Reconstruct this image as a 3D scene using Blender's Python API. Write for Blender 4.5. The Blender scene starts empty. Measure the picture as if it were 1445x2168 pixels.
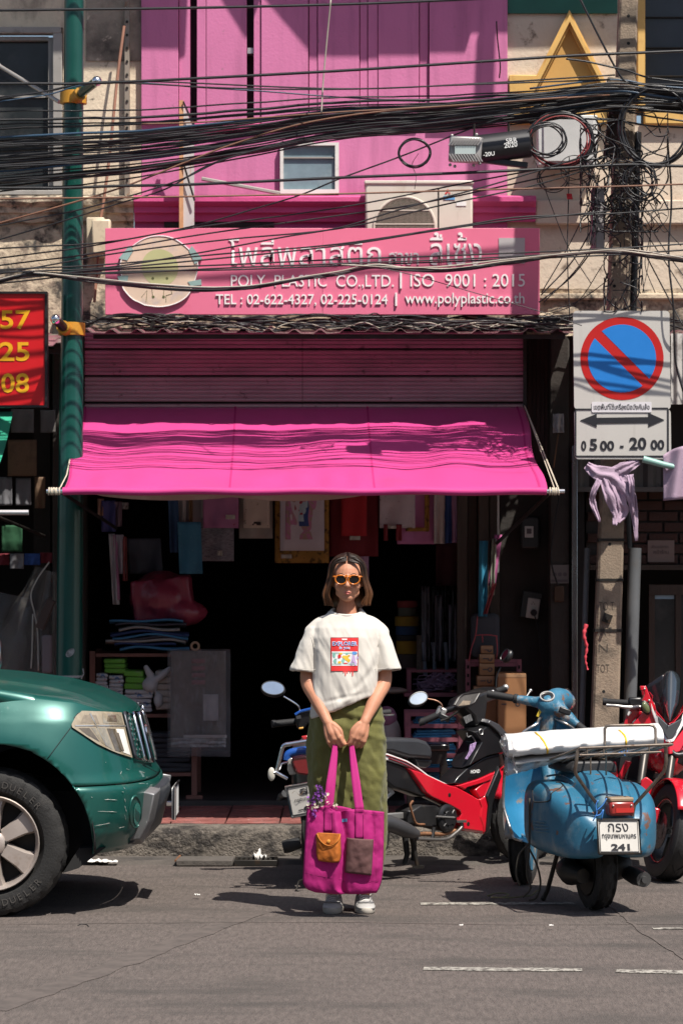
import bpy,bmesh,math,random
from mathutils import Vector,Matrix,noise
R=math.radians
scene=bpy.context.scene
COL=scene.collection
rnd=random.Random(11)
# ---------------------------------------------------------------- camera, sky, sun, exposure
F,D0,H,CX,HY=6440.0,14.0,1.641,722.5,1180.0
cam_d=bpy.data.cameras.new('camera')
cam=bpy.data.objects.new('camera',cam_d)
COL.objects.link(cam)
cam.location=(0,-D0,H)
cam.rotation_euler=(R(90),0,0)
cam_d.sensor_fit='VERTICAL'
cam_d.sensor_height=36
cam_d.sensor_width=24
cam_d.lens=F/2168*36
cam_d.shift_y=(HY-1084)/2168
cam_d.shift_x=0.0
cam_d.clip_start=0.1
cam_d.clip_end=500
cam_d.dof.use_dof=True
cam_d.dof.focus_distance=D0
cam_d.dof.aperture_fstop=6.3
scene.camera=cam
SUNDIR=Vector((-0.34,0.45,-1.0)).normalized()
world=bpy.data.worlds.new('World')
scene.world=world
world.use_nodes=True
wn=world.node_tree
bg=wn.nodes['Background']
sky=wn.nodes.new('ShaderNodeTexSky')
sky.sky_type='NISHITA'
sky.sun_disc=False
sky.sun_elevation=math.asin(-SUNDIR.z)
sky.sun_rotation=math.atan2(-SUNDIR.x,-SUNDIR.y)
sky.air_density=1.0
sky.dust_density=2.0
wn.links.new(sky.outputs[0],bg.inputs[0])
bg.inputs[1].default_value=0.075
sun_d=bpy.data.lights.new('sun','SUN')
sun_d.energy=4.6
sun_d.angle=R(0.5)
sun_d.color=(1.0,0.94,0.86)
sun=bpy.data.objects.new('sun',sun_d)
sun.rotation_euler=SUNDIR.to_track_quat('-Z','Y').to_euler()
sun.location=(4,-6,12)
COL.objects.link(sun)
scene.view_settings.view_transform='Standard'
scene.view_settings.look='None'
scene.view_settings.exposure=0.72
scene.view_settings.gamma=1
scene.view_settings.use_curve_mapping=False
scene.cycles.max_bounces=6
scene.cycles.transparent_max_bounces=12
scene.cycles.sample_clamp_indirect=4.0
scene.cycles.use_denoising=True
# ---------------------------------------------------------------- helpers
def W(px,py,d):
 """The point of the place seen at photo pixel (px, py), d metres from the camera."""
 return Vector(((px-CX)*d/F,d-D0,H+(HY-py)*d/F))
def srgb(r,g,b):
 f=lambda c:(c/12.92 if c<=.04045 else((c+.055)/1.055)**2.4)
 return(f(r/255),f(g/255),f(b/255))
MATS={}
def M(name,rgb,rough=.6,metal=0,var=.10,vs=5.0,bump=0,bs=120,coat=0,spec=.5,dirt=None,dirt2=None,stretch=None,sss=0,alpha=1,trans=0,sheen=0,bdist=.01):
 """Procedural surface: base colour varied by noise, optional stains [(rgb, scale, threshold, softness, stretch)], fine relief."""
 if name in MATS:
  return MATS[name]
 m=bpy.data.materials.new(name)
 m.use_nodes=True
 nt=m.node_tree
 L=nt.links.new
 p=nt.nodes['Principled BSDF']
 tc=nt.nodes.new('ShaderNodeTexCoord')
 def noi(scale,detail=5,rough_=.6,st=None):
  n=nt.nodes.new('ShaderNodeTexNoise')
  n.inputs['Scale'].default_value=scale
  n.inputs['Detail'].default_value=detail
  n.inputs['Roughness'].default_value=rough_
  if st:
   mp=nt.nodes.new('ShaderNodeMapping')
   mp.inputs['Scale'].default_value=st
   L(tc.outputs['Object'],mp.inputs[0])
   L(mp.outputs[0],n.inputs['Vector'])
  else:
   L(tc.outputs['Object'],n.inputs['Vector'])
  return n
 n=noi(vs,st=stretch)
 mr=nt.nodes.new('ShaderNodeMapRange')
 mr.inputs[1].default_value=.25;mr.inputs[2].default_value=.75
 mr.inputs[3].default_value=1-var;mr.inputs[4].default_value=1+var
 L(n.outputs[0],mr.inputs[0])
 mx=nt.nodes.new('ShaderNodeVectorMath');mx.operation='SCALE'
 mx.inputs[0].default_value=rgb
 L(mr.outputs[0],mx.inputs[3])
 col=mx.outputs[0]
 for d in(dirt,dirt2):
  if not d:
   continue
  drgb,sc,th,soft=d[:4]
  dn=noi(sc,8,.65,d[4]if len(d)>4 else None)
  r2=nt.nodes.new('ShaderNodeMapRange')
  r2 .inputs[1].default_value=th;r2 .inputs[2].default_value=th+soft
  L(dn.outputs[0],r2 .inputs[0])
  mm=nt.nodes.new('ShaderNodeMix');mm.data_type='RGBA'
  mm.inputs[7].default_value=(*drgb,1)
  L(r2 .outputs[0],mm.inputs[0])
  L(col,mm.inputs[6])
  col=mm.outputs[2]
 L(col,p.inputs['Base Color'])
 rr=nt.nodes.new('ShaderNodeMapRange')
 rr.inputs[3].default_value=max(.02,rough-.08);rr.inputs[4].default_value=min(1,rough+.08)
 L(n.outputs[0],rr.inputs[0])
 L(rr.outputs[0],p.inputs['Roughness'])
 p.inputs['Metallic'].default_value=metal
 p.inputs['Specular IOR Level'].default_value=spec
 p.inputs['Coat Weight'].default_value=coat
 p.inputs['Coat Roughness'].default_value=.08
 p.inputs['Alpha'].default_value=alpha
 p.inputs['Transmission Weight'].default_value=trans
 p.inputs['Sheen Weight'].default_value=sheen
 if sss:
  p.inputs['Subsurface Weight'].default_value=sss
  p.inputs['Subsurface Radius'].default_value=(.012,.005,.003)
  p.inputs['Subsurface Scale'].default_value=1
 if bump:
  bn=noi(bs,4,.6,stretch)
  b=nt.nodes.new('ShaderNodeBump')
  b.inputs['Strength'].default_value=bump
  b.inputs['Distance'].default_value=bdist
  L(bn.outputs[0],b.inputs['Height'])
  L(b.outputs[0],p.inputs['Normal'])
 MATS[name]=m
 return m
def clear_film(name,rgb,alpha,rough=.25):
 """Thin clear plastic: mostly see-through with a glossy skin."""
 if name in MATS:
  return MATS[name]
 m=bpy.data.materials.new(name);m.use_nodes=True
 nt=m.node_tree;L=nt.links.new
 p=nt.nodes['Principled BSDF']
 p.inputs['Base Color'].default_value=(*rgb,1)
 p.inputs['Roughness'].default_value=rough
 tr=nt.nodes.new('ShaderNodeBsdfTransparent')
 mix=nt.nodes.new('ShaderNodeMixShader')
 n=nt.nodes.new('ShaderNodeTexNoise');n.inputs['Scale'].default_value=14
 mr=nt.nodes.new('ShaderNodeMapRange')
 mr.inputs[1].default_value=.3;mr.inputs[2].default_value=.7
 mr.inputs[3].default_value=alpha*.7;mr.inputs[4].default_value=min(1,alpha*1.3)
 tc=nt.nodes.new('ShaderNodeTexCoord')
 L(tc.outputs['Object'],n.inputs['Vector'])
 L(n.outputs[0],mr.inputs[0]);L(mr.outputs[0],mix.inputs[0])
 L(tr.outputs[0],mix.inputs[1]);L(p.outputs[0],mix.inputs[2])
 L(mix.outputs[0],nt.nodes['Material Output'].inputs[0])
 MATS[name]=m
 return m
def tag(o,label=None,cat=None,group=None,kind=None):
 for k,v in(('label',label),('category',cat),('group',group),('kind',kind)):
  if v:
   o[k]=v
 return o
def thing(name,label,cat,loc=(0,0,0),rotz=0,group=None):
 o=bpy.data.objects.new(name,None)
 COL.objects.link(o)
 o.empty_display_size=.1
 o.location=loc
 o.rotation_euler=(0,0,rotz)
 return tag(o,label,cat,group)
def wm(o):
 m=Matrix.Translation(o.location)@o.rotation_euler.to_matrix().to_4x4()
 return wm(o.parent)@m if o.parent else m
def copy_tree(o,parent=None):
 c=o.copy();COL.objects.link(c);c.parent=parent
 for ch in[x for x in COL.objects if x.parent==o]:
  copy_tree(ch,c)
 return c
def frames(pts):
 """Tangent, normal, binormal along a polyline, without twist."""
 n=len(pts);out=[]
 t0=(pts[1]-pts[0]).normalized()
 up=Vector((0,0,1))if abs(t0 .z)<.9 else Vector((0,1,0))
 nrm=(up-t0*up.dot(t0)).normalized()
 for i in range(n):
  a=pts[max(i-1,0)];b=pts[min(i+1,n-1)]
  t=(b-a)
  t=t.normalized()if t.length>1e-9 else t0
  nrm=nrm-t*nrm.dot(t)
  nrm=nrm.normalized()if nrm.length>1e-6 else t.orthogonal().normalized()
  out.append((t,nrm,t.cross(nrm)))
 return out
def spline(pts,n=8):
 """Catmull-Rom through the points."""
 P=[Vector(p)for p in pts]
 if len(P)<3:
  return P
 out=[]
 for i in range(len(P)-1):
  p0=P[i-1]if i else P[0]*2-P[1]
  p1,p2=P[i],P[i+1]
  p3=P[i+2]if i+2<len(P)else P[-1]*2-P[-2]
  for k in range(n):
   t=k/n
   out.append(.5*((2*p1)+(p2-p0)*t+(2*p0-5*p1+4*p2-p3)*t*t+(3*p1-p0-3*p2+p3)*t**3))
 out.append(P[-1])
 return out
class MB:
 def __init__(s):
  s.v=[];s.f=[];s.m=[];s.cur=0
 def add(s,vs,fs):
  o=len(s.v)
  s.v+=[Vector(v)for v in vs]
  for f in fs:
   s.f.append([i+o for i in f]);s.m.append(s.cur)
  return s
 def box(s,c,size,rot=None):
  c=Vector(c);h=Vector(size)/2
  vs=[Vector((x*h.x,y*h.y,z*h.z))for x in(-1,1)for y in(-1,1)for z in(-1,1)]
  if rot is not None:
   vs=[rot@v for v in vs]
  return s.add([v+c for v in vs],[(0,1,3,2),(4,6,7,5),(0,4,5,1),(2,3,7,6),(0,2,6,4),(1,5,7,3)])
 def bb(s,x0,x1,y0,y1,z0,z1):
  return s.box(((x0+x1)/2,(y0+y1)/2,(z0+z1)/2),(abs(x1-x0),abs(y1-y0),abs(z1-z0)))
 def loft(s,rings,caps=True,closed=True):
  n=len(rings[0]);vs=[v for r in rings for v in r];fs=[]
  for i in range(len(rings)-1):
   for j in range(n if closed else n-1):
    k=(j+1)%n
    fs.append((i*n+j,i*n+k,(i+1)*n+k,(i+1)*n+j))
  if caps and closed:
   fs.append(tuple(reversed(range(n))))
   fs.append(tuple((len(rings)-1)*n+j for j in range(n)))
  return s.add(vs,fs)
 def tube(s,pts,r,n=6,caps=True,flat=1.0):
  pts=[Vector(p)for p in pts]
  rs=r if isinstance(r,(list,tuple))else[r]*len(pts)
  rings=[]
  for p,rr,(t,a,b)in zip(pts,rs,frames(pts)):
   rings.append([p+a*(math.cos(6.28319*k/n)*rr*flat)+b*(math.sin(6.28319*k/n)*rr)for k in range(n)])
  return s.loft(rings,caps)
 def limb(s,pts,rs,n=12,sub=5):
  """Rounded tapering limb through the points."""
  P=spline(pts,sub)if len(pts)>2 else[Vector(pts[0]).lerp(Vector(pts[1]),i/sub)for i in range(sub+1)]
  m=len(P)-1;seg=len(rs)-1;rr=[]
  for i in range(m+1):
   u=i/m*seg;k=min(int(u),seg-1);f=u-k
   f=f*f*(3-2*f)
   rr.append(rs[k]*(1-f)+rs[k+1]*f)
  t0=(P[0]-P[1]).normalized();t1=(P[-1]-P[-2]).normalized()
  A=[];AR=[]
  for k in(3,2,1):
   a=k/3.3*math.pi/2
   A.append(P[0]+t0*math.sin(a)*rr[0]);AR.append(max(math.cos(a),.06)*rr[0])
  B=[];BR=[]
  for k in(1,2,3):
   a=k/3.3*math.pi/2
   B.append(P[-1]+t1*math.sin(a)*rr[-1]);BR.append(max(math.cos(a),.06)*rr[-1])
  return s.tube(A+P+B,AR+rr+BR,n)
 def ell(s,c,r,nu=16,nv=10,rot=None):
  c=Vector(c);r=Vector(r)if hasattr(r,'__len__')else Vector((r,r,r))
  vs=[];fs=[]
  for i in range(nv+1):
   a=math.pi*i/nv
   a=min(max(a,.02),math.pi-.02)
   for j in range(nu):
    b=2*math.pi*j/nu
    v=Vector((r.x*math.sin(a)*math.cos(b),r.y*math.sin(a)*math.sin(b),r.z*math.cos(a)))
    vs.append(c+(rot@v if rot is not None else v))
  for i in range(nv):
   for j in range(nu):
    k=(j+1)%nu
    fs.append((i*nu+j,(i+1)*nu+j,(i+1)*nu+k,i*nu+k))
  fs.append(tuple(range(nu)));fs.append(tuple(reversed(range(nv*nu,nv*nu+nu))))
  return s.add(vs,fs)
 def prism(s,poly,vec):
  vec=Vector(vec);a=[Vector(p)for p in poly];n=len(a)
  fs=[tuple(range(n)),tuple(reversed(range(n,2*n)))]+[(i,i+n,(i+1)%n+n,(i+1)%n)for i in range(n)]
  return s.add(a+[p+vec for p in a],fs)
 def lathe(s,prof,o,ax,n=24,caps=True,arc=1.0):
  """prof: (distance along the axis, radius)"""
  o=Vector(o);ax=Vector(ax).normalized();u=ax.orthogonal().normalized();w=ax.cross(u)
  rings=[[o+ax*h+u*(math.cos(6.28319*j/n)*r)+w*(math.sin(6.28319*j/n)*r)for j in range(n)]for h,r in prof]
  return s.loft(rings,caps)
 def sheet(s,fn,nu,nv):
  vs=[fn(i/nu,j/nv)for j in range(nv+1)for i in range(nu+1)]
  fs=[(j*(nu+1)+i,j*(nu+1)+i+1,(j+1)*(nu+1)+i+1,(j+1)*(nu+1)+i)for j in range(nv)for i in range(nu)]
  return s.add(vs,fs)
 def torus(s,c,ax,Rr,r,n=32,k=8,flat=1.0,phase=0):
  c=Vector(c);ax=Vector(ax).normalized();u=ax.orthogonal().normalized();w=ax.cross(u);rings=[]
  for i in range(n+1):
   a=2*math.pi*i/n
   e=u*math.cos(a)+w*math.sin(a)
   rings.append([c+e*(Rr+r*math.cos(2*math.pi*j/k))+ax*(r*flat*math.sin(2*math.pi*j/k))for j in range(k)])
  return s.loft(rings,caps=False)
 def disc(s,c,ax,r,n=24,rx=None):
  c=Vector(c);ax=Vector(ax).normalized();u=ax.orthogonal().normalized();w=ax.cross(u)
  return s.add([c+u*math.cos(6.28319*j/n)*r+w*math.sin(6.28319*j/n)*(rx or r)for j in range(n)],[tuple(range(n))])
 def text(s,body,o,right,up,w=None,h=None,ext=.002,bold=0.0,align='C',space=1.0,res=3):
  """Lettering on a plane: o is the middle (C) or left end (L) of the line, w and h its full size."""
  t=bpy.data.curves.new('lettering','FONT');t.body=body;t.resolution_u=res;t.offset=bold;t.space_character=space
  ob=bpy.data.objects.new('lettering',t)
  me=bpy.data.meshes.new_from_object(ob)
  vs=[v.co.copy()for v in me.vertices];fs=[tuple(p.vertices)for p in me.polygons]
  bpy.data.objects.remove(ob);bpy.data.curves.remove(t);bpy.data.meshes.remove(me)
  x0=min(v.x for v in vs);x1=max(v.x for v in vs);y0=min(v.y for v in vs);y1=max(v.y for v in vs)
  sx=w/(x1-x0)if w else None;sy=h/(y1-y0)if h else None
  sx=sx or sy;sy=sy or sx
  right=Vector(right).normalized();up=Vector(up).normalized();nrm=right.cross(up)
  ox=(x0+x1)/2 if align=='C' else x0
  isl=list(range(len(vs)))
  def find(i):
   while isl[i]!=i:i=isl[i]
   return i
  for f in fs:
   for i in f[1:]:isl[find(i)]=find(f[0])
  rank={r:k for k,r in enumerate(sorted({find(i)for i in range(len(vs))}))}
  lift=[.0004*(rank[find(i)]%4)for i in range(len(vs))]
  o=Vector(o)
  top=[o+right*((v.x-ox)*sx)+up*((v.y-(y0+y1)/2)*sy)+nrm*ext for v in vs]
  top=[p+nrm*l for p,l in zip(top,lift)]
  if ext<.003:
   return s.add(top,fs)
   # thick letters: front face, back face, walls along the boundary
  cnt={}
  for f in fs:
   for i in range(len(f)):
    e=(f[i],f[(i+1)%len(f)]);cnt[e]=1
  walls=[e for e in cnt if(e[1],e[0])not in cnt]
  n=len(vs);bot=[p-nrm*ext for p in top]
  return s.add(top+bot,fs+[(b,a,a+n,b+n)for a,b in walls])
 def build(s,name,mat,parent=None,smooth=40,bev=0,sub=0,solid=0,remesh=0,label=None,smoothit=0,local=False,bseg=2,recalc=True):
  me=bpy.data.meshes.new(name)
  vs=s.v
  if parent is not None and not local:
   inv=wm(parent).inverted();vs=[inv@v for v in vs]
  me.from_pydata([tuple(v)for v in vs],[],s.f)
  mats=mat if isinstance(mat,(list,tuple))else[mat]
  for m in mats:
   me.materials.append(m)
  if len(mats)>1:
   me.polygons.foreach_set('material_index',s.m)
  if recalc:
   b=bmesh.new();b.from_mesh(me)
   bmesh.ops.recalc_face_normals(b,faces=b.faces)
   b.to_mesh(me);b.free()
  o=bpy.data.objects.new(name,me)
  COL.objects.link(o)
  if parent is not None:
   o.parent=parent
  if remesh:
   md=o.modifiers.new('r','REMESH');md.mode='VOXEL';md.voxel_size=remesh
   if smoothit:
    m2=o.modifiers.new('s','SMOOTH');m2 .iterations=smoothit;m2 .factor=.5
   bake(o)
   me=o.data
   smooth=180
  if bev:
   md=o.modifiers.new('b','BEVEL');md.width=bev;md.segments=bseg;md.limit_method='ANGLE';md.angle_limit=R(35)
  if solid:
   md=o.modifiers.new('s','SOLIDIFY');md.thickness=solid;md.offset=0
  if sub:
   md=o.modifiers.new('u','SUBSURF');md.levels=sub;md.render_levels=sub
  if smooth:
   for p in me.polygons:
    p.use_smooth=True
   if smooth<180 and not sub:
    me.set_sharp_from_angle(angle=R(smooth))
  if label:
   o['label']=label
  return o
def bake(o):
 """Replace the mesh by its modified result."""
 dg=bpy.context.evaluated_depsgraph_get()
 ev=o.evaluated_get(dg)
 me=bpy.data.meshes.new_from_object(ev)
 for m in list(o.modifiers):
  o.modifiers.remove(m)
 old=o.data
 me.name=old.name
 mats=list(old.materials)
 o.data=me
 me.materials.clear()
 for m in mats:
  me.materials.append(m)
 bpy.data.meshes.remove(old)
def structure(o):
 o['kind']='structure'
 return o
X,Y,Z=Vector((1,0,0)),Vector((0,1,0)),Vector((0,0,1))
def fbm(p,s=1.0,o=3):
 return noise.fractal(Vector(p)*s,1.0,2.0,o)
 # shared surfaces
BLACK_RUBBER=M('black_rubber',(.008,.008,.009),.75,var=.25,bump=.2,bs=200)
TYRE=M('tyre_rubber',(.011,.0105,.010),.78,var=.3,bump=.3,bs=90,dirt=((.030,.026,.022),9,.56,.2))
BLACK_PLASTIC=M('black_plastic',(.011,.0115,.013),.38,var=.2,dirt=((.05,.045,.04),14,.62,.25))
GREY_PLASTIC=M('grey_plastic',(.04,.04,.043),.5,var=.2,dirt=((.09,.13,.12),12,.6,.2))
CHROME=M('chrome',(.75,.75,.76),.14,1.0,var=.08,dirt=((.25,.2,.15),18,.66,.1))
ALU=M('dull_aluminium',(.52,.51,.49),.42,.85,var=.15,dirt=((.2,.16,.12),12,.6,.2))
DARK_STEEL=M('dark_steel',(.035,.032,.029),.5,.7,var=.3,dirt=((.09,.05,.025),22,.58,.2))
RUST=M('rusty_iron',(.17,.075,.035),.8,.2,var=.4,vs=20,bump=.3)
WHITE_PAINT=M('white_paint',(.72,.72,.70),.45,var=.05)
# ---------------------------------------------------------------- ground
ASPHALT=M('road_concrete',(.096,.078,.069),.85,var=.38,vs=9,bump=.9,bs=24,bdist=.010,stretch=(6,1.0,1),dirt=((.060,.051,.045),1.3,.49,.16,(.7,1.8,1)),dirt2=((.15,.13,.112),70,.60,.10))
LINE=M('worn_line_paint',(.34,.32,.28),.8,var=.2,vs=30,dirt=((.08,.07,.062),34,.45,.10),dirt2=((.08,.07,.06),5,.52,.15))
TAR=M('tar_seal',(.074,.061,.054),.8,var=.3,vs=20,dirt=((.094,.077,.068),9,.47,.10))
KERB=M('kerb_concrete',(.13,.112,.093),.95,var=.35,vs=24,bump=1.0,bs=55,bdist=.02,dirt=((.028,.024,.021),6,.47,.12,(1,1,2)),dirt2=((.23,.205,.175),40,.60,.10))
TILE=M('red_paving_tile',(.20,.065,.055),.7,var=.3,vs=6,bump=.4,bs=60,dirt=((.09,.05,.045),9,.52,.2),dirt2=((.30,.19,.16),35,.62,.1))
GROUT=M('tile_bed',(.10,.075,.065),.95,var=.3,vs=12)
def road_h(x,y):
 return.006*fbm((x*.35,y*.4,2),1,2)
mb=MB();mb.sheet(lambda u,v:Vector((-9+18*u,-16+18.6*v,road_h(-9+18*u,-16+18.6*v))),150,150)
road=structure(mb.build('road',ASPHALT,smooth=180))
# the sheet the street goes on with, left and right
mb=MB();mb.bb(-90,90,-60,60,-.10,-.045)
structure(mb.build('ground',ASPHALT,smooth=0))
mb=MB();mb.sheet(lambda u,v:Vector((-9+18*u,2.22+.42*v,.010+.006*fbm((u*40,v*3,1),1)+.010*(abs(v-.5)*2)-(.03 if v<.01 else 0))),120,6)
structure(mb.build('gutter',M('gutter_concrete',(.070,.060,.052),.9,var=.35,vs=8,bump=.6,bs=40,dirt=((.03,.027,.025),3,.5,.15)),smooth=180))
def strip(pts,w,z,name,mat,jit=.004):
 a=[];b=[]
 for i in range(len(pts)-1):
  for k in range(12):
   t=k/12
   p=Vector(pts[i]).lerp(Vector(pts[i+1]),t)
   d=(Vector(pts[i+1])-Vector(pts[i])).normalized();n=Vector((-d.y,d.x,0))
   q=p+n*rnd.uniform(-jit,jit);ww=w*rnd.uniform(.75,1.2)
   for lst,s_ in((a,1),(b,-1)):
    c=q+n*ww/2*s_;lst.append(Vector((c.x,c.y,road_h(c.x,c.y)+z)))
 m=MB();m.loft([a,b],caps=False,closed=False)
 return structure(m.build(name,mat,smooth=180,recalc=False))
def G(px,py,z=0):
 d=F*(H-z)/(py-HY)
 return W(px,py,d)
strip([G(896,2051),G(1262,2054)],.095,.003,'road_marking',LINE)
strip([G(1303,2055.5),G(1700,2064)],.095,.003,'road_marking',LINE)
strip([G(889,1914),G(1245,1912)],.10,.003,'road_marking',LINE)
strip([G(1380,1966),G(1700,1966)],.07,.003,'road_marking',LINE,.008)
strip([G(-20,2140),G(260,2040),G(560,1926)],.12,.002,'tar_seal',TAR,.004)
strip([G(1270,1895),G(1300,1925),G(1350,1968),G(1452,2032),G(1600,2120)],.016,.003,'road_crack',TAR,.008)
strip([G(-200,1962),G(300,1956),G(700,1953),G(1100,1958),G(1500,1957)],.010,.003,'road_crack',TAR,.005)
def kerb_fn(y0,top):
 pass
 # kerb: a rough cast block with a worn rounded nose
prof=[(2.56,-.05),(2.555,.03),(2.557,.08),(2.562,.13),(2.575,.158),(2.60,.174),(2.66,.177),(2.74,.176)]
nx=420
rings=[]
for i in range(nx+1):
 x=-7+14*i/nx
 r=[]
 for k,(y,z)in enumerate(prof):
  n1=fbm((x*3,y*9,z*9),1);n2=fbm((x*14,y*30,z*30),1)
  n3=fbm((x*45,y*40,z*40),1)
  r.append(Vector((x,y+n1*.014+n2*.010+n3*.007,z+(n1*.006+n2*.004 if k else 0))))
 rings.append(r)
mb=MB();mb.loft(rings,caps=False,closed=False)
kerb=structure(mb.build('kerb',KERB,smooth=180))
mb=MB();mb.bb(-7,7,2.66,4.02,-.05,.150)
pavement=structure(mb.build('pavement',GROUT,smooth=0))
# patterned paving tiles, one mesh shared
tb=MB();tb.box((0,0,0),(.290,.290,.028))
for rr in(.05,.085,.12):
 tb.torus((.02,-.03,.0135),Z,rr,.006,20,4,flat=.6)
tile0=tb.build('paving_tile',TILE,pavement,smooth=40,local=True)
first=True
for j in range(4):
 for i in range(-11,11):
  o=tile0 if first else tile0 .copy()
  if not first:
   COL.objects.link(o);o.parent=pavement
  first=False
  o.location=(i*.300+.11,2.885+j*.300,.163+rnd.uniform(-.002,.003))
  o.rotation_euler=(rnd.uniform(-.006,.006),rnd.uniform(-.006,.006),rnd.choice([0,1.5708,3.1416,4.7124]))
  # drain grate and slab by the kerb
t=thing('drain_grate','rusty cast drain grate set in the gutter along the kerb','drain',G(545,1828))
gx0,gx1=G(497,1828).x,G(588,1828).x
yy=G(545,1830).y
mb=MB()
mb.bb(gx0,gx1,yy-.10,yy-.08,.0,.032);mb.bb(gx0,gx1,yy+.08,yy+.10,.0,.032)
mb.bb(gx0,gx0+.012,yy-.081,yy+.081,.001,.031);mb.bb(gx1-.012,gx1,yy-.081,yy+.081,.001,.031)
mb.build('frame',DARK_STEEL,t,bev=.003)
for k in range(9):
 x=gx0+(gx1-gx0)*(k+.5)/9
 mb=MB();mb.bb(x-.006,x+.006,yy-.08,yy+.08,.004,.030)
 mb.build('grate_bar',DARK_STEEL,t)
t=thing('concrete_slab','worn concrete cover slab with a rusty corner in the gutter','cover slab',G(430,1828))
mb=MB();p0,p1=G(374,1832),G(494,1830)
mb.bb(p0 .x,p1 .x,yy-.11,yy+.10,.0,.034)
mb.build('slab',M('slab_concrete',(.075,.066,.058),.9,var=.3,vs=18,bump=.6,bs=50),t,bev=.006)
mb=MB();mb.tube([Vector((p0 .x-.004,yy-.1,.03)),Vector((p0 .x+.01,yy+.1,.036))],.006,6)
mb.build('edge_iron',RUST,t)
# ---------------------------------------------------------------- the three shophouses
WALL_Y=4.0
def wx(px,d=18.0):return(px-CX)*d/F
def wz(py,d=18.0):return H+(HY-py)*d/F
PINK=M('pink_wall_paint',(.53,.155,.315),.75,var=.07,vs=2.5,bump=.15,bs=60,dirt=((.40,.115,.24),1.8,.50,.2,(4,1,.4)),dirt2=((.30,.13,.19),16,.66,.08))
PINK_DK=M('deep_pink_paint',(.55,.07,.22),.7,var=.12,vs=3,bump=.2,bs=50,dirt=((.30,.05,.14),4,.55,.2))
CREAM=M('cream_stained_plaster',(.60,.50,.375),.9,var=.12,vs=3,bump=.5,bs=35,dirt=((.20,.16,.125),2.2,.54,.16,(1.6,1,.8)),dirt2=((.09,.07,.055),14,.63,.10))
CREAM_R=M('cream_pink_plaster',(.56,.47,.37),.9,var=.10,vs=3,bump=.4,bs=35,dirt=((.42,.31,.24),3.0,.52,.2),dirt2=((.16,.12,.09),9,.60,.10))
PEEL=M('peeling_plaster',(.50,.41,.30),.95,var=.25,vs=9,bump=.9,bs=30,dirt=((.05,.045,.04),5,.50,.10),dirt2=((.22,.17,.13),12,.52,.12))
SOOT=M('sooty_plaster',(.30,.25,.20),.95,var=.25,vs=6,bump=.6,bs=30,dirt=((.05,.043,.038),2.4,.46,.18),dirt2=((.5,.42,.33),18,.6,.08))
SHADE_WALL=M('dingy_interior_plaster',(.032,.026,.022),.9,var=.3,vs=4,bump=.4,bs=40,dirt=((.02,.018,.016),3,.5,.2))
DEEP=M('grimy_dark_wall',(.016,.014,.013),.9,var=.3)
WOODP=M('old_dark_wood',(.046,.031,.021),.7,var=.35,vs=6,stretch=(10,10,.7),bump=.4,bs=20)
DARKPANE=M('dusty_dark_glass',(.022,.026,.028),.18,var=.4,vs=3,spec=.6,dirt=((.07,.07,.068),3.5,.52,.25))
BLUEPANE=M('frosted_bluish_glass',(.16,.22,.25),.3,var=.35,vs=4,spec=.5,dirt=((.30,.36,.37),3.2,.5,.2))
GREYFRAME=M('grey_window_frame',(.27,.255,.235),.6,var=.15,dirt=((.10,.09,.08),8,.58,.2))
# --- pink shophouse
pk=thing('pink_shophouse','pink painted shophouse above the plastic shop with tall slots and a small window','shophouse',((wx(300)+wx(1073))/2,WALL_Y,.17))
xa,xb=wx(300),wx(1073)
ledge=wz(258)
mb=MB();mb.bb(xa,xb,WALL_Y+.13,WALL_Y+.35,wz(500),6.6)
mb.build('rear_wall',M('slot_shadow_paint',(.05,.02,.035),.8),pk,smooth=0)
mb=MB();mb.bb(xa,xb,WALL_Y+.015,WALL_Y+.13,wz(470),ledge)
mb.build('wall',PINK,pk,smooth=0)
panels=[(300,378,-.03),(379,402,.0),(417,436,-.012),(437,522,-.015),(537,552,-.006),(553,652,-.02),(654,671,-.004),(672.5,760,-.012),(761.5,777,0),(778.5,799,-.006),(800,886,-.014),(887.5,906,.004),(908,1073,-.02)]
for a,b,off in panels:
 mb=MB();mb.bb(wx(a),wx(b),WALL_Y+off,WALL_Y+.128,ledge-(.02 if a!=300 else.0),6.6)
 mb.build('wall_panel',PINK,pk,smooth=0,bev=.003)
mb=MB();mb.bb(wx(412),wx(560),WALL_Y-.02,WALL_Y+.05,wz(275),wz(262));mb.build('ledge',PINK_DK,pk,bev=.004)
mb=MB();mb.bb(wx(523.5),wx(535.5),WALL_Y+.02,WALL_Y+.11,wz(112),wz(100));mb.build('slot_clip',ALU,pk)
# cornice of several mouldings
cprof=[(0,470),(-.02,470),(-.03,452),(-.05,452),(-.05,440),(-.075,436),(-.09,430),(-.09,421),(-.06,417),(0,414)]
def cornice(x0,x1,name,mat,parent,jag=0):
 n=max(2,int((x1-x0)/.05));rg=[]
 for i in range(n+1):
  x=x0+(x1-x0)*i/n
  rg.append([Vector((x,WALL_Y+y+jag*fbm((x*7,y*30,z),1),wz(z)+jag*fbm((x*9,z,3),1)))for y,z in cprof])
 m=MB();m.loft(rg,caps=True,closed=True);return m.build(name,mat,parent,smooth=30)
cornice(wx(285),wx(1132),'cornice',PINK_DK,pk)
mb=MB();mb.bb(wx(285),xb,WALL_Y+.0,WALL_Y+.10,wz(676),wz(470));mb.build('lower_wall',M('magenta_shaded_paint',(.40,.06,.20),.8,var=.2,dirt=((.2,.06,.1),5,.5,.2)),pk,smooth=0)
# broken slot in the lower wall behind the sign
mb=MB();mb.bb(wx(348),wx(580),WALL_Y-.012,WALL_Y+.0,wz(482),wz(468));mb.build('vent_slot',DARK_STEEL,pk)
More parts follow.
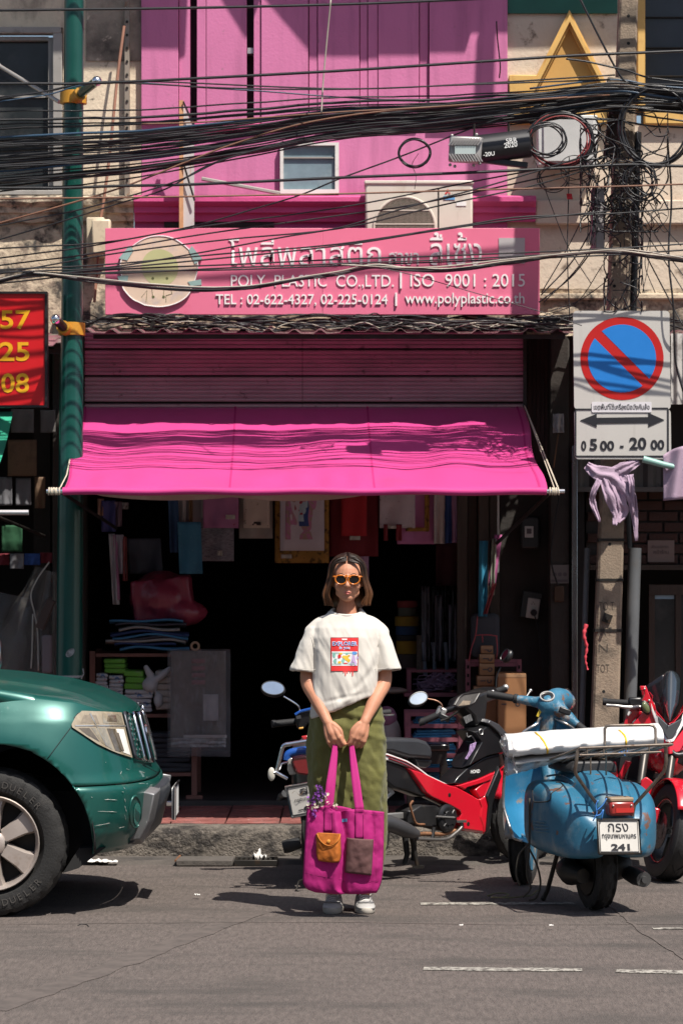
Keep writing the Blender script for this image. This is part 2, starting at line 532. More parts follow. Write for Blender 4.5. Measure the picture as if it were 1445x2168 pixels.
# window
mb=MB()
for a in((593,600,303,411),(709,717,303,411),(600,709,303,309),(600,709,402,411)):
 mb.bb(wx(a[0]),wx(a[1]),WALL_Y-.03,WALL_Y+.03,wz(a[2]),wz(a[3]))
wf=mb.build('window',M('white_window_frame',(.62,.60,.57),.5,var=.1,dirt=((.3,.27,.24),12,.6,.2)),pk)
mb=MB();mb.bb(wx(600),wx(709),WALL_Y-.004,WALL_Y+.01,wz(402),wz(309));mb.build('pane',BLUEPANE,wf,smooth=0)
mb=MB();mb.bb(wx(600),wx(709),WALL_Y-.018,WALL_Y-.005,wz(336),wz(333));mb.build('glazing_bar',GREYFRAME,wf,smooth=0)
mb=MB();mb.tube([Vector((wx(428),WALL_Y-.06,wz(381))),Vector((wx(592),WALL_Y-.04,wz(411)))],.012,6);mb.build('stay_bar',GREYFRAME,pk)
# ground-floor walls round the shop opening
OPX0,OPX1=wx(178),wx(1062)
mb=MB();mb.bb(OPX0,OPX1,WALL_Y+.0,WALL_Y+.2,2.98,wz(676));mb.build('lintel',PEEL,pk,smooth=0)
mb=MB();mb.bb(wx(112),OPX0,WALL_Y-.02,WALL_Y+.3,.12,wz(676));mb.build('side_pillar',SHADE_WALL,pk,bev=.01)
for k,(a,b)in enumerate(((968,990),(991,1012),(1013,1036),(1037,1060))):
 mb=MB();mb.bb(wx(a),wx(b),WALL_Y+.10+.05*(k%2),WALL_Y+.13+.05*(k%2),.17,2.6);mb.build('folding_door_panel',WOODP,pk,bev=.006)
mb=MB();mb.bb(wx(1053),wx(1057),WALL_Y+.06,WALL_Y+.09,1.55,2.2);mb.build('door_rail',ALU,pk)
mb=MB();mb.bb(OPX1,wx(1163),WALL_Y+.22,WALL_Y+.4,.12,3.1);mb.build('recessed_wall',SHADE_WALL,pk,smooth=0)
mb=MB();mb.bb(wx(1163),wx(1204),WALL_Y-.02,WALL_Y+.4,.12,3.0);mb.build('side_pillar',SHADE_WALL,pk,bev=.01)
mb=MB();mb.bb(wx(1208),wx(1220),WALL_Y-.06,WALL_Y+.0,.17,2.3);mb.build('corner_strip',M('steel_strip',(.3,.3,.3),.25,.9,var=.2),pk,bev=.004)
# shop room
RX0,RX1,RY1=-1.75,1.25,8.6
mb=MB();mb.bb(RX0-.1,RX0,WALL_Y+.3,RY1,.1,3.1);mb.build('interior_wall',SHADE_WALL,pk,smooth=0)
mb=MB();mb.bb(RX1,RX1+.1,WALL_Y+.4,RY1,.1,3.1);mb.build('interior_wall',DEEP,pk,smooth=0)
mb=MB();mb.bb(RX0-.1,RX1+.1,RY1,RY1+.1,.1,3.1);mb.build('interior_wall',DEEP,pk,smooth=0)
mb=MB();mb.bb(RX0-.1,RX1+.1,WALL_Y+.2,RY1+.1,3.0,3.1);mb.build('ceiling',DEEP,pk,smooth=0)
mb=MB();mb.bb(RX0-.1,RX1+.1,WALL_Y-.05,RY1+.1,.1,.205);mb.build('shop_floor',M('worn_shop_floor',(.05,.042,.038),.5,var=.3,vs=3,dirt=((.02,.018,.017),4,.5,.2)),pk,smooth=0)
# --- left shophouse
lf=thing('stained_cream_shophouse','sooty cream shophouse with a dark aluminium window on the left of the pink one','shophouse',(wx(60),WALL_Y,.17))
mb=MB()
mb.bb(wx(133),xa-.001,WALL_Y+.02,WALL_Y+.3,wz(412),6.6)
mb.bb(-4.8,wx(-330),WALL_Y+.02,WALL_Y+.3,wz(412),6.6)
mb.bb(wx(-330),wx(133),WALL_Y+.02,WALL_Y+.3,wz(57),6.6)
mb.build('wall',CREAM,lf,smooth=0)
mb=MB();mb.bb(wx(182),wx(299),WALL_Y+.012,WALL_Y+.022,wz(128),wz(-60));mb.build('soot_patch',SOOT,lf,smooth=0)
def ruin(x0,x1,z0,z1,name,mat,parent,y=WALL_Y,amp=.02,n=60,m=10):
 b=MB();b.sheet(lambda u,v:Vector((x0+(x1-x0)*u,y+amp*fbm((u*(x1-x0)*6,v*3,7),1)+amp*.4*fbm((u*(x1-x0)*25,v*9,3),1),z0+(z1-z0)*v+.3*amp*fbm((u*20,v,9),1))),n,m)
 return b.build(name,mat,parent,smooth=180)
ruin(-4.8,wx(284),wz(712),wz(425),'lower_wall',PEEL,lf,WALL_Y+.01)
ruin(wx(284),wx(1240),wz(712),wz(660),'lower_wall',PEEL,pk,WALL_Y-.015,.02,80,8)
b=cornice(-4.8,wx(284),'ledge',PEEL,lf,.012)
mb=MB()
mb.bb(wx(-330),wx(130),WALL_Y-.02,WALL_Y+.06,wz(71),wz(58))
mb.bb(wx(113),wx(132),WALL_Y-.02,WALL_Y+.06,wz(404),wz(71))
mb.bb(wx(-330),wx(132),WALL_Y-.03,WALL_Y+.06,wz(414),wz(404))
wf=mb.build('window',GREYFRAME,lf,bev=.004)
mb=MB();mb.bb(wx(-330),wx(109),WALL_Y+.07,WALL_Y+.085,wz(404),wz(82));mb.build('pane',DARKPANE,wf,smooth=0)
mb=MB();mb.bb(wx(102),wx(113),WALL_Y+.02,WALL_Y+.07,wz(404),wz(78));mb.bb(wx(-330),wx(102),WALL_Y+.02,WALL_Y+.07,wz(84),wz(76));mb.build('inner_frame',GREYFRAME,wf)
for yv in(200,300):
 mb=MB();mb.bb(wx(-330),wx(102),WALL_Y+.045,WALL_Y+.068,wz(yv+4),wz(yv));mb.build('glazing_bar',GREYFRAME,wf,smooth=0)
 # wall fittings
t=thing('metal_rail','rusty perforated steel rail fixed upright on the cream wall','rail',(wx(270),WALL_Y,wz(415)))
mb=MB();mb.bb(wx(265),wx(275),WALL_Y-.03,WALL_Y+.02,wz(415),wz(-40));mb.build('channel',M('weathered_steel',(.26,.22,.18),.6,.3,var=.3,dirt=((.2,.09,.04),14,.55,.15)),t)
for k in range(14):
 z=wz(20+k*28);mb=MB();mb.lathe([(0,.008),(.006,.008)],(wx(270),WALL_Y-.036,z),Y,8);mb.build('bolt',DARK_STEEL,t)
mb=MB();mb.tube(spline([W(263,55,17.9),W(248,170,17.88),W(232,330,17.86),W(219,430,17.85),W(211,480,17.85),W(205,575,17.82),W(200,640,17.8)],6),.009,8)
tag(mb.build('drain_pipe',M('brown_pipe',(.30,.15,.10),.5,var=.2),smooth=60),'thin brown pipe running down the cream wall beside the green post','pipe')
mb=MB();mb.tube([W(-40,92,17.7),W(0,140,17.5),W(126,216,17.1)],.012,8)
tag(mb.build('stay_rod',M('galvanised_rod',(.42,.40,.38),.4,.6),smooth=60),'grey steel stay rod slanting from the wall to the green post','rod')
t=thing('meter_box','cream electrical box fixed to the wall left of the pink sign','box',W(207,545,17.9))
BOXC=M('cream_enamel',(.56,.47,.34),.5,var=.1,dirt=((.3,.23,.16),9,.56,.2))
mb=MB();p,q=W(184,542,17.85),W(222,461,17.85);mb.bb(p.x,q.x,3.82,4.0,p.z,q.z);mb.build('body',BOXC,t,bev=.008)
mb=MB();p,q=W(196,540,17.8),W(236,466,17.8);mb.bb(p.x,q.x,3.74,3.82,p.z,q.z);mb.build('cover',BOXC,t,bev=.012)
# --- right shophouse
rg_=thing('cream_gabled_shophouse','cream shophouse with yellow gable moulding and green band on the right','shophouse',(wx(1300),WALL_Y,.17))
YEL=M('ochre_yellow_paint',(.60,.37,.11),.6,var=.12,vs=4,dirt=((.40,.20,.05),6,.55,.2))
mb=MB();mb.bb(xb+.001,wx(1347),WALL_Y+.02,WALL_Y+.3,wz(640),6.6)
mb.bb(wx(1347),4.8,WALL_Y+.02,WALL_Y+.3,wz(640),wz(262));mb.build('wall',CREAM_R,rg_,smooth=0)
mb=MB();mb.bb(xb+.002,wx(1306),WALL_Y+.0,WALL_Y+.02,wz(28),5.6);mb.build('green_band',M('dark_green_paint',(.012,.10,.07),.6,var=.15),rg_,smooth=0)
mb=MB();mb.bb(wx(1347),wx(1364),WALL_Y-.02,WALL_Y+.2,wz(235),6.6);mb.bb(wx(1362),4.8,WALL_Y-.03,WALL_Y+.2,wz(264),wz(232));wj=mb.build('window',YEL,rg_,bev=.006)
mb=MB();mb.bb(wx(1364),4.8,WALL_Y+.10,WALL_Y+.12,wz(232),6.6);mb.build('pane',M('dark_tiled_glass',(.03,.036,.045),.25,var=.3,vs=3),wj,smooth=0)
for yv in(30,95,155):
 mb=MB();mb.bb(wx(1364),4.8,WALL_Y+.08,WALL_Y+.1,wz(yv+2),wz(yv));mb.build('glazing_bar',DARK_STEEL,wj,smooth=0)
 # gable: nested triangular mouldings
apx,apy=1203,24
def tri(k,y):
 sl=(1284-1203)/(185-24.0)
 return[Vector((wx(apx),WALL_Y+y,wz(apy+k*2.2))),Vector((wx(apx-sl*240+k),WALL_Y+y,wz(apy+240))),Vector((wx(apx+sl*240-k),WALL_Y+y,wz(apy+240)))]
for k0,k1,dep in((0,5,.05),(5,12,.08),(12,17,.045)):
 a,b=tri(k0,0),tri(k1,0)
 m=MB()
 for(i,j)in((0,1),(0,2)):
  m.prism([a[i]-Y*dep,a[j]-Y*dep,b[j]-Y*dep,b[i]-Y*dep],Y*(dep+.02))
 m.build('gable_moulding',YEL,rg_,smooth=0)
m=MB();m.prism([p-Y*.02 for p in tri(16,0)],Y*.045);m.build('gable_panel',M('dull_ochre_paint',(.50,.28,.075),.7,var=.15,vs=3),rg_,smooth=0)
m=MB();m.bb(wx(1076),wx(1300),WALL_Y-.04,WALL_Y+.02,wz(262),wz(238));m.bb(wx(1076),wx(1140),WALL_Y-.03,WALL_Y+.02,wz(200),wz(160));m.build('gable_base',YEL,rg_,bev=.006)
ruin(xb,4.8,wz(700),wz(612),'lower_wall',PEEL,rg_,WALL_Y-.02,.025,80,10)
cp=MB();cp.bb(wx(1132),4.8,WALL_Y-.03,WALL_Y+.02,wz(476),wz(424));cp.build('ledge',CREAM_R,rg_,bev=.01)
cp=MB();cp.bb(wx(1075),4.8,WALL_Y-.05,WALL_Y+.02,wz(636),wz(622));cp.build('ledge',PEEL,rg_,bev=.01)
t=thing('panel_box','pale grey metal panel box on the wall behind the cable coils','box',W(1195,355,17.9))
mb=MB();p,q=W(1137,352,17.85),W(1262,246,17.85);mb.bb(p.x,q.x,3.80,4.02,p.z,q.z);mb.build('body',M('pale_grey_enamel',(.50,.50,.48),.5,var=.08),t,bev=.006)
mb=MB();mb.bb(p.x+.03,q.x-.02,3.785,3.80,p.z+.02,q.z-.02);mb.build('door',M('pale_grey_enamel' if 0 else 'grey_box_door',(.46,.46,.44),.45,var=.1),t,bev=.004)
# ground floor of the neighbours: dark shop fronts
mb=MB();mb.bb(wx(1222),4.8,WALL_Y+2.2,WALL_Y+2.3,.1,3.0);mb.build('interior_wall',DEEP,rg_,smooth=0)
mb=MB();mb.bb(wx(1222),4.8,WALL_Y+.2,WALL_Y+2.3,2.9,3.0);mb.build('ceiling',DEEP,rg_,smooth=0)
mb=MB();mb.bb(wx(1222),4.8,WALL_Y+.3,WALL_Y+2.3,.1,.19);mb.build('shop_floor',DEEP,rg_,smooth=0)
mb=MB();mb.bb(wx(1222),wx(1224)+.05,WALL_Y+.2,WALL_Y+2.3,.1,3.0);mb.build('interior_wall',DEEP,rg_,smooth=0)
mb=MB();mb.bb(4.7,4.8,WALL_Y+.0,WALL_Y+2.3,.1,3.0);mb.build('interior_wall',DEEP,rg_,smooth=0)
# brick band over the right shop's door, brick by brick
BRK=M('dark_red_brick',(.055,.025,.019),.9,var=.4,vs=9,bump=.6,bs=60,dirt=((.03,.022,.02),8,.52,.2))
MORT=M('dark_mortar',(.035,.03,.028),.95)
bw=thing('brick_band','dark brick wall band above the glass shop door on the right','wall',W(1400,1195,18.35))
bx0,bx1=wx(1240,18.35),3.4
z0,z1=wz(1196,18.35),wz(1036,18.35)
mb=MB();mb.bb(bx0,bx1,WALL_Y+.36,WALL_Y+.5,z0,z1+.4);mb.build('bed',MORT,bw,smooth=0)
rows=7;bh=(z1-z0)/rows;bl=.185
bk0=None
for r in range(rows):
 x=bx0+(bl/2 if r%2 else 0)
 while x<bx1-bl*.5:
  if bk0 is None:
   m=MB();m.box((0,0,0),(bl-.014,.03,bh-.012));bk0=m.build('brick',BRK,bw,smooth=0,local=True,bev=.003);o=bk0
  else:
   o=bk0 .copy();COL.objects.link(o);o.parent=bw
  o.location=Vector((x+bl/2,WALL_Y+.352+rnd.uniform(-.004,.004),z0+bh*(r+.5)))-bw.location
  x+=bl
mb=MB();mb.bb(bx0,bx1,WALL_Y+.30,WALL_Y+.5,z0-.03,z0);mb.build('lintel',WOODP,bw,smooth=0)
# glass door of the right shop
gd=thing('glass_shop_door','dark glass door in a timber frame under the brick band','door',W(1400,1640,18.4))
mb=MB()
for a in((1372,1384),(1428,1440),(1500,1512)):
 mb.bb(wx(a[0],18.4),wx(a[1],18.4),WALL_Y+.38,WALL_Y+.44,.18,z0-.12)
mb.bb(wx(1372,18.4),wx(1600,18.4),WALL_Y+.37,WALL_Y+.45,z0-.18,z0-.12)
mb.build('frame',WOODP,gd,smooth=0)
mb=MB();mb.bb(wx(1384,18.4),wx(1428,18.4),WALL_Y+.405,WALL_Y+.415,.18,z0-.18);mb.build('pane',DARKPANE,gd,smooth=0)
mb=MB();mb.bb(wx(1440,18.4),wx(1500,18.4),WALL_Y+.405,WALL_Y+.415,.18,z0-.18);mb.build('pane',DARKPANE,gd,smooth=0)
mb=MB();mb.bb(wx(1386,18.38),wx(1426,18.38),WALL_Y+.396,WALL_Y+.403,wz(1270),wz(1262));mb.build('door_sticker',M('pale_blue_sticker',(.25,.4,.5),.4),gd,smooth=0)
# paper notice on the bricks
t=thing('paper_notice','faded paper notice stuck on the bricks above the glass door','notice',W(1398,1190,18.3))
mb=MB();p,q=W(1370,1190,18.33),W(1426,1144,18.33);mb.bb(p.x,q.x,p.y-.002,p.y,p.z,q.z);mb.build('sheet',M('aged_paper',(.20,.15,.13),.8,var=.1),t,smooth=0)
mb=MB();INKD=M('faded_ink',(.07,.055,.06),.7)
mb.text('ห้ามจอดรถ',W(1396,1157,18.326),X,Z,w=.10);mb.text('หน้าร้าน',W(1398,1168,18.326),X,Z,w=.09);mb.build('handwriting',INKD,t,smooth=0)
# metal beam behind the post
mb=MB()
n=60;x0,x1=wx(1222),4.6
rgp=[]
for i in range(n*2+1):
 x=x0+(x1-x0)*i/(2*n);yv=WALL_Y+.16-(.025 if i%4<2 else 0)
 rgp.append([Vector((x,yv,wz(1030))),Vector((x,yv,wz(962)))])
mb.loft(rgp,caps=False,closed=False)
mb.bb(x0,x1,WALL_Y+.12,WALL_Y+.2,wz(1040),wz(1030))
mb.build('ribbed_fascia',M('grey_ribbed_metal',(.11,.10,.095),.5,.4,var=.25,vs=6),rg_,smooth=0)
mb=MB();mb.bb(wx(1222),4.7,WALL_Y+.18,WALL_Y+.3,wz(962),2.95);mb.build('upper_fascia',DEEP,rg_,smooth=0)
mb=MB()
for i in range(14):
 mb.bb(wx(1103+i*9),wx(1103+i*9+8),WALL_Y+.20+.01*(i%2),WALL_Y+.22+.01*(i%2),wz(975),wz(708))
mb.build('plank_fascia',M('dark_red_planks',(.055,.025,.024),.7,var=.4,vs=8,stretch=(8,8,.6)),rg_,smooth=0)
# left neighbour ground floor
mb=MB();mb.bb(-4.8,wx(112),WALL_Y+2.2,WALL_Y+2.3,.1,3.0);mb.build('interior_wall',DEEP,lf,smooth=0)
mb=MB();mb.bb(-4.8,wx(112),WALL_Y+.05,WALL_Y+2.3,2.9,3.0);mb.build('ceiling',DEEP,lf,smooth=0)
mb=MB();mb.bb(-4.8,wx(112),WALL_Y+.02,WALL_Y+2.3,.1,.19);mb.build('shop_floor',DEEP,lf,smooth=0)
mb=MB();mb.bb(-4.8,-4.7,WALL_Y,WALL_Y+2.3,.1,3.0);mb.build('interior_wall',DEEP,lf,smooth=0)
# --- unseen eave canopy added above; its edge is shaped to shade the upper walls
ZC=6.35
def shade(px,py):
 xw,zw=wx(px),wz(py);return Vector((xw+.34*(ZC-zw),WALL_Y-(ZC-zw)*.45,ZC))
edge=[(-700,128),(290,130),(372,131),(392,120),(398,-20),(436,-20),(462,10),(516,96),(530,60),(548,8),(648,126),(700,131),(978,130),(990,88),(1074,88),(1310,83),(1900,80)]
pl=[shade(*e)for e in edge]
ec=thing('added_shade_canopy','unseen eave sheet added high up, its edge shaped to shade the shophouse fronts','canopy',(0,3.6,ZC))
mb=MB();mb.prism([Vector((pl[0].x,WALL_Y+.1,ZC))]+pl+[Vector((pl[-1].x,WALL_Y+.1,ZC))],(0,0,.03))
mb.build('shade_sheet',M('weathered_zinc',(.3,.3,.3),.5,.6),ec,smooth=0)
for x in(-3,-1,1,3):
 mb=MB();mb.bb(x-.02,x+.02,3.4,WALL_Y+.1,ZC-.05,ZC-.001);mb.build('support_bracket',DARK_STEEL,ec,smooth=0)
 # the far side of the street, behind the camera: what the paint, glass and mirrors reflect
mb=MB();fr_=random.Random(2)
for k in range(9):
 x0=-27+k*6;hgt=fr_.uniform(8.5,11);mb.cur=k%3
 mb.bb(x0,x0+5.98,-31,-27+fr_.uniform(-.2,.2),3.2,hgt);mb.bb(x0,x0+5.98,-31,-29,-.03,3.2)
 mb.cur=3
 for i in range(3):
  for j in range(2):mb.bb(x0+.7+i*1.8,x0+1.9+i*1.8,-27.1,-26.7,4.2+j*3,5.9+j*3)
structure(mb.build('street_far_side',[CREAM,M('grey_facade',(.30,.29,.27),.8),M('tan_facade',(.38,.29,.2),.8),DARKPANE],smooth=0))
# ---------------------------------------------------------------- shop sign, awning, shutter, poles, street signs
SIGNP=M('sign_pink_vinyl',(.70,.165,.275),.45,var=.04,vs=1.5,dirt=((.60,.11,.20),3,.56,.25))
LETW=M('white_acrylic_letter',(.80,.76,.76),.4,var=.03)
d=17.6
sg=thing('shop_sign','long pink shop sign board with white raised lettering and a round logo plate','sign',W(682,666,d))
p,q=W(223,666,d),W(1141.5,483,d)
mid=(p+q)/2
mb=MB();mb.bb(p.x,mid.x-.0006,p.y,p.y+.05,p.z,q.z);mb.build('board',SIGNP,sg,bev=.002)
mb=MB();mb.bb(mid.x+.0006,q.x,p.y,p.y+.05,p.z,q.z);mb.build('board',SIGNP,sg,bev=.002)
def S(px,py,off=0):return W(px,py,d)+Vector((0,off,0))
def pxw(n,dd=d):return n*dd/F
sy=-.001
def line(body,x0,x1,y0,y1,bold=.0,ext=.0045,mat=LETW):
 m=MB();m.text(body,S((x0+x1)/2,(y0+y1)/2,sy),X,Z,w=pxw(x1-x0),h=pxw(y1-y0),ext=ext,bold=bold)
 m.build('lettering',mat,sg,smooth=30)
line('โพลีพลาสติก',484,806,505,562,.0)
line('สาขา',822,886,534,561,.010)
line('ลี้เซ้ง',909,1019,492,562,.0)
line('POLY  PLASTIC  CO.,LTD.',489,833,582,611,.0)
line('ISO  9001 : 2015',868,1110,580,607,.0)
line('TEL : 02-622-4327, 02-225-0124',457,820,623,648,.004,.007)
line('www.polyplastic.co.th',857,1109,620,650,.004,.007)
for xx,a,b in((848,577,611),(838,620,648)):
 m=MB();u,v=S(xx-2,b),S(xx+2,a);m.bb(u.x,v.x,u.y-.014,u.y-.001,u.z,v.z);m.build('divider_bar',LETW,sg)
 # logo plate
cx_,cy_=337,575
out=[]
for k in range(64):
 a=2*math.pi*k/64
 rx,ry=81+3*math.sin(5*a),75
 x,y=cx_+rx*math.cos(a),cy_-ry*math.sin(a)
 if math.sin(a)<-.3 and math.cos(a)<-.2:
  x-=4+3*math.sin(a*9);y+=2*math.cos(a*11)
 out.append((x,y))
m=MB();m.prism([S(x,y,-.016)for x,y in out],(0,.0155,0))
LOGO=M('faded_logo_plate',(.62,.47,.36),.6,var=.12,vs=8,dirt=((.50,.40,.36),9,.52,.12),dirt2=((.42,.18,.06),22,.68,.06))
m.build('logo_plate',LOGO,sg,smooth=30)
m=MB();m.torus(S(cx_,cy_,-.017),Y,.1,.003,8,4)
m=MB()
ring=[S(x,y,-.017)for x,y in out]
m.tube(ring+[ring[0]],.0035,5,caps=False);m.build('logo_rim',LETW,sg)
GREENL=M('faded_green_print',(.44,.44,.22),.6,var=.1)
m=MB();m.disc(S(339,567,-.0168),-Y,pxw(38),32,pxw(40));m.build('logo_print',GREENL,sg,smooth=0)
TEALL=M('faded_teal_print',(.24,.36,.34),.6,var=.15)
for pts in([(252,548),(274,521),(284,530),(270,552)],[(406,521),(428,548),(413,560),(400,531)],[(249,585),(273,584),(268,605),(254,600)],[(398,597),(426,592),(427,604),(404,606)]):
 m=MB();m.prism([S(x,y,-.0200)for x,y in pts],(0,.0195,0));m.build('logo_corner',TEALL,sg,smooth=0)
m=MB()
for pts in([(310,640),(312,615),(300,630)],[(352,640),(352,626),(365,622),(360,605)],[(322,612),(324,630)],[(348,612),(346,630)]):
 m.tube([S(x,y,-.017)for x,y in pts],.0015,4)
for x,y in((324,590),(354,590),(325,629),(347,629)):
 m.disc(S(x,y,-.0175),-Y,pxw(3),10)
m.build('logo_strokes',M('dark_olive_print',(.12,.13,.05),.6),sg,smooth=0)
m=MB();u,v=S(1055,558),S(1110,504);m.bb(u.x,v.x,u.y-.005,u.y-.001,u.z,v.z);m.build('blank_sticker',M('grey_white_sticker',(.42,.40,.40),.5,var=.1),sg,smooth=0)
for xx in(322,1015):
 m=MB();u,v=S(xx-5,700),S(xx+5,668);m.bb(u.x,v.x,u.y+.01,u.y+.03,u.z,v.z);m.build('bracket',DARK_STEEL,sg,smooth=0)
 # iron sign post that carries an old side sign
t=thing('side_sign','narrow rusty white sign seen edge-on above the pink shop sign','sign',W(395,480,17.8))
m=MB();u,v=W(388,484,17.8),W(412,225,17.8)
m.prism([W(388,484,17.8),W(411,484,17.8),W(411,275,17.8),W(388,222,17.8)],(0,.02,0));m.build('panel',M('pale_grey_peeling',(.50,.47,.46),.6,var=.1,dirt=((.45,.2,.08),7,.56,.1,(4,4,1))),t,smooth=0)
m=MB();u,v=W(379.5,484,17.78),W(388,212,17.78);m.bb(u.x,v.x,u.y,u.y+.04,u.z,v.z);m.build('post',M('orange_rust_edge',(.52,.27,.13),.7,var=.3,vs=12),t,smooth=0)
m=MB();m.tube([W(386,338,17.77),W(412,425,17.77)],.006,5);m.tube([W(388,215,17.77),W(412,270,17.77)],.006,5);m.build('brace',DARK_STEEL,t)
# air conditioner
AC=M('ivory_casing',(.57,.52,.45),.45,var=.05,dirt=((.42,.36,.29),6,.56,.25,(2,2,.5)))
t=thing('air_conditioner','ivory air conditioner outdoor unit standing behind the pink sign','air conditioner',W(887,490,17.85))
dd=17.72
u,v=W(773,520,dd),W(1000,385,dd)
m=MB();m.bb(u.x,v.x,u.y,u.y+.26,u.z,v.z);m.build('casing',AC,t,bev=.014)
m=MB();m.bb(u.x-.006,v.x+.006,u.y-.008,u.y+.27,v.z-.014,v.z+.008);m.build('top_cover',AC,t,bev=.006)
c=W(856,482,dd)
m=MB();m.disc(c-Y*.003,-Y,.175,40);m.build('fan_opening',M('dark_grille',(.06,.052,.045),.6),t,smooth=0)
m=MB();m.torus(c-Y*.006,Y,.178,.008,40,6);m.build('grille_ring',AC,t)
m=MB()
for k in range(-24,25):
 x=k*.0071;hh=math.sqrt(max(.174**2-x*x,0))
 m.bb(c.x+x-.0011,c.x+x+.0011,c.y-.011,c.y-.008,c.z-hh,c.z+hh)
o=m.build('grille_wires',M('grille_wire',(.36,.31,.25),.5),t,smooth=0);o['kind']='stuff'
for k in(-.06,.02,.1):
 m=MB();hh=math.sqrt(.174**2-k*k);m.bb(c.x-hh,c.x+hh,c.y-.014,c.y-.0115,c.z+k-.003,c.z+k+.003);m.build('grille_bar',AC,t,smooth=0)
m=MB();u2,v2=W(926,520,dd),W(929,398,dd);m.bb(u2 .x,v2 .x,u2 .y-.002,u2 .y+.01,u2 .z,v2 .z);m.build('panel_gap',DARK_STEEL,t,smooth=0)
REDM=M('red_print',(.60,.03,.03),.5)
m=MB()
cc=W(947,407,dd)-Y*.003;s_=.0105
for ang in(90,210,330):
 a=R(ang);dv=Vector((math.cos(a),0,math.sin(a)));pv=Vector((-math.sin(a),0,math.cos(a)))
 m.add([cc,cc+dv*s_+pv*s_*.577,cc+dv*s_*2,cc+dv*s_-pv*s_*.577],[(0,1,2,3)])
m.build('emblem',REDM,t,smooth=0)
m=MB();m.text('ELECTRIC',W(965,411,dd)-Y*.003,X,Z,w=pxw(34));m.build('lettering',M('grey_print',(.3,.28,.26),.5),t,smooth=0)
m=MB();u2,v2=W(938,423,dd),W(962,415,dd);m.bb(u2 .x,v2 .x,u2 .y-.004,u2 .y-.001,u2 .z,v2 .z);m.build('blue_label',M('blue_label_print',(.1,.3,.55),.5),t,smooth=0)
m=MB();u2,v2=W(965,436,dd),W(986,427,dd);m.bb(u2 .x,v2 .x,u2 .y-.004,u2 .y-.001,u2 .z,v2 .z);m.build('white_label',WHITE_PAINT,t,smooth=0)
# corrugated canopy sheet above the shutter, ragged front edge
cc_=thing('corrugated_canopy','rusty pink corrugated roof sheet with a zigzag edge above the shutter','canopy',W(690,705,17.6))
m=MB();rgs=[]
nn=190;x0,x1=wx(178,17.4),wx(1215,17.4)
for i in range(nn+1):
 x=x0+(x1-x0)*i/nn
 ph=(x/.150)%1
 zc=.022 if.10<ph<.32 else(.0 if ph>.42 or ph<.0 else.011)
 jag=.03*fbm((x*5,1,2),1)
 rgs.append([Vector((x,3.38+jag,2.925+zc+.010*fbm((x*2,0,0),1))),Vector((x,3.7,2.955+zc)),Vector((x,4.02,2.99+zc))])
m.loft(rgs,caps=False,closed=False)
m.build('roof_sheet',M('rusty_pink_roof',(.20,.07,.09),.7,var=.3,vs=7,dirt=((.16,.13,.11),8,.48,.1),dirt2=((.09,.04,.03),14,.55,.1)),cc_,smooth=20,solid=.002)
m=MB();m.bb(x0+.05,x1-.05,3.44,3.47,2.895,2.92);m.build('purlin',DARK_STEEL,cc_,smooth=0)
def side_roof(xa_,xb_,yf,name,label,loc):
 t=thing(name,label,'canopy',loc);rg2=[];k_=int((xb_-xa_)/.02)
 for i in range(k_+1):
  x=xa_+(xb_-xa_)*i/k_;zc=.018 if(x/.15)%1<.35 else 0;jg=.02*fbm((x*5,3,2),1)
  rg2 .append([Vector((x,yf+jg,2.862+zc)),Vector((x,4.02,2.97+zc))])
 b=MB();b.loft(rg2,caps=False,closed=False);b.build('roof_sheet',MATS['rusty_pink_roof'],t,smooth=20,solid=.002)
 b=MB();b.bb(xa_+.03,xb_-.03,yf+.06,yf+.09,2.82,2.85);b.build('purlin',DARK_STEEL,t,smooth=0);return t
side_roof(wx(1222),4.7,2.97,'corrugated_canopy','corrugated roof sheet over the right shop behind the parking sign',W(1430,705,17.0))
side_roof(-4.7,wx(176),3.58,'corrugated_canopy','corrugated roof sheet added to shade the left shop behind the red sign',W(60,705,17.3))  # roof sheet added to keep the sun off the left shop's hanging goods
t=thing('corrugated_flap','pale wavy plastic sheet hanging right of the parking sign','plastic sheet',W(1440,860,16.97))
m=MB();m.sheet(lambda u,v:W(1419+120*u,706+150*v,16.93+.012*math.sin(u*40)),40,6);m.build('sheet',M('pale_wavy_plastic',(.45,.43,.41),.4,var=.2,dirt=((.15,.13,.12),7,.5,.15)),t,smooth=180,recalc=False)
# ribbed metal shutter panels in the shade
SHUT=M('pink_ribbed_metal',(.42,.185,.255),.5,var=.14,vs=3,dirt=((.22,.13,.16),3,.48,.25,(.6,1,3)),dirt2=((.12,.06,.07),16,.62,.1))
SHUT2=M('dusty_pink_ribbed_metal',(.38,.25,.275),.55,var=.14,vs=3,dirt=((.27,.18,.20),2.5,.46,.25,(.6,1,3)),dirt2=((.12,.06,.07),16,.62,.1))
sh=thing('shutter','faded pink ribbed metal shutter between the shop sign and the awning','shutter',W(640,866,17.92))
yS=3.90
for a,b,mt in((702,737,SHUT),(741,794,SHUT),(798,850,SHUT2),(855,880,SHUT2)):
 for xa_,xb_ in((180,639.5),(640.5,1106)):
  z0,z1=wz(b,17.9),wz(a,17.9)
  rows=max(2,round((b-a)/9));prof=[]
  for k in range(rows):
   zz=z0+(z1-z0)*k/rows;hh=(z1-z0)/rows
   prof+=[(yS,zz),(yS-.006,zz+hh*.25),(yS-.006,zz+hh*.7),(yS+.003,zz+hh*.85)]
  prof.append((yS,z1))
  m=MB();m.loft([[Vector((wx(x,17.9),y,z))for y,z in prof]for x in(xa_,xb_)],caps=False,closed=False)
  m.build('shutter_panel',mt,sh,smooth=0)
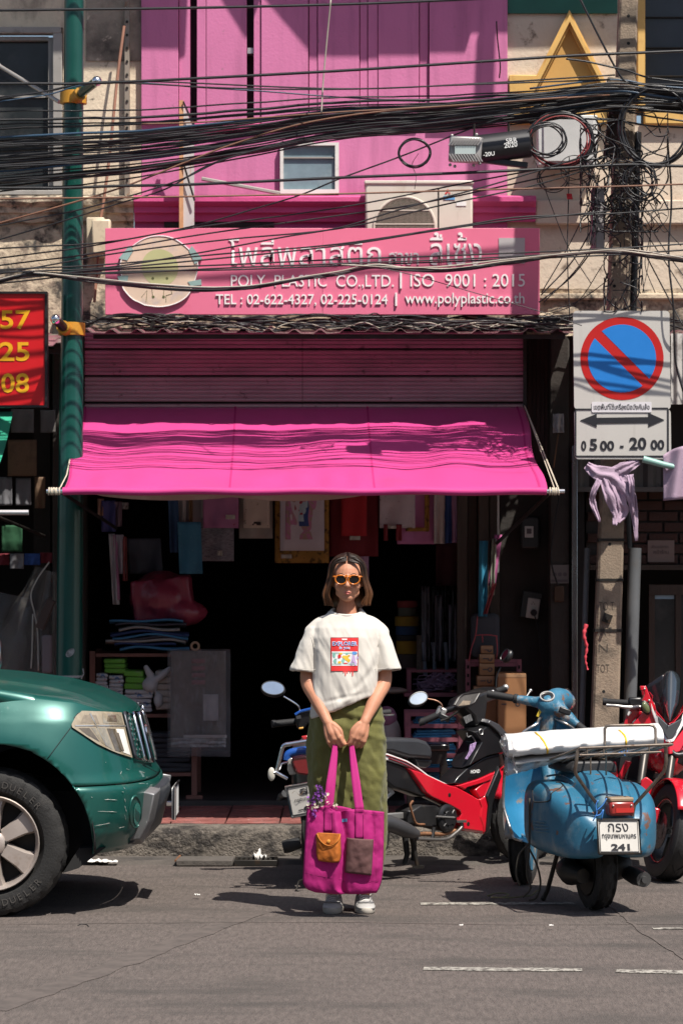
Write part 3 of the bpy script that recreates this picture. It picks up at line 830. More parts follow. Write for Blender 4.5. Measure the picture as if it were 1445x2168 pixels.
m=MB();m.bb(wx(176,17.9),wx(1110,17.9),yS+.02,yS+.05,2.45,2.98);m.build('backing',M('shutter_gap',(.012,.008,.01),.8),sh,smooth=0)
m=MB();m.bb(wx(1106,17.9),wx(1113,17.9),yS-.03,yS+.03,2.4,2.98);m.bb(wx(170,17.9),wx(179.5,17.9),yS-.03,yS+.03,2.4,2.98);m.build('side_rail',DARK_STEEL,sh,smooth=0)
# awning
AWN=M('hot_pink_awning_cloth',(.50,.026,.185),.7,var=.05,vs=2,bump=.12,bs=260,sheen=.1,dirt=((.43,.03,.16),2.5,.55,.3))
aw=thing('awning','hot pink cloth awning stretched over a lashed steel bar','awning',(wx(645,17),3.9,2.52))
by,bz=2.30,1.995
ax0,ax1,fx0,fx1=wx(178,17.9),wx(1107,17.9),wx(133,16.3),wx(1156,16.3)
def awn(u,v):
 x=(ax0+(ax1-ax0)*u)*(1-v)+(fx0+(fx1-fx0)*u)*v
 y=3.88+(by-3.88)*v;z=2.525+(bz+.012-2.525)*v
 sag=.045*math.sin(math.pi*v)*(.8+.35*math.sin(math.pi*u))
 rip=.009*math.sin(math.pi*v)*math.sin(u*23+3*v+2*math.sin(u*7))+.020*math.sin(math.pi*v)*fbm((u*6,v*2.0,1),1)
 rip+=.007*math.exp(-((v-.88)/.12)**2)*math.sin(u*60+4*math.sin(u*11))
 ed=math.exp(-(min(u,1-u)/.03)**2)*.012*math.sin(v*9)
 return Vector((x+ed,y,z-sag+rip))
m=MB();m.sheet(awn,130,40);m.build('cloth',AWN,aw,smooth=180,solid=.003,recalc=False)
m=MB();m.tube([Vector((fx0+(fx1-fx0)*k/40,by+.002*math.sin(k),bz+.003*math.sin(k*.7)))for k in range(41)],.021,10);m.build('front_hem',AWN,aw,smooth=60)
for u in(.004,.30,.345,.645,.985):
 m=MB();m.loft([[awn(max(0,u-.002),v/30)+Vector((0,-.001,.0035))for v in range(31)],[awn(min(1,u+.002),v/30)+Vector((0,-.001,.0035))for v in range(31)]],caps=False,closed=False)
 if u in(.345,.645,.004,.985):m.build('seam',M('pink_seam_tape',(.40,.010,.13),.8),aw,smooth=0)
m=MB();m.tube([Vector((wx(99,16.3),by,bz)),Vector((wx(1194,16.3),by,bz))],.0135,10);m.build('front_bar',CHROME,aw,smooth=60)
TW=M('pale_twine',(.48,.42,.33),.9,var=.2)
for xx in(104,109,113,117,121,126):
 m=MB();m.torus((wx(xx,16.3),by,bz),X+Z*rnd.uniform(-.15,.15)+Y*rnd.uniform(-.1,.1),.018,.0045,14,5);m.build('lashing',TW,aw)
for xx in(1163,1168,1172,1176,1181):
 m=MB();m.torus((wx(xx,16.3),by,bz),X+Z*rnd.uniform(-.15,.15)+Y*rnd.uniform(-.1,.1),.018,.0045,14,5);m.build('lashing',TW,aw)
m=MB();m.tube([Vector((wx(1108,17.9),3.84,2.53)),Vector((wx(1180,16.3),by,bz+.02))],.004,5)
m.tube([Vector((wx(1112,17.9),3.84,2.5)),Vector((wx(1172,16.3),by,bz+.02))],.003,5);m.build('tie_rope',TW,aw)
m=MB();m.tube([Vector((wx(128,16.3),by,bz+.02)),awn(.0,.8)+Vector((-.012,0,0)),awn(.0,.6)],.004,5);m.build('tie_rope',TW,aw)
for xx,xe in((1162,1052),(133,245)):
 m=MB();m.tube([Vector((wx(xx,16.3),by+.01,bz-.01)),Vector((wx(xe,17.9),3.95,wz(1150,17.9)if xx>500 else wz(1118,17.9)))],.011,6);m.build('folding_arm',DARK_STEEL,aw)
LIN=M('dirty_pink_lining',(.40,.24,.22),.85,var=.15,vs=4,dirt=((.5,.42,.38),3,.5,.2))
def lin(x0p,x1p,drop):
 def f(u,v):
  px=x0p+(x1p-x0p)*u
  return Vector((wx(px,16.4),by+.06+.10*v+.012*fbm((u*8,v*2,x0p),1),bz+.01-(drop*math.sin(math.pi*u)**.7+.006)*v-.02*v))
 m=MB();m.sheet(f,40,5);m.build('lining',LIN,aw,smooth=180,recalc=False)
lin(204,520,.030);lin(470,770,.034);lin(700,1150,.0)
# green steel post with clamps
GRN=M('green_gloss_paint',(.004,.062,.048),.32,var=.15,vs=6,coat=.3,dirt=((.008,.045,.037),5,.55,.2),dirt2=((.25,.28,.26),26,.735,.04))
gp=thing('green_post','tall dark green steel post with yellow clamps beside the awning','post',W(147,1640,17.0))
base=Vector((wx(145,17.0),3.0,.165));gp.location=base
def gx(z):
 return base.x+(wx(158,17.0)-base.x)*(z-.17)/(5.0-.17)
m=MB()
prof=[(.165,.0735),(1.6,.0725),(2.05,.071),(2.08,.068),(2.75,.0655),(2.80,.061),(3.6,.0585),(4.2,.056),(7.2,.050)]
rings=[]
for z,r in prof:
 rings.append([Vector((gx(z)+r*math.cos(6.28319*k/28),3.0+r*math.sin(6.28319*k/28),z))for k in range(28)])
m.loft(rings);m.build('pole',GRN,gp,smooth=40)
m=MB();m.lathe([(0,.13),(.02,.13),(.022,.085),(.06,.08)],(base.x,3.0,.165),Z,24);m.build('base_plate',DARK_STEEL,gp,smooth=30)
YC=M('ochre_clamp_paint',(.50,.24,.022),.5,var=.2,vs=10,dirt=((.2,.09,.03),12,.58,.15))
for py,ex,ez,ang in((207,205,172,0),(697,118,676,1)):
 z=wz(py,17.0);r=.075
 m=MB();m.lathe([(-.036,r*.9),(-.034,r),(.034,r),(.036,r*.9)],(gx(z),3.0,z),Z,24);cl=m.build('clamp',YC,gp,smooth=35)
 a0=Vector((gx(z)+(.02 if not ang else-.03),2.94,z-.005));a1=W(ex,ez,16.62 if not ang else 16.6)
 m=MB();m.tube([a0,a0 .lerp(a1,.25)],.037,14);m.build('arm_socket',YC,gp,smooth=60)
 m=MB();m.tube([a0,a1],.0255,14);m.build('arm',GRN if not ang else DARK_STEEL,gp,smooth=60)
 m=MB();m.ell(a1,.0285,14,10);m.build('arm_cap',CHROME,gp,smooth=180)
m=MB();m.lathe([(0,.0755),(.012,.0755)],(gx(.9),3.0,wz(1434,17.0)),Z,24);m.tube([Vector((gx(.9)+.07,2.96,wz(1437,17))),Vector((gx(.9)+.085,2.95,wz(1425,17))),Vector((gx(.9)+.08,2.95,wz(1415,17)))],.004,5);m.build('tape_band',M('grey_tape',(.3,.3,.3),.6),gp)
m=MB();m.disc(Vector((gx(1.1)+.010,2.9255,wz(1382,16.93))),-Y,.030,20,.018);m.build('sticker',M('black_white_sticker',(.22,.22,.22),.5,var=.9,vs=60),gp,smooth=0)
# concrete utility pole
CON=M('weathered_pole_concrete',(.235,.18,.13),.92,var=.25,vs=7,bump=.45,bs=90,dirt=((.085,.068,.052),5,.50,.16),dirt2=((.045,.038,.032),26,.66,.06))
up_=thing('utility_pole','leaning square concrete utility pole carrying the cables and the parking sign','utility pole')
up_.location=(wx(1275,16.9),2.9,.165)
def ux(z):
 return wx(1277,16.9)+(wx(1328,16.9)-wx(1277,16.9))*(z-.6)/4.1
def uh(z):return.078-.0055*(z)
rings=[]
for i in range(30):
 z=.15+7.0*i/29;h=uh(z);c_=.012
 x,y=ux(z),2.9
 rr=[]
 for sx_,sy_,o1,o2 in((1,-1,(-c_,0),(0,c_)),(1,1,(0,-c_),(-c_,0)),(-1,1,(c_,0),(0,-c_)),(-1,-1,(0,c_),(c_,0))):
  for oo in(o1,o2):
   rr.append(Vector((x+sx_*h+oo[0],y+sy_*h+oo[1],z)))
 rings.append(rr)
m=MB();m.loft(rings);m.build('pole',CON,up_,smooth=20)
def onpole(px,py,off=.0):
 z=wz(py,16.82);return Vector((wx(px,16.82),2.9-uh(z)-off,z))
for px_,py_ in((1290,1152),(1300,560),(1300,605),(1330,32),(1330,90),(1277,1464)):
 m=MB();m.disc(onpole(px_,py_,.001),-Y,.009,12);m.build('bolt_hole',M('hole_black',(.008,.008,.008),.9),up_,smooth=0)
for py_ in(1143,1228,1335):
 z=wz(py_,16.82);h=uh(z)+.004
 m=MB();m.bb(ux(z)-h,ux(z)+h,2.9-h,2.9+h,z-.008,z+.008);m.build('strap',DARK_STEEL,up_,smooth=0)
m=MB();c=onpole(1284,1309,.006);m.box(c,(.05,.012,.05),Matrix.Rotation(R(20),3,'Y'));m.lathe([(0,.011),(.05,.009)],c,-Y,10);m.build('bolt_plate',DARK_STEEL,up_)
ENG=M('engraved_groove',(.06,.05,.04),.9)
for bd,px_,py_,ww in(('TO T',1283,1283,.085),('TA 7',1278,1337,.085),('N',1276,1372,.05),('TOT',1275,1415,.07)):
 m=MB();m.text(bd,onpole(px_,py_,.0012),X,Z,w=ww,h=.045,ext=.0005,bold=-.012);m.build('engraved_letters',ENG,up_,smooth=0)
 # pole-side details: cross timber, conduit, small box
m=MB();m.box(Vector((ux(4.1)-.06,2.79,wz(250,16.7))),(.085,.06,.40),Matrix.Rotation(R(7),3,'Y'));m.build('cross_timber',M('charred_timber',(.05,.028,.022),.9,var=.4,vs=10,bump=.6),up_,bev=.006)
m=MB();m.box(Vector((wx(1298,16.7),2.76,wz(178,16.7))),(.07,.05,.09),Matrix.Rotation(R(8),3,'Y'));m.build('cap_block',CON,up_,bev=.008)
m=MB();m.tube([Vector((ux(z)+uh(z)+.022,2.88,z))for z in(2.2,2.8,3.4,4.0)],.02,8);m.build('cable_duct',BLACK_PLASTIC,up_)
t=thing('junction_box','grey and pink narrow junction box hung left of the concrete pole','box',W(1264,525,16.7))
m=MB();p,q=W(1252,526,16.72),W(1279,398,16.72);m.bb(p.x+.02,q.x,p.y,p.y+.1,p.z,q.z);m.build('body',M('grey_box_paint',(.32,.30,.30),.5,var=.15),t,bev=.005)
m=MB();m.bb(p.x,p.x+.0195,p.y-.005,p.y+.1,p.z,q.z);m.build('side_lid',M('dusty_pink_lid',(.32,.16,.20),.6),t,bev=.003)
# no-parking sign on the pole
ds=16.62
ns=thing('parking_sign','no parking sign with red and blue roundel, arrows and hours on the pole','traffic sign',W(1315,972,ds))
SW=M('grey_white_sign_sheet',(.47,.45,.42),.45,var=.05,vs=3,dirt=((.40,.38,.35),3,.55,.3,(8,1,.6)))
def Q(x,y,o=0):return W(x,y,ds)+Vector((0,o,0))
def plate(x0,x1,y0,y1,r,th,off,name,mat,parent=ns,skew=0):
 pts=[]
 for cx2,cy2,a0 in((x1-r,y0+r,0),(x0+r,y0+r,90),(x0+r,y1-r,180),(x1-r,y1-r,270)):
  for k in range(6):
   a=R(a0+18*k);px_=cx2+r*math.cos(a);py_=cy2-r*math.sin(a)
   pts.append(Q(px_+skew*(py_-y0),py_-(px_-x0)*.012*0,off))
 m=MB();m.prism(pts,(0,th,0));return m.build(name,mat,parent,smooth=30)
plate(1212,1416,658,867,8,.012,0,'upper_plate',SW,skew=.012)
plate(1214.5,1418.5,866.5,972,8,.012,.0005,'lower_plate',SW,skew=.012)
SRED=M('sign_red',(.42,.008,.006),.45,var=.04);SBLU=M('sign_blue',(.012,.17,.52),.45,var=.05)
c=Q(1315.5,759,-.0015)
m=MB();m.disc(c,-Y,88*ds/F,72);m.build('roundel',SRED,ns,smooth=0)
rb=72*ds/F;hw=10.5*ds/F
for sgn in(1,-1):
 pts=[];a_c=math.asin(hw/rb)
 base_a=R(-45)if sgn>0 else R(135)
 for k in range(37):
  a=base_a+a_c+(math.pi-2*a_c)*k/36
  pts.append(c+Vector((math.cos(a)*rb,-.0012,math.sin(a)*rb)))
 m=MB();m.add(pts,[tuple(range(len(pts)))]);m.build('blue_half',SBLU,ns,smooth=0)
INK=M('sign_black',(.012,.012,.016),.5)
m=MB()
for x0,x1,y0,y1 in((1216,1219,866,966),(1411,1414.5,866,966),(1217,1413,964.5,967.5),(1217,1252,865,868),(1379,1413,863,866)):
 u,v=Q(x0,y1,-.003),Q(x1,y0,-.001);m.bb(u.x,v.x,u.y,v.y,u.z,v.z)
m.build('border',INK,ns,smooth=0)
m=MB();pts=[(1227,890),(1262,876),(1262,884.5),(1371,883),(1371,874),(1405,889),(1371,904),(1371,895.5),(1262,897),(1262,905)]
m.prism([Q(x,y,-.003)for x,y in pts],(0,.002,0));m.build('double_arrow',INK,ns,smooth=0)
plate(1251.5,1378,851,873,2,.002,-.0045,'sticker',M('white_sticker',(.60,.58,.60),.5),skew=0)
m=MB();m.text('เขตพื้นที่ใช้เครื่องมือบังคับล้อ',Q(1314.5,861,-.005),X,Z,w=pxw(118,ds),h=pxw(13,ds),bold=.012,ext=.0006);m.build('lettering',INK,ns,smooth=0)
for bd,x0,x1,y0,y1 in(('0',1229,1240,933,954),('5',1247,1263,929,954),('00',1269,1299,933,954),('-',1311,1319,943.5,948),('20',1331,1367,926,952),('00',1376,1405,931,952)):
 m=MB();m.text(bd,Q((x0+x1)/2,(y0+y1)/2,-.002),X,Z,w=pxw(x1-x0,ds),h=pxw(y1-y0,ds),bold=.03,ext=.001);m.build('numeral',INK,ns,smooth=0)
 # red sign with telephone digits at the left edge
dr=16.9
rs=thing('red_sign','red sign board with yellow digits hanging at the left edge of the frame','sign',W(20,862,dr))
u,v=W(-330,858,dr),W(96,622,dr)
m=MB();m.bb(u.x,v.x,u.y,u.y+.06,u.z,v.z);m.build('panel',M('red_lightbox_face',(.52,.010,.014),.35,var=.05),rs,smooth=0)
m=MB();th=.012
m.bb(u.x-th,v.x+th,u.y-.012,u.y+.07,v.z,v.z+th);m.bb(u.x-th,v.x+th,u.y-.012,u.y+.07,u.z-th,u.z);m.bb(v.x,v.x+th,u.y-.012,u.y+.07,u.z,v.z)
m.build('frame',BLACK_PLASTIC,rs,smooth=0)
YD=M('sign_yellow',(.72,.36,.012),.4)
for bd,x1,y0,y1,wpx in(('657',65,656,697,96),('725',63,724,765,96),('08',62,790,832,59)):
 m=MB();m.text(bd,W(x1-wpx/2,(y0+y1)/2,dr)-Y*.002,X,Z,w=pxw(wpx,dr),h=pxw(y1-y0,dr),bold=.018,ext=.001);m.build('digits',YD,rs,smooth=0)
 # neighbouring green awning corner with its bar
GA=M('green_awning_cloth',(.025,.33,.20),.7,var=.08,vs=3)
ga=thing('green_awning','corner of a green cloth awning at the left edge beside the red sign','awning',W(-40,970,17))
def gaw(u,v):
 a=W(28+(u-1)*400,872,17.85);b=W(-8+(u-1)*400,1000,16.5);p=a.lerp(b,v);p.z-=.04*math.sin(math.pi*v);return p
m=MB();m.sheet(gaw,20,16);m.build('cloth',GA,ga,smooth=180,recalc=False,solid=.003)
m=MB();m.tube([W(-330,1085,16.4),W(61,1085,16.4)],.0145,12);m.build('front_bar',M('galvanised_tube',(.50,.49,.50),.4,.6),ga,smooth=60)
m=MB();m.tube([W(-60,1066,16.4),W(0,1096,16.8),W(95,1135,17.5)],.010,8);m.build('folding_arm',DARK_STEEL,ga,smooth=60)
# lilac cloth tied round the pole, cloth hung on a tube, pipes at the pole's foot
LIL=M('faded_lilac_cloth',(.36,.26,.34),.85,var=.12,vs=6,bump=.3,bs=150,dirt=((.23,.17,.25),5,.5,.2))
cl=thing('tied_cloth','faded lilac rags knotted round the concrete pole under the parking sign','cloth',W(1290,1100,16.6))
def rag(pts,ws,dd=16.62,tw=0,fold=.016):
 P=spline([W(x,y,dd-.02*(i%2))for i,(x,y)in enumerate(pts)],6);n_=len(P);rr=[]
 for i,p in enumerate(P):
  u=i/(n_-1)*(len(ws)-1);k=min(int(u),len(ws)-2);w_=(ws[k]*(1-u+k)+ws[k+1]*(u-k))*dd/F*1.2
  t_=(P[min(i+1,n_-1)]-P[max(i-1,0)]).normalized();s2=t_.cross(Y).normalized()
  rr.append([p+s2*(w_*(j/12-.5)*(1+.25*fbm((i*.5,tw,1),1)))+Y*(fold*math.sin(j*.62+tw+i*.12)*min(1,w_*9)*.7+.016*fbm((i*.22,j*.30,tw),1))for j in range(13)])
 m=MB();m.loft(rr,caps=False,closed=False);return m.build('rag',LIL,cl,smooth=180,solid=.003,recalc=False)
rag([(1240,985),(1262,1000),(1300,1012),(1330,1040),(1342,1090),(1346,1145)],[14,26,34,20,12,4])
rag([(1352,978),(1325,990),(1290,1010),(1268,1022)],[10,22,30,12],16.64,1)
rag([(1268,1015),(1256,1040),(1254,1065),(1268,1105)],[10,9,12,4],16.6,2)
rag([(1275,1010),(1290,1050),(1302,1085),(1300,1112)],[16,22,14,7],16.61,.5)
rag([(1300,1010),(1308,1055),(1318,1085),(1306,1108)],[22,26,18,5],16.63,3)
rag([(1332,1005),(1336,1030),(1340,1090)],[12,10,3],16.6,.7)
t=thing('hanging_cloth','lilac cloth draped over a pale green tube at the right edge','cloth',W(1430,1058,16.5))
def hc(u,v):
 px_=1403+90*u;py_=(938+26*math.exp(-u*3))*(1-v)+(1060-8*u)*v
 return W(px_,py_,16.5+.03*math.sin(u*11+v*2))
m=MB();m.sheet(hc,30,16);m.build('cloth',LIL,t,smooth=180,solid=.003,recalc=False)
m=MB();m.tube([W(1360,972,16.5),W(1404,984,16.5),W(1500,1005,16.5)],[.019,.017,.010],12);m.build('tube',M('pale_green_pvc',(.20,.36,.32),.45),t,smooth=60)
for px_,nm,rr_,top_,lab in((1344,'drain_pipe',.036,1160,'grey upright pipe on the right of the concrete pole'),(1243,'conduit',.016,1160,'thin grey upright conduit on the left of the concrete pole')):
 m=MB();m.tube([Vector((wx(px_-18,16.95),2.98,.165)),Vector((wx(px_,16.95),2.98,wz(top_,16.95)))],rr_,16)
 tag(m.build(nm,M('dusty_grey_pvc',(.085,.09,.095),.6,var=.2,dirt=((.08,.075,.07),6,.52,.2)),smooth=60),lab,'pipe')
m=MB();m.tube(spline([W(1332,1160,16.85),W(1328,1080,16.84),W(1324,1000,16.84)],4),.014,8);tag(m.build('cable_sleeve',BLACK_PLASTIC,smooth=60),'black cable sleeve rising out of the grey pipe under the rags','cable')
m=MB();P=spline([W(1240,1322,16.8),W(1235,1345,16.79),W(1241,1370,16.8),W(1238,1395,16.8),W(1243,1418,16.8)],5)
m.tube(P,[.012*(1-.7*i/len(P))+.003*math.sin(i*2.3)for i in range(len(P))],6)
tag(m.build('red_string',M('red_plastic_string',(.55,.05,.07),.6),smooth=60),'knotted red plastic string tied to the conduit left of the pole','string')
# ---------------------------------------------------------------- overhead cables
CAB=M('black_cable_sheath',(.012,.012,.014),.42,var=.3,dirt=((.05,.048,.046),10,.6,.2))
CABB=M('brown_cable_sheath',(.16,.075,.045),.55,var=.2)
CABW=M('bare_pale_cable',(.34,.30,.25),.5,var=.25)
CABU=M('blue_black_sheath',(.02,.05,.09),.4,var=.3)
L_BUN='black overhead cable sagging in the thick bundle that runs to the concrete pole'
L_SGN='thin black cable strung across the front of the pink shop sign'
L_DIA='thin black cable slanting up from the left edge to the concrete pole'
L_ONE=None
def cable(pts,r,dd,mat=CAB,label=L_BUN,group='overhead cables',name='overhead_cable',wob=.0):
 """pts: photo pixels at about dd metres from the camera; a cable hangs through them and on past the frame."""
 ph=rnd.uniform(0,6)
 P=[]
 for i,p in enumerate(pts):
  w=W(p[0],p[1],p[2]if len(p)>2 else dd)
  w.y+=.02*math.sin(ph+i*1.3);P.append(w)
 if pts[0][0]<20 and pts[0][0]>-50:
  P=[P[0]+(P[0]-P[1]).normalized()*2.0]+P
 if pts[-1][0]>1425:
  P=P+[P[-1]+(P[-1]-P[-2]).normalized()*1.6]
 q=spline(P,8)
 if wob:
  q=[v+Vector((0,wob*fbm((v.x*3,ph,1),1),wob*fbm((v.x*3,ph,5),1)))for v in q]
 m=MB();m.tube(q,r,5)
 return tag(m.build(name,mat,smooth=180),label,'cable',group)
T,t_=.0078,.0046
one=lambda s:dict(label=s,group=None)
# single lines
cable([(0,23),(360,17),(722,8),(960,0),(1200,-10),(1450,-22)],T,16.3,label='topmost thick black cable, nearly level across the top of the frame',group=None)
cable([(0,178),(180,176),(415,165),(722,150),(1000,133),(1222,118),(1450,107)],T*1.05,16.25,label='thick black cable passing in front of the concrete pole under the yellow gable',group=None)
cable([(0,210),(90,196),(180,177),(300,176),(480,186),(722,190),(1000,180),(1290,168)],t_,16.55)
cable([(0,216),(100,200),(170,180),(270,174),(420,186),(560,194),(722,205),(900,214)],t_*.9,16.6,CABU)
cable([(0,206),(110,193),(185,176),(330,172),(722,187),(1000,178),(1300,160)],t_,16.58)
cable([(0,399),(130,398),(250,393),(415,390),(722,377),(1000,366),(1180,356),(1320,348),(1450,352)],T*1.1,16.45,label='thick black cable level with the top of the air conditioner',group=None)
cable([(0,421),(340,418),(722,411),(1000,402),(1300,394),(1450,390)],.0052,16.4,CABB,'thin reddish cable nearly level above the shop sign',None)
# the fan on the left gathering into the bundle on the right
fan=[(235,206,182),(256,217,186),(262,224,190),(272,229,192),(290,233,196),(303,238,198),(312,243,202),(320,247,204),(334,252,208),(345,258,211),(352,264,214),(362,269,217),(372,274,222),(381,281,225),(386,288,229),(390,292,232),(393,285,226),(397,279,220),(330,262,199),(297,243,190),(340,276,205),(310,255,196)]
for k,(a,b,c)in enumerate(fan):
 sag=rnd.uniform(4,12)
 p=[(0,a),(180,a-(a-b)*.20+sag*.5),(360,a-(a-b)*.43+sag),(540,a-(a-b)*.72+sag*.6),(722,b),(900,b-(b-c)*.26+3),(1100,b-(b-c)*.62+3),(1295,c),(1450,c+rnd.uniform(-12,18))]
 cable(p,rnd.choice([t_,t_*1.2,.0068,.0078]),16.5+.012*k+rnd.uniform(-.02,.02),CABU if k in(4,11)else CAB,wob=.006)
for k in range(15):
 b=rnd.uniform(236,296);c=176+(b-236)*.9+rnd.uniform(-8,8);a=300+(b-236)*1.6+rnd.uniform(-14,10)
 p=[(0,a),(200,a-(a-b)*.22+6),(450,a-(a-b)*.6+8),(722,b),(950,b-(b-c)*.36+4),(1150,b-(b-c)*.7+2),(1300,c),(1450,c+rnd.uniform(-6,20))]
 cable(p,rnd.choice([t_,.0052,.006]),16.48+rnd.uniform(0,.3),wob=.008)
cable([(0,472),(120,440),(260,397),(400,340),(500,302),(640,262),(800,238),(1000,222),(1290,200)],.0052,16.5,CABB,'brown cable crossing the bundle diagonally from the lower left',None)
cable([(300,262),(420,258),(560,249),(722,238),(900,228),(1200,205)],t_,16.47,CABB,'reddish brown cable lying on the front of the cable bundle',None)
# diagonals below the bundle on the left
dia=[[(0,478),(180,442),(370,385),(480,335),(640,296),(860,268),(1100,240)],[(0,507),(130,470),(250,432),(350,400),(450,345),(600,300)],[(0,527),(220,513),(400,480),(545,440),(640,412),(722,378),(850,330),(1000,270),(1150,220)],[(0,546),(180,522),(400,484),(722,440),(1000,385),(1290,330)],[(0,562),(180,540),(420,498),(722,455),(900,428),(1290,345)],[(0,580),(250,535),(480,507),(722,484),(935,435),(1130,392),(1300,340)]]
for p,o_ in zip(dia,('highest','second','third','fourth','fifth','lowest')):
 cable(p,rnd.choice([t_,.0046]),16.42+rnd.uniform(-.05,.15),label=f'thin black cable slanting up from the left edge, {o_} of six there',group='slanting cables')
 # lines over the sign
cable([(0,578),(225,566),(425,534),(600,502),(722,482),(860,440),(1060,385),(1300,310)],t_,16.35,label='thin black cable rising steeply across the sign top, uppermost of the six there',group='cables across the sign')
for o_,p in zip(('second','third','fourth','fifth','lowest'),([(0,572),(222,560),(480,536),(722,516),(980,478),(1100,460),(1290,452),(1450,440)],[(0,590),(222,570),(480,545),(722,519),(900,492),(1060,470),(1290,447)],[(0,594),(222,572),(500,559),(722,549),(1000,540),(1290,527),(1450,516)],[(0,574),(222,580),(480,568),(722,558),(950,549),(1290,535),(1450,545)],[(0,600),(222,578),(480,572),(722,562),(960,553),(1290,540),(1450,530)])):
 cable(p,rnd.choice([t_,.0048]),16.38+rnd.uniform(-.04,.1),label=f'thin black cable across the shop sign, {o_} of six at the lettering',group='cables across the sign')
for k in range(4):
 o=k*2.2
 cable([(0,592+o),(60,576+o),(130,582+o),(222,593+o),(380,606+o*1.3),(520,605+o*1.2),(640,586+o),(722,574+o),(790,561+o),(860,566+o),(960,568+o),(1080,552+o),(1280,531+o*.5),(1450,548+o)],.0050,16.33+.012*k,CAB if k else CABW,label='black cable taped into the drooping strand over the sign lettering' if k else 'bare pale cable in the drooping strand over the sign lettering',group='taped cable strand' if k else None,wob=.004)
cable([(722,561),(900,566),(1080,548),(1290,529),(1370,534),(1450,547)],.0042,16.31,CABW,'pale grey cable over the blank sticker on the sign',None)
cable([(790,564),(880,584),(1000,618),(1145,660),(1230,690)],.0024,16.36,label='hair-thin wire sloping down over the web address on the sign',group=None)
cable([(700,0),(692,80),(684,170),(680,240)],.0045,16.3,CABW,'grey wire hanging down from the top of the frame into the bundle',None)
cable([(1222,-10),(1262,70),(1305,148),(1325,172),(1350,180)],.0062,16.55,label='black stay wire slanting down to the head of the concrete pole',group=None)
cable([(1197,126),(1240,130),(1300,142),(1330,150),(1370,165),(1450,176)],.0055,16.5)
for k,(a,b,c)in enumerate(((250,262,270),(262,244,256),(205,198,212),(188,178,186),(238,232,240),(220,226,236))):
 cable([(1120,a),(1290,b-8),(1380,b+4),(1450,c)],rnd.choice([t_,.0055]),16.6+.02*k,CABU if k==3 else CAB)
 # cables above the frame, part of the same run (they throw the shade lines on sign and awning)
for k,zz in enumerate((-70,-120,-165,-230,-260,-330)):
 cable([(-45,zz+60),(360,zz+45+10*(k%2)),(722,zz+28),(1100,zz+8),(1450,zz-6)],rnd.choice([.006,.009,.012]),16.55+rnd.uniform(-.1,.25),label='black overhead cable in the upper run above the bundle')
 # spare loops hung beside the poles
def coil(c,rx,ry,turns,dd,label,r=.0045,mat=CAB,jit=5,grp=None):
 t=[]
 for k in range(int(turns*22)):
  a=k/22*2*math.pi;j=math.sin(k*.37)*jit
  t.append(W(c[0]+(rx+j)*math.cos(a)+k*.05,c[1]+(ry+j)*math.sin(a),dd+.014*math.sin(k*.21)+k*.0006))
 m=MB();m.tube(spline(t,2),r,5)
 return tag(m.build('cable_coil',mat,smooth=180),label,'cable coil',grp)
coil((875,324),33,29,3.2,16.5,'small round loop of spare black cable hanging under the bundle',.0042,jit=2.5)
coil((1152,296),38,33,5.2,16.42,'tight black cable coil beside the amplifier tube',.0042)
coil((1182,296),66,56,5.5,16.5,'wide black and red cable coil in front of the grey panel box',.0065,jit=4)
coil((1180,298),62,53,2.2,16.48,'red cable inside the wide coil before the grey panel box',.004,M('red_cable_sheath',(.22,.03,.03),.5))
coil((1382,268),72,82,5.0,16.5,'largest black cable coil on the right of the concrete pole',.0068,jit=5)
coil((1168,378),31,26,3.0,16.55,'loose thin cable loop under the amplifier',.0032,jit=4)
coil((1350,384),30,36,5.0,16.45,'tangled black coil low on the pole',.0042,jit=6)
coil((1215,360),34,24,2.4,16.6,'thin wire loop beside the pole',.0024,jit=7)
# wild wires about the pole
def wild(n,x0,x1,y0,y1,seed,r=(.0022,.0052),name='wire_tangle',label='',dd=(16.45,16.8),cat='wires'):
 rr=random.Random(seed);m=MB()
 for k in range(n):
  x,y=rr.uniform(x0,x1),rr.uniform(y0,y1);a=rr.uniform(0,6.28);pts=[]
  d_=rr.uniform(*dd)
  for s_ in range(rr.randint(4,8)):
   pts.append(W(x,y,d_+rr.uniform(-.04,.04)));a+=rr.uniform(-.9,1.2);st=rr.uniform(12,44)
   x+=math.cos(a)*st;y+=math.sin(a)*st
   x=min(max(x,x0-12),x1+12);y=min(max(y,y0-10),y1+10)
  m.tube(spline(pts,5),rr.uniform(*r),4)
 o=m.build(name,CAB,smooth=180)
 return tag(o,label,cat,kind='stuff')
wild(85,1240,1400,250,480,3,label='tangle of thin black wires round the concrete pole head')
wild(45,1290,1345,330,650,8,label='black wires wound down the concrete pole above the parking sign',dd=(16.62,16.72))
def hang(pts,r=.003,dd=16.6,lab='thin black drop wire hanging beside the concrete pole',g='drop wires'):
 m=MB();m.tube(spline([W(x,y,dd+.05*math.sin(i*1.7))for i,(x,y)in enumerate(pts)],7),r,4)
 return tag(m.build('drop_wire',CAB,smooth=180),lab,'wire',g)
hang([(1204,330),(1202,430),(1200,540),(1205,680)],.003)
hang([(1132,340),(1160,420),(1200,520),(1250,600)],.0025)
hang([(1412,300),(1420,420),(1414,540),(1424,650),(1428,760),(1445,830)],.0055)
for x0,y0,x1,y1 in((1262,400,1145,620),(1270,450,1144,625),(1280,470,1150,640),(1260,520,1140,640),(1275,560,1150,668),(1290,590,1160,660),(1340,420,1450,590),(1350,470,1460,640),(1345,500,1450,700),(1355,400,1440,520)):
 mx,my=(x0+x1)/2+rnd.uniform(-10,10),(y0+y1)/2+rnd.uniform(6,26)
 hang([(x0,y0),(mx,my),(x1,y1)],rnd.choice([.0025,.0032,.0042]),16.75)
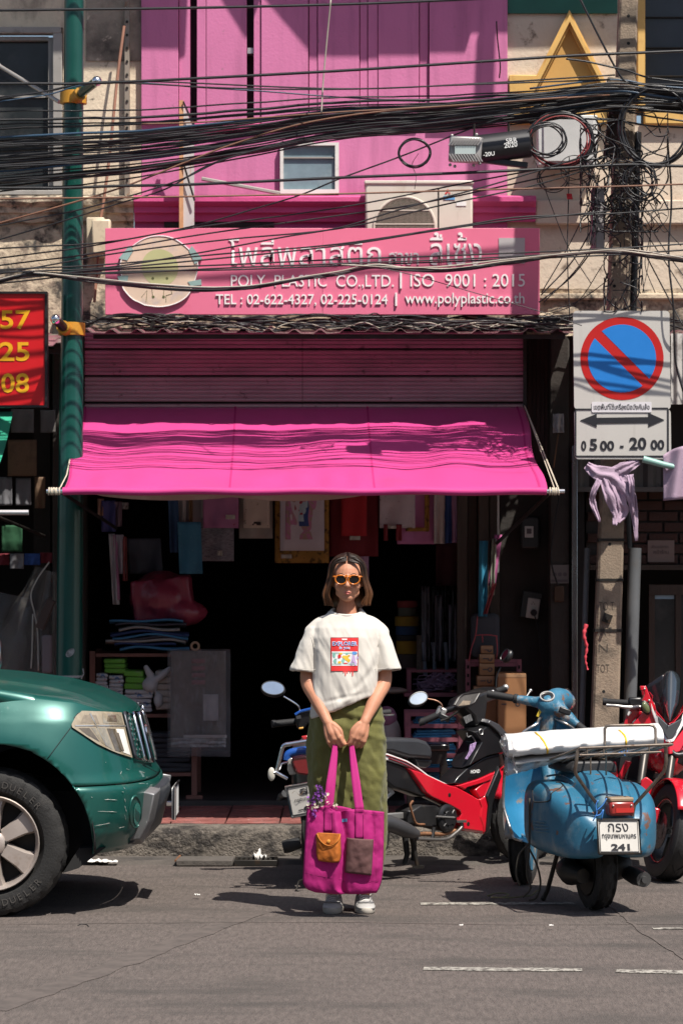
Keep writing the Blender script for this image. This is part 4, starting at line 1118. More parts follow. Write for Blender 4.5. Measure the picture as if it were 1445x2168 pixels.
for k in range(7):
 x=1330+k*7;hang([(x,440+8*k),(x+rnd.uniform(-12,12),500),(x+rnd.uniform(-10,14),560),(x+rnd.uniform(-14,14),620)],.0024,16.7)
for k in range(6):
 x=1262-k*3;hang([(x+6,370),(x-2+4*math.sin(k),420),(x+3*math.cos(k*2),470),(x-6,520)],.003,16.66)
for px_,py_ in((1060,60),(1052,50)):
 pass
hang([(1050,45),(1052,80),(1054,100),(1058,140),(1056,165)],.004,17.85,'old insulator hanging from the pink wall on a rusty wire',None)
hang([(885,325),(872,348),(880,372),(877,400)],.0022,16.5,'curled wire end dangling under the small loop',None)
t=thing('cloth_scrap','small red scrap of tape caught on a wire by the cream ledge','scrap',W(1203,416,16.6))
m=MB();m.sheet(lambda u,v:W(1198+11*u+2*v,410+12*v,16.6+.01*math.sin(5*u+3*v)),5,5);m.build('tape',M('red_tape',(.5,.02,.03),.6),t,solid=.002,smooth=0)
# amplifier and splice tube slung under the bundle
t=thing('cable_splice_tube','black cable splice tube with white SRR letters slung under the bundle','splice closure',W(1070,318,16.5))
m=MB();a,b=W(1000,318,16.5),W(1122,303,16.5);m.tube([a,a.lerp(b,.02),a.lerp(b,.98),b],[.07,.078,.078,.066],18);m.build('tube',M('splice_black',(.015,.015,.018),.45,var=.2),t,smooth=50)
m=MB();c=W(1046,342,16.5);m.box(c,(.36,.05,.03),Matrix.Rotation(R(-7),3,'Y').inverted());m.build('tray',M('splice_black',(0,0,0)),t,bev=.004)
rt=(b-a).normalized();un=Vector((-rt.z,0,rt.x))
m=MB()
m.text('SRR',W(1082,297,16.41),rt,un,w=pxw(24,16.41),ext=.001,bold=.01);m.text('2020',W(1080,307,16.41),rt,un,w=pxw(28,16.41),ext=.001,bold=.01);m.text('-20U',W(1034,326,16.41),rt,un,w=pxw(24,16.41),ext=.001,bold=.01)
m.build('lettering',WHITE_PAINT,t,smooth=0)
for px_ in(1003,1076):
 m=MB();m.tube([W(px_,262,16.5),W(px_,290,16.5)],.006,6);m.build('hanger',DARK_STEEL,t)
t=thing('cable_amplifier','grey finned cast cable amplifier hanging under the bundle by the air conditioner','amplifier',W(984,318,16.42))
AMP=M('cast_grey_alloy',(.36,.34,.33),.5,.5,var=.1)
rotA=Matrix.Rotation(R(3),3,'Y')
m=MB();m.box(W(984,317,16.44),(.175,.10,.135),rotA);m.build('casing',AMP,t,bev=.012)
for k in range(11):
 for yy_,s_ in((300,1),(334,-1)):
  m=MB();m.box(W(955+k*6,yy_,16.375),(.006,.02,.05),rotA@Matrix.Rotation(R(35*s_),3,'Y'));m.build('cooling_fin',AMP,t,smooth=0)
for px_,py_ in((952,349),(962,352),(1002,350),(1014,346),(956,287),(1008,285)):
 m=MB();m.ell(W(px_,py_,16.42),.009,8,6);m.build('bolt',AMP,t)
m=MB();p,q=W(962,326,16.372),W(1006,309,16.372);m.bb(p.x,q.x,p.y,p.y+.004,p.z,q.z);m.build('label_plate',M('faded_pale_label',(.36,.42,.41),.5),t,smooth=0)
# heap of dead cables on the corrugated canopy
rr=random.Random(5);m=MB()
for k in range(95):
 x=rr.uniform(120,1180);ln=rr.uniform(120,420);y=rr.uniform(676,702);d_=rr.uniform(17.35,17.85);pts=[]
 for s_ in range(7):
  u=s_/6;pts.append(W(x+ln*u,y+rr.uniform(-9,5)-6*math.sin(math.pi*u),d_+rr.uniform(-.05,.05)))
 m.tube(spline(pts,4),rr.uniform(.003,.007),4)
tag(m.build('dead_cables',CAB,smooth=180),'heap of dead black cables lying along the corrugated canopy under the sign','cables',kind='stuff')
m=MB()
for k in range(12):
 x=rr.uniform(180,1150);pts=[W(x+40*s_,rr.uniform(680,702),17.4+rr.uniform(-.04,.1))for s_ in range(5)]
 m.tube(spline(pts,4),.0035,4)
tag(m.build('pale_cables',CABW,smooth=180),'pale stripped cables among the heap on the corrugated canopy','cables',kind='stuff')
# ---------------------------------------------------------------- the woman and her tote bag
from mathutils.bvhtree import BVHTree
def bvh_of(o):
 dg=bpy.context.evaluated_depsgraph_get()
 M4=wm(o)
 me=o.data
 return BVHTree.FromPolygons([M4@v.co for v in me.vertices],[tuple(p.vertices)for p in me.polygons])
def proj(bvh,x,z,off=.002,y0=-2.0,dflt=0):
 h=bvh.ray_cast(Vector((x,y0,z)),Vector((0,1,0)))
 return Vector((x,(h[0].y if h[0]is not None else dflt)-off,z))
PD=14.1
def pw(px,py,y=0.0):
 return W(px,py,PD+y)
SKIN=M('tanned_skin',(.45,.205,.12),.62,var=.08,vs=18,sss=.10,bump=.06,bs=300,dirt=((.42,.16,.10),14,.56,.3))
wmn=thing('person','woman with bob haircut in white t-shirt and olive skirt holding a magenta bag','person',(.025,.1,0))
def flesh(*a):return a
b=MB()
yc=.1;hx=.0275
# head
b.ell((hx,yc+.012,1.552),(.0705,.090,.098),24,16)
b.ell((hx,yc-.018,1.497),(.056,.068,.058),20,12)
b.ell((hx,yc-.058,1.4555),(.026,.022,.019),14,8)
b.limb([(hx-.034,yc-.03,1.478),(hx,yc-.056,1.458),(hx+.034,yc-.03,1.478)],[.022,.020,.022],10)
for s in(-1,1):
 b.ell((hx+s*.034,yc-.050,1.510),(.025,.026,.028),14,10)
 b.ell((hx+s*.029,yc-.070,1.556),(.024,.012,.008),12,8)
 b.ell((hx+s*.0105,yc-.086,1.5085),(.0075,.010,.0065),10,6)
 b.ell((hx+s*.068,yc+.012,1.530),(.010,.016,.026),10,8)
b.limb([(hx,yc-.076,1.556),(hx,yc-.088,1.530),(hx,yc-.097,1.511)],[.0075,.0085,.0105],10)
b.ell((hx,yc-.0775,1.4785),(.019,.012,.012),14,8)
# neck, trunk, legs
b.limb([(hx,yc+.022,1.50),(hx-.002,yc+.026,1.43),(hx-.003,yc+.03,1.35)],[.049,.046,.056],16)
b.limb([(-.10,yc+.015,1.295),(.023,yc+.02,1.33),(.148,yc+.015,1.295)],[.040,.055,.040],12)
def trunk(zs):
 b.loft([[Vector((.023+a*math.cos(6.28319*k/20),yc+.01+d_*math.sin(6.28319*k/20),z))for k in range(20)]for z,a,d_ in zs])
trunk([(.84,.12,.085),(.90,.145,.095),(1.0,.115,.08),(1.10,.112,.08),(1.25,.13,.09),(1.33,.12,.08),(1.37,.07,.06)])
for s,fx in((-1,-.037),(1,.104)):
 b.limb([(.023+s*.072,yc+.012,.86),(.023+s*.066,yc+.0,.48),(fx,yc+.025,.09)],[.076,.052,.035],14)
 b.limb([(fx,yc+.035,.07),(fx,yc-.01,.040)],[.033,.022],10)
 # arms down to hands that close round the strap
sh_l,el_l,wr_l=Vector((-.125,yc+.015,1.285)),pw(652,1441,.0),pw(694,1530,-.135)
sh_r,el_r,wr_r=Vector((.172,yc+.015,1.285)),pw(812,1441,.0),pw(771,1529,-.135)
for s_,e_,w_ in((sh_l,el_l,wr_l),(sh_r,el_r,wr_r)):
 b.limb([s_,s_.lerp(e_,.5)+Vector((0,.008,0)),e_,e_.lerp(w_,.42)+Vector((0,-.006,0)),w_],[.044,.041,.0365,.0345,.0225],16)
nails=[];ring_at=[]
def hand(w_,u,n,t,k):
 u=u.normalized();n=(n-u*n.dot(u)).normalized();t=(t-u*t.dot(u)-n*t.dot(n)).normalized()
 b.limb([w_-u*.01,w_+u*.02,w_+u*.05+n*.003,w_+u*.078],[.021,.022,.021,.015],12)
 for o in(.026,.009,-.009,-.026):
  b.limb([w_+u*.012+t*(o*.5),w_+u*.05+t*(o*.85)+n*.002,w_+u*.084+t*o],[.016,.0145,.0115],10)
 for i,(o,ln)in enumerate(((.029,.92),(.010,1.0),(-.0095,.95),(-.0285,.80))):
  p0=w_+u*.082+t*o
  def dr(a):return u*math.cos(R(a))-n*math.sin(R(a))
  q=[p0,p0+dr(28+5*i)*.042*ln]
  q.append(q[-1]+dr(105)*.026*ln);q.append(q[-1]+dr(175)*.020*ln)
  b.limb(q,[.0105,.0092,.0085,.0068],10,4)
  if k>0 and i==2:ring_at.append((p0 .lerp(q[1],.45),(q[1]-p0).normalized()))
 q=[w_+u*.018+t*.020,w_+u*.050+t*.038-n*.006,w_+u*.082+t*.036-n*.014,w_+u*.106+t*.026-n*.018]
 b.limb(q,[.016,.0125,.0098,.0075],10,4)
 nails.append((q[-1]+n*.006,(q[-1]-q[-2]).normalized(),t))
hand(wr_l,Vector((.36,-.25,-1)),Vector((-.35,-1,.1)),X,0)
hand(wr_r,Vector((-.33,-.25,-1)),Vector((.35,-1,.1)),-X,1)
body=b.build('body',SKIN,wmn,remesh=.0027,smoothit=3)
b2=MB()
for c,dr_,t_v in nails[:1]:
 b2 .ell(c,(.0045,.003,.006),8,6)
b2 .build('thumb_nail',M('red_nail_varnish',(.55,.02,.04),.3),wmn)
b2=MB();b2 .torus(ring_at[0][0],ring_at[0][1],.0100,.0016,18,6);b2 .ell(ring_at[0][0]+Vector((0,-.0115,0)),.003,8,6);b2 .build('finger_ring',M('gold',(.75,.5,.18),.25,1.0),wmn)
LIP=M('rose_lips',(.42,.10,.085),.4,sss=.1)
b2=MB()
b2 .limb([(hx-.0195,yc-.0785,1.4775),(hx-.007,yc-.0885,1.4815),(hx,yc-.0885,1.4800),(hx+.007,yc-.0885,1.4815),(hx+.0195,yc-.0785,1.4775)],[.0010,.0030,.0028,.0030,.0010],8,3)
b2 .build('upper_lip',LIP,wmn,smooth=180)
b2=MB()
b2 .limb([(hx-.0175,yc-.079,1.4765),(hx,yc-.0885,1.4725),(hx+.0175,yc-.079,1.4765)],[.0010,.0036,.0010],8,4)
b2 .build('lower_lip',LIP,wmn,smooth=180)
for s in(-1,1):
 b2=MB();b2 .ell((hx+s*.030,yc-.066,1.540),(.012,.010,.008),12,8);b2 .build('eye',M('eye_dark',(.03,.02,.015),.2),wmn)
 b2=MB();b2 .limb([(hx+s*.014,yc-.083,1.561),(hx+s*.03,yc-.083,1.566),(hx+s*.047,yc-.073,1.560)],[.0015,.0024,.0010],6,4);b2 .build('eyebrow',M('brow_hair',(.03,.02,.015),.6),wmn)
 # sunglasses
GL=M('amber_acetate',(.50,.135,.008),.22,coat=.5,var=.15,vs=40)
sgp=MB()
LENS=M('dark_lens',(.012,.010,.010),.06,spec=.8,var=.2)
lensmb=[]
gy=yc-.098
for s in(-1,1):
 cx2=hx+s*.0305
 pts=[]
 for k in range(28):
  a=2*math.pi*k/28
  r_=.0232*(1+.06*math.cos(2*(a-.3*s)))
  x,z=r_*1.06*math.cos(a),r_*.97*math.sin(a)
  z=min(z,.0195)
  pts.append(Vector((cx2+x,gy+.10*x*s*.8+.004,1.5385+z)))
 rr_=pts+[pts[0]]
 sgp.tube(rr_,.0033,8,caps=False)
 lm=MB();lm.add([p+Vector((0,.001,0))for p in pts],[tuple(range(28))]);lensmb.append(lm)
 sgp.limb([(hx+s*.050,gy+.008,1.551),(hx+s*.062,gy+.012,1.552)],[.0045,.0045],8,2)
 sgp.limb([(hx+s*.062,gy+.012,1.552),(hx+s*.074,gy+.09,1.548)],[.0035,.003],6,3)
sgp.limb([(hx-.012,gy+.003,1.5495),(hx,gy-.001,1.552),(hx+.012,gy+.003,1.5495)],[.0038,.0042,.0038],8,3)
sgp.limb([(hx-.011,gy+.003,1.5565),(hx,gy+.0,1.5575),(hx+.011,gy+.003,1.5565)],[.0028,.0032,.0028],8,3)
fr=sgp.build('sunglasses',GL,wmn,smooth=60)
for lm in lensmb:lm.build('lens',LENS,fr,smooth=0)
# hair: a bob of many locks falling from a centre parting
HAIR=M('dark_brown_hair',(.012,.007,.005),.42,var=.55,vs=30,spec=.28,stretch=(8,8,1),dirt=((.030,.014,.008),10,.54,.2,(3,3,1.2)))
HAIRT=M('chestnut_hair',(.030,.014,.008),.42,var=.5,vs=30,spec=.28,stretch=(8,8,1))
for hm_,tc_ in((HAIR,(.085,.036,.016)),(HAIRT,(.15,.062,.026))):
 nt=hm_.node_tree;pb=nt.nodes['Principled BSDF'];src_=pb.inputs['Base Color'].links[0].from_socket
 tc2=nt.nodes.new('ShaderNodeTexCoord');sx=nt.nodes.new('ShaderNodeSeparateXYZ');mr2=nt.nodes.new('ShaderNodeMapRange');mx2=nt.nodes.new('ShaderNodeMix');mx2 .data_type='RGBA'
 nt.links.new(tc2 .outputs['Object'],sx.inputs[0]);nt.links.new(sx.outputs[2],mr2 .inputs[0])
 mr2 .inputs[1].default_value=1.585;mr2 .inputs[2].default_value=1.43
 nt.links.new(mr2 .outputs[0],mx2 .inputs[0]);nt.links.new(src_,mx2 .inputs[6]);mx2 .inputs[7].default_value=(*tc_,1);nt.links.new(mx2 .outputs[2],pb.inputs['Base Color'])
hb=MB();hr=random.Random(4)
hc=Vector((hx,yc+.012,1.560))
def hs(th,ph,g):
 return hc+Vector((math.sin(th)*math.cos(ph)*(.0745+g),math.sin(th)*math.sin(ph)*(.094+g),math.cos(th)*(.100+g)))
hb.ell(hc+Vector((0,.016,-.004)),(.076,.086,.1005),24,14)
hb.limb([hc+Vector((0,.045,-.02)),hc+Vector((0,.052,-.115))],[.072,.078],16,4)
N=560
for i in range(N):
 s=-1 if i%2 else 1
 f=(i//2)/(N//2-1)
 f=min(1,max(0,f+hr.uniform(-.02,.02)))
 py_=-.074+.145*f
 root=hc+Vector((s*.003,py_,math.sqrt(max(0,1-(py_/.095)**2))*.103))
 root.z=max(root.z,hc.z+.058)
 ph_end=R(-40)+R(128)*f
 ex=math.cos(ph_end);ey=math.sin(ph_end)
 layer=hr.uniform(0,.009)
 fr_=max(0,1-f/.16)
 side=hc+Vector((s*ex*(.0745+layer),ey*.094+.004*fr_,.045-.006*fr_))
 if fr_>0:side.x=hc.x+s*(.057+layer*.5+.012*(1-fr_));side.y=hc.y-.066-.002*fr_;side.z=hc.z+.043
 mid=hc+Vector((s*(ex*.083+.004+layer),ey*.100,-.025))
 if fr_>0:mid.x=hc.x+s*(.069+layer*.5+.012*(1-fr_));mid.y=hc.y-.058+.03*(1-fr_);mid.z=hc.z-.02
 low=hc+Vector((s*(ex*.103+.004+layer),ey*.104,-.085))
 if fr_>0:low.x=hc.x+s*(.084+layer+.016*(1-fr_));low.y=hc.y-.050+.03*(1-fr_)
 tipz=-.142+hr.uniform(-.004,.006)+.010*f
 tip=Vector((hc.x+(low.x-hc.x)*.93,hc.y+(low.y-hc.y)*.95,hc.z+tipz))
 if fr_>0:tip.x=hc.x+s*(.068+layer+.022*(1-fr_)+hr.uniform(-.014,.004))
 q=spline([root,root.lerp(side,.5)+(root.lerp(side,.5)-hc).normalized()*(.014 if f>.1 else.006),side,mid,low,low.lerp(tip,.6),tip],4)
 n_=len(q);r0=hr.uniform(.0021,.0041)
 hb.cur=1 if hr.random()<.33 else 0
 hb.tube(q,[r0*(.7+.5*math.sin(math.pi*min(1,j/n_*1.15)))*(1 if j<n_-3 else.75)for j in range(n_)],5)
hb.build('hair',[HAIR,HAIRT],wmn,smooth=180)
# t-shirt
SHIRT=M('offwhite_cotton',(.53,.50,.45),.85,var=.05,vs=4,bump=.10,bs=420,sheen=.15)
b=MB()
def ring(z,x0,x1,y0,y1,n=28,zf=None,ex=2.4):
 out=[]
 for k in range(n):
  a=2*math.pi*k/n;c,s=math.cos(a),math.sin(a)
  x=(x0+x1)/2+(x1-x0)/2*math.copysign(abs(c)**(2/ex),c)
  y=(y0+y1)/2+(y1-y0)/2*math.copysign(abs(s)**(2/ex),s)
  out.append(Vector((x,y,z if zf is None else zf(x,y))))
 return out
zb=lambda x,y:.893+(x+.14)*.40+max(0,y-yc)*.25
def blend(t):return lambda x,y:zb(x,y)*(1-t)+1.12*t
rg=[ring(0,-.118,.150,yc-.105,yc+.09,zf=lambda x,y:zb(x,y)+.03),ring(0,-.132,.158,yc-.115,yc+.10,zf=zb),ring(0,-.142,.163,yc-.122,yc+.105,zf=zb),ring(0,-.142,.162,yc-.126,yc+.106,zf=blend(.2)),ring(0,-.134,.164,yc-.124,yc+.104,zf=blend(.6)),ring(1.12,-.132,.168,yc-.118,yc+.10),ring(1.2,-.133,.174,yc-.112,yc+.1),ring(1.27,-.134,.174,yc-.104,yc+.098),ring(1.315,-.130,.172,yc-.088,yc+.092),ring(1.345,-.108,.152,yc-.072,yc+.082),ring(1.368,-.080,.124,yc-.062,yc+.078),ring(0,-.062,.108,yc-.062,yc+.075,zf=lambda x,y:1.386+.20*(y-yc)),ring(0,-.050,.098,yc-.058,yc+.072,zf=lambda x,y:1.390+.30*(y-yc)),ring(0,-.044,.091,yc-.052,yc+.066,zf=lambda x,y:1.388+.30*(y-yc)),ring(0,-.040,.087,yc-.048,yc+.062,zf=lambda x,y:1.37+.12*(y-yc))]
b.loft(rg)
b.limb([(-.040,yc+.012,1.350),(-.098,yc+.012,1.330),(-.138,yc+.01,1.292)],[.034,.034,.036],14)
b.limb([(.088,yc+.012,1.350),(.145,yc+.012,1.330),(.184,yc+.01,1.292)],[.034,.034,.036],14)
def sleeve(p0,p1,r0,r1,s):
 ax=(p1-p0);L_=ax.length;ax.normalize();u=(X-ax*X.dot(ax)).normalized();w_=ax.cross(u);rr=[]
 for t,k in((-.08,.75),(.1,.92),(.35,1),(.7,1),(.97,1.02),(1.0,1.0),(1.0,.86),(.84,.80)):
  c=p0+ax*(L_*t);r_=(r0[0]+(r1[0]-r0[0])*t,r0[1]+(r1[1]-r0[1])*t)
  rr.append([c+u*(math.cos(2*math.pi*j/24)*r_[0]*k)+w_*(math.sin(2*math.pi*j/24)*r_[1]*k)+Vector((0,0,-.006*math.cos(2*math.pi*j/24)*s))for j in range(24)])
 b.loft(rr)
sleeve(Vector((-.130,yc+.01,1.300)),pw(641,1422,-.005),(.041,.058),(.060,.062),-1)
sleeve(Vector((.176,yc+.01,1.300)),pw(820.5,1420,-.005),(.041,.058),(.063,.062),1)
shirt=b.build('t_shirt',SHIRT,wmn,remesh=.0045,smoothit=8)
def crumple(o,fn):
 me=o.data;inv=wm(o)
 ns_=[v.normal.copy()for v in me.vertices]
 for v,n_ in zip(me.vertices,ns_):
  v.co+=n_*fn(inv@v.co)
 me.update()
def shirt_fold(p):
 f=.0065*fbm((p.x*9+p.z*2,p.y*6,p.z*2.6),1)
 f+=.0030*(1-abs(fbm((p.x*16+p.z*5,p.y*9,p.z*4+3),1))*2)
 for(x0,z0,x1,z1,w_,a_)in((-.12,1.27,-.02,1.02,.018,.007),(-.10,1.20,.03,.93,.016,-.006),(.16,1.24,.07,1.02,.018,.007),(.15,1.14,.02,.98,.014,-.005),(.10,1.05,-.06,.92,.014,.007),(.12,1.02,-.10,.97,.010,-.005),(-.125,1.10,-.10,.92,.012,.006)):
  d_=Vector((x1-x0,z1-z0));q=Vector((p.x-x0,p.z-z0));t=max(0,min(1,q.dot(d_)/d_.dot(d_)))
  dist=(q-d_*t).length;f+=a_*math.exp(-(dist/w_)**2)*math.sin(math.pi*min(1,max(.1,t)))
 k=min(1,max(0,(1.37-p.z)/.08))
 return f*k
crumple(shirt,shirt_fold)
sb=bvh_of(shirt)
sf=lambda px,py,off=.0025:proj(sb,pw(px,py,-.1).x,pw(px,py,-.1).z,off,dflt=yc-.11)
def decal(name,quad,mat,off=.002,n=10,par=wmn):
 (x0,y0),(x1,y1),(x2,y2),(x3,y3)=quad
 m=MB();m.sheet(lambda u,v:sf((x0*(1-u)+x1*u)*(1-v)+(x3*(1-u)+x2*u)*v,(y0*(1-u)+y1*u)*(1-v)+(y3*(1-u)+y2*u)*v,off),n,n)
 return m.build(name,mat,par,smooth=180,recalc=False)
PRED=M('print_red',(.62,.022,.022),.7,var=.08);PBLU=M('print_blue',(.10,.30,.66),.7);PWHT=M('print_white',(.70,.70,.70),.7);PYEL=M('print_yellow',(.70,.42,.03),.7)
PTEAL=M('print_teal',(.20,.45,.38),.7);PLIL=M('print_lilac',(.50,.36,.60),.7);PINK_=M('print_ink',(.05,.02,.03),.7)
decal('print_border',[(699.6,1349.4),(758.6,1349.4),(757.4,1421),(699.8,1421)],PINK_,.0018)
pr=decal('shirt_print',[(700.4,1350.2),(758,1350.2),(756.8,1420.4),(700.6,1420.4)],PRED,.0030)
decal('print_window',[(702,1379),(756.5,1379),(756,1409),(702.2,1409)],PWHT,.0042,par=wmn)
decal('print_slot',[(723,1352),(735,1352),(734,1355),(724,1355)],PWHT,.0042,3)
for yy_ in(1381.5,1404.5):
 decal('print_line',[(702,yy_),(756.2,yy_),(756.2,yy_+1.4),(702,yy_+1.4)],PTEAL,.0052,6)
def ptext(body,px,py,wpx,hpx,mat,off,bold):
 m=MB();m.text(body,pw(px,py,-.1),X,Z,w=wpx*14/F,h=hpx*14/F,ext=.0,bold=bold,res=2)
 m.v=[proj(sb,v.x,v.z,off,dflt=yc-.11)for v in m.v]
 m.build('print_lettering',mat,wmn,smooth=0,recalc=False)
ptext('EXPLORER',729.5,1362.5,53,9.5,PWHT,.0046,.035);ptext('EXPLORER',729.5,1362.5,51,8,PBLU,.0058,.0)
ptext('in you',729,1372,22,8.5,PWHT,.0046,.03);ptext('in you',729,1372,20,7,PBLU,.0058,.0)
def blob(px,py,rx,ry,mat,off=.0056):
 pts=[sf(px+rx*math.cos(a)*(1+.18*math.sin(3*a+px)),py+ry*math.sin(a)*(1+.18*math.cos(2*a+py)),off)for a in[2*math.pi*k/14 for k in range(14)]]
 m=MB();m.add(pts,[tuple(range(14))]);m.build('print_shape',mat,wmn,smooth=0)
for px_,py_,rx,ry,mt in((707,1387,3,5,PTEAL),(709,1399,3.5,4,PTEAL),(718,1389.5,3.5,4.5,PRED),(721,1383.5,4,2,PYEL),(718,1402,3.5,3,PYEL),(726,1399,3.5,4,PTEAL),(727,1390,3,3,PYEL),(733,1393,5,5.5,PYEL),(737.5,1398,3.5,3.5,PYEL),(738,1388,2.5,2,PYEL),(734,1384,2.6,1.6,PTEAL),(748,1394,3.6,9,PLIL),(744,1404,2.4,3.5,PLIL),(752,1404,2.4,4,PLIL),(749.5,1382.5,5,4,PBLU),(756,1392,1.8,3,PLIL),(712,1393,2,2.5,PWHT),(731,1404,5,1.2,PRED)):
 blob(px_,py_,rx,ry,mt)
for px_,ln in((731,9),(735,4),(741,3),(746,10),(727,3)):
 decal('print_drip',[(px_-1.3,1420),(px_+1.3,1420),(px_+.9,1421+ln),(px_-.9,1421+ln)],PRED,.0028,4)
 # collar, hem and sleeve seams as raised ribs
def rib(pts,name='seam_rib',r=.0016,mat=SHIRT,off=.0):
 m=MB();m.tube(spline([sf(x,y,off)for x,y in pts],4),r,5);m.build(name,mat,wmn,smooth=180)
rib([(650,1340),(658,1350),(666,1374)]);rib([(814,1338),(805,1350),(799,1370)])
m=MB();P=[Vector(((-.047+.0945)/2+.0705*math.cos(a)+.0005,yc+.007+.062*math.sin(a),1.3905+.30*(.062*math.sin(a))))for a in[2*math.pi*k/40 for k in range(41)]]
m.tube(P,.0075,8,caps=False,flat=1.0);m.build('collar',SHIRT,wmn,smooth=180)
rib([(615,1413),(640,1419),(667,1418)],'hem_seam',.0012);rib([(793,1417),(820,1415),(848,1411)],'hem_seam',.0012)
# skirt
SKIRT=M('olive_linen',(.105,.102,.022),.85,var=.16,vs=9,bump=.25,bs=260,sheen=.1,dirt=((.135,.13,.033),5,.5,.3,(4,4,1)))
def skr(z):
 tab=[(1.03,-.115,.155,.088),(.98,-.125,.168,.10),(.897,-.146,.188,.116),(.765,-.153,.205,.122),(.576,-.145,.203,.120),(.469,-.138,.198,.116),(.30,-.130,.190,.112),(.155,-.128,.186,.110)]
 for i in range(len(tab)-1):
  if tab[i][0]>=z>=tab[i+1][0]:
   t=(tab[i][0]-z)/(tab[i][0]-tab[i+1][0]);return[tab[i][k]*(1-t)+tab[i+1][k]*t for k in range(1,4)]
 return tab[-1][1:]
rings=[];nz,na=90,120
for i in range(nz+1):
 z=1.03-(1.03-.155)*i/nz;x0,x1,dp=skr(z);rr=[]
 for k in range(na):
  a=2*math.pi*k/na;c,s=math.cos(a),math.sin(a)
  x=(x0+x1)/2+(x1-x0)/2*math.copysign(abs(c)**.86,c);y=yc+.012+dp*math.copysign(abs(s)**.86,s)
  amp=min(1,(1.03-z)/.25)
  f=.006*math.sin(a*7+1.5*math.sin(z*5))*amp+.009*fbm((x*7+z*1.5,y*6,z*1.6),1)*amp
  f+=.0065*(1-2*abs(fbm((x*20+z*9,y*12,z*9-x*12),1)))*amp
  # hollow between the knees and the wrap edge that slants down from the right hip
  if s<0:
   f-=.022*math.exp(-((x-.035)/.045)**2)*min(1,max(0,(.95-z)/.2))
   xe=.165-(.95-z)*.42
   if z>.55:f+=.006/(1+math.exp(-(x-xe)*400))*min(1,max(0,(z-.55)/.1))
   for q0,q1,q2 in((.93,.5,.006),(.90,.3,-.004),(.86,.62,.005),(.95,.1,.004)):
    f+=q2*math.exp(-((z-q0+(x-.02)*q1*.6)/.012)**2)
  n_=Vector((c,s,0));rr.append(Vector((x,y,z))+n_*f)
 rings.append(rr)
m=MB();m.loft(rings,caps=False);m.build('skirt',SKIRT,wmn,smooth=180,solid=.004)
# shoes
SHOE=M('white_leather',(.33,.32,.31),.55,var=.08,vs=15,dirt=((.22,.21,.20),16,.56,.2))
SOLE=M('offwhite_rubber',(.40,.37,.32),.6,var=.08,dirt=((.25,.22,.19),14,.58,.15))
LACE=M('white_lace',(.58,.56,.53),.8)
def shoe(cx2,toe):
 st=[(-.125,.022,.030),(-.118,.034,.037),(-.095,.043,.046),(-.06,.047,.056),(-.02,.046,.078),(.02,.042,.104),(.06,.039,.108),(.10,.036,.100),(.13,.026,.085)]
 y0=yc+.01
 def rot(v):
  a=R(toe);q=v-Vector((cx2,y0,0));return Vector((cx2+q.x*math.cos(a)-q.y*math.sin(a),y0+q.x*math.sin(a)+q.y*math.cos(a),v.z))
 rr=[]
 for y,w_,h in st:
  r_=[]
  for k in range(16):
   a=math.pi*k/15;xx=-math.cos(a);zz=math.sin(a)**.8
   top=h-.028
   r_.append(rot(Vector((cx2+xx*w_*(1-.25*zz if y>-.05 else 1-.12*zz),y0+y,.026+zz*top))))
  rr.append(r_)
 m=MB();m.loft(rr,closed=True);up=m.build('shoe',SHOE,wmn,smooth=180)
 rr=[]
 for z,e in((.001,-.003),(.004,0),(.024,.002),(.029,-.001)):
  o=[]
  for k in range(32):
   a=2*math.pi*k/32;s_,c_=math.sin(a),math.cos(a)
   w_=(.048 if s_<0 else.041)+e
   o.append(rot(Vector((cx2+math.copysign(abs(c_)**.8,c_)*w_,y0+.002+math.copysign(abs(s_)**.9,s_)*(.133+e),z))))
  rr.append(o)
 m=MB();m.loft(rr);m.build('sole',SOLE,up,smooth=40)
 m=MB()
 m.tube([rot(Vector((cx2-.037,y0-.072,.048))),rot(Vector((cx2-.02,y0-.085,.0515))),rot(Vector((cx2,y0-.09,.0515))),rot(Vector((cx2+.02,y0-.085,.0515))),rot(Vector((cx2+.037,y0-.072,.048)))],.0030,5);m.build('toe_seam',M('grey_stitch',(.10,.10,.11),.7),up)
 for k in range(5):
  y=-.060+k*.016;h=.0545+k*.0085
  m=MB()
  m.tube(spline([rot(Vector((cx2-.026,y0+y,h-.009))),rot(Vector((cx2-.008,y0+y+.004,h+.003))),rot(Vector((cx2+.010,y0+y+.010,h+.003))),rot(Vector((cx2+.026,y0+y+.012,h-.009)))],3),.0028,5)
  m.build('lace',LACE,up,smooth=180)
 for s in(-1,1):
  m=MB();m.tube(spline([rot(Vector((cx2,y0-.01,.098))),rot(Vector((cx2+s*.018,y0-.028,.104))),rot(Vector((cx2+s*.030,y0-.03,.092))),rot(Vector((cx2+s*.022,y0-.05,.078)))],4),.0024,5);m.build('lace_loop',LACE,up,smooth=180)
  m=MB();m.tube(spline([rot(Vector((cx2+s*.022,y0-.07,.064))),rot(Vector((cx2+s*.0335,y0-.03,.066))),rot(Vector((cx2+s*.034,y0+.01,.075)))],4),.0013,4);m.build('side_stitch',MATS['grey_stitch'],up)
shoe(-.037,-4);shoe(.105,5)
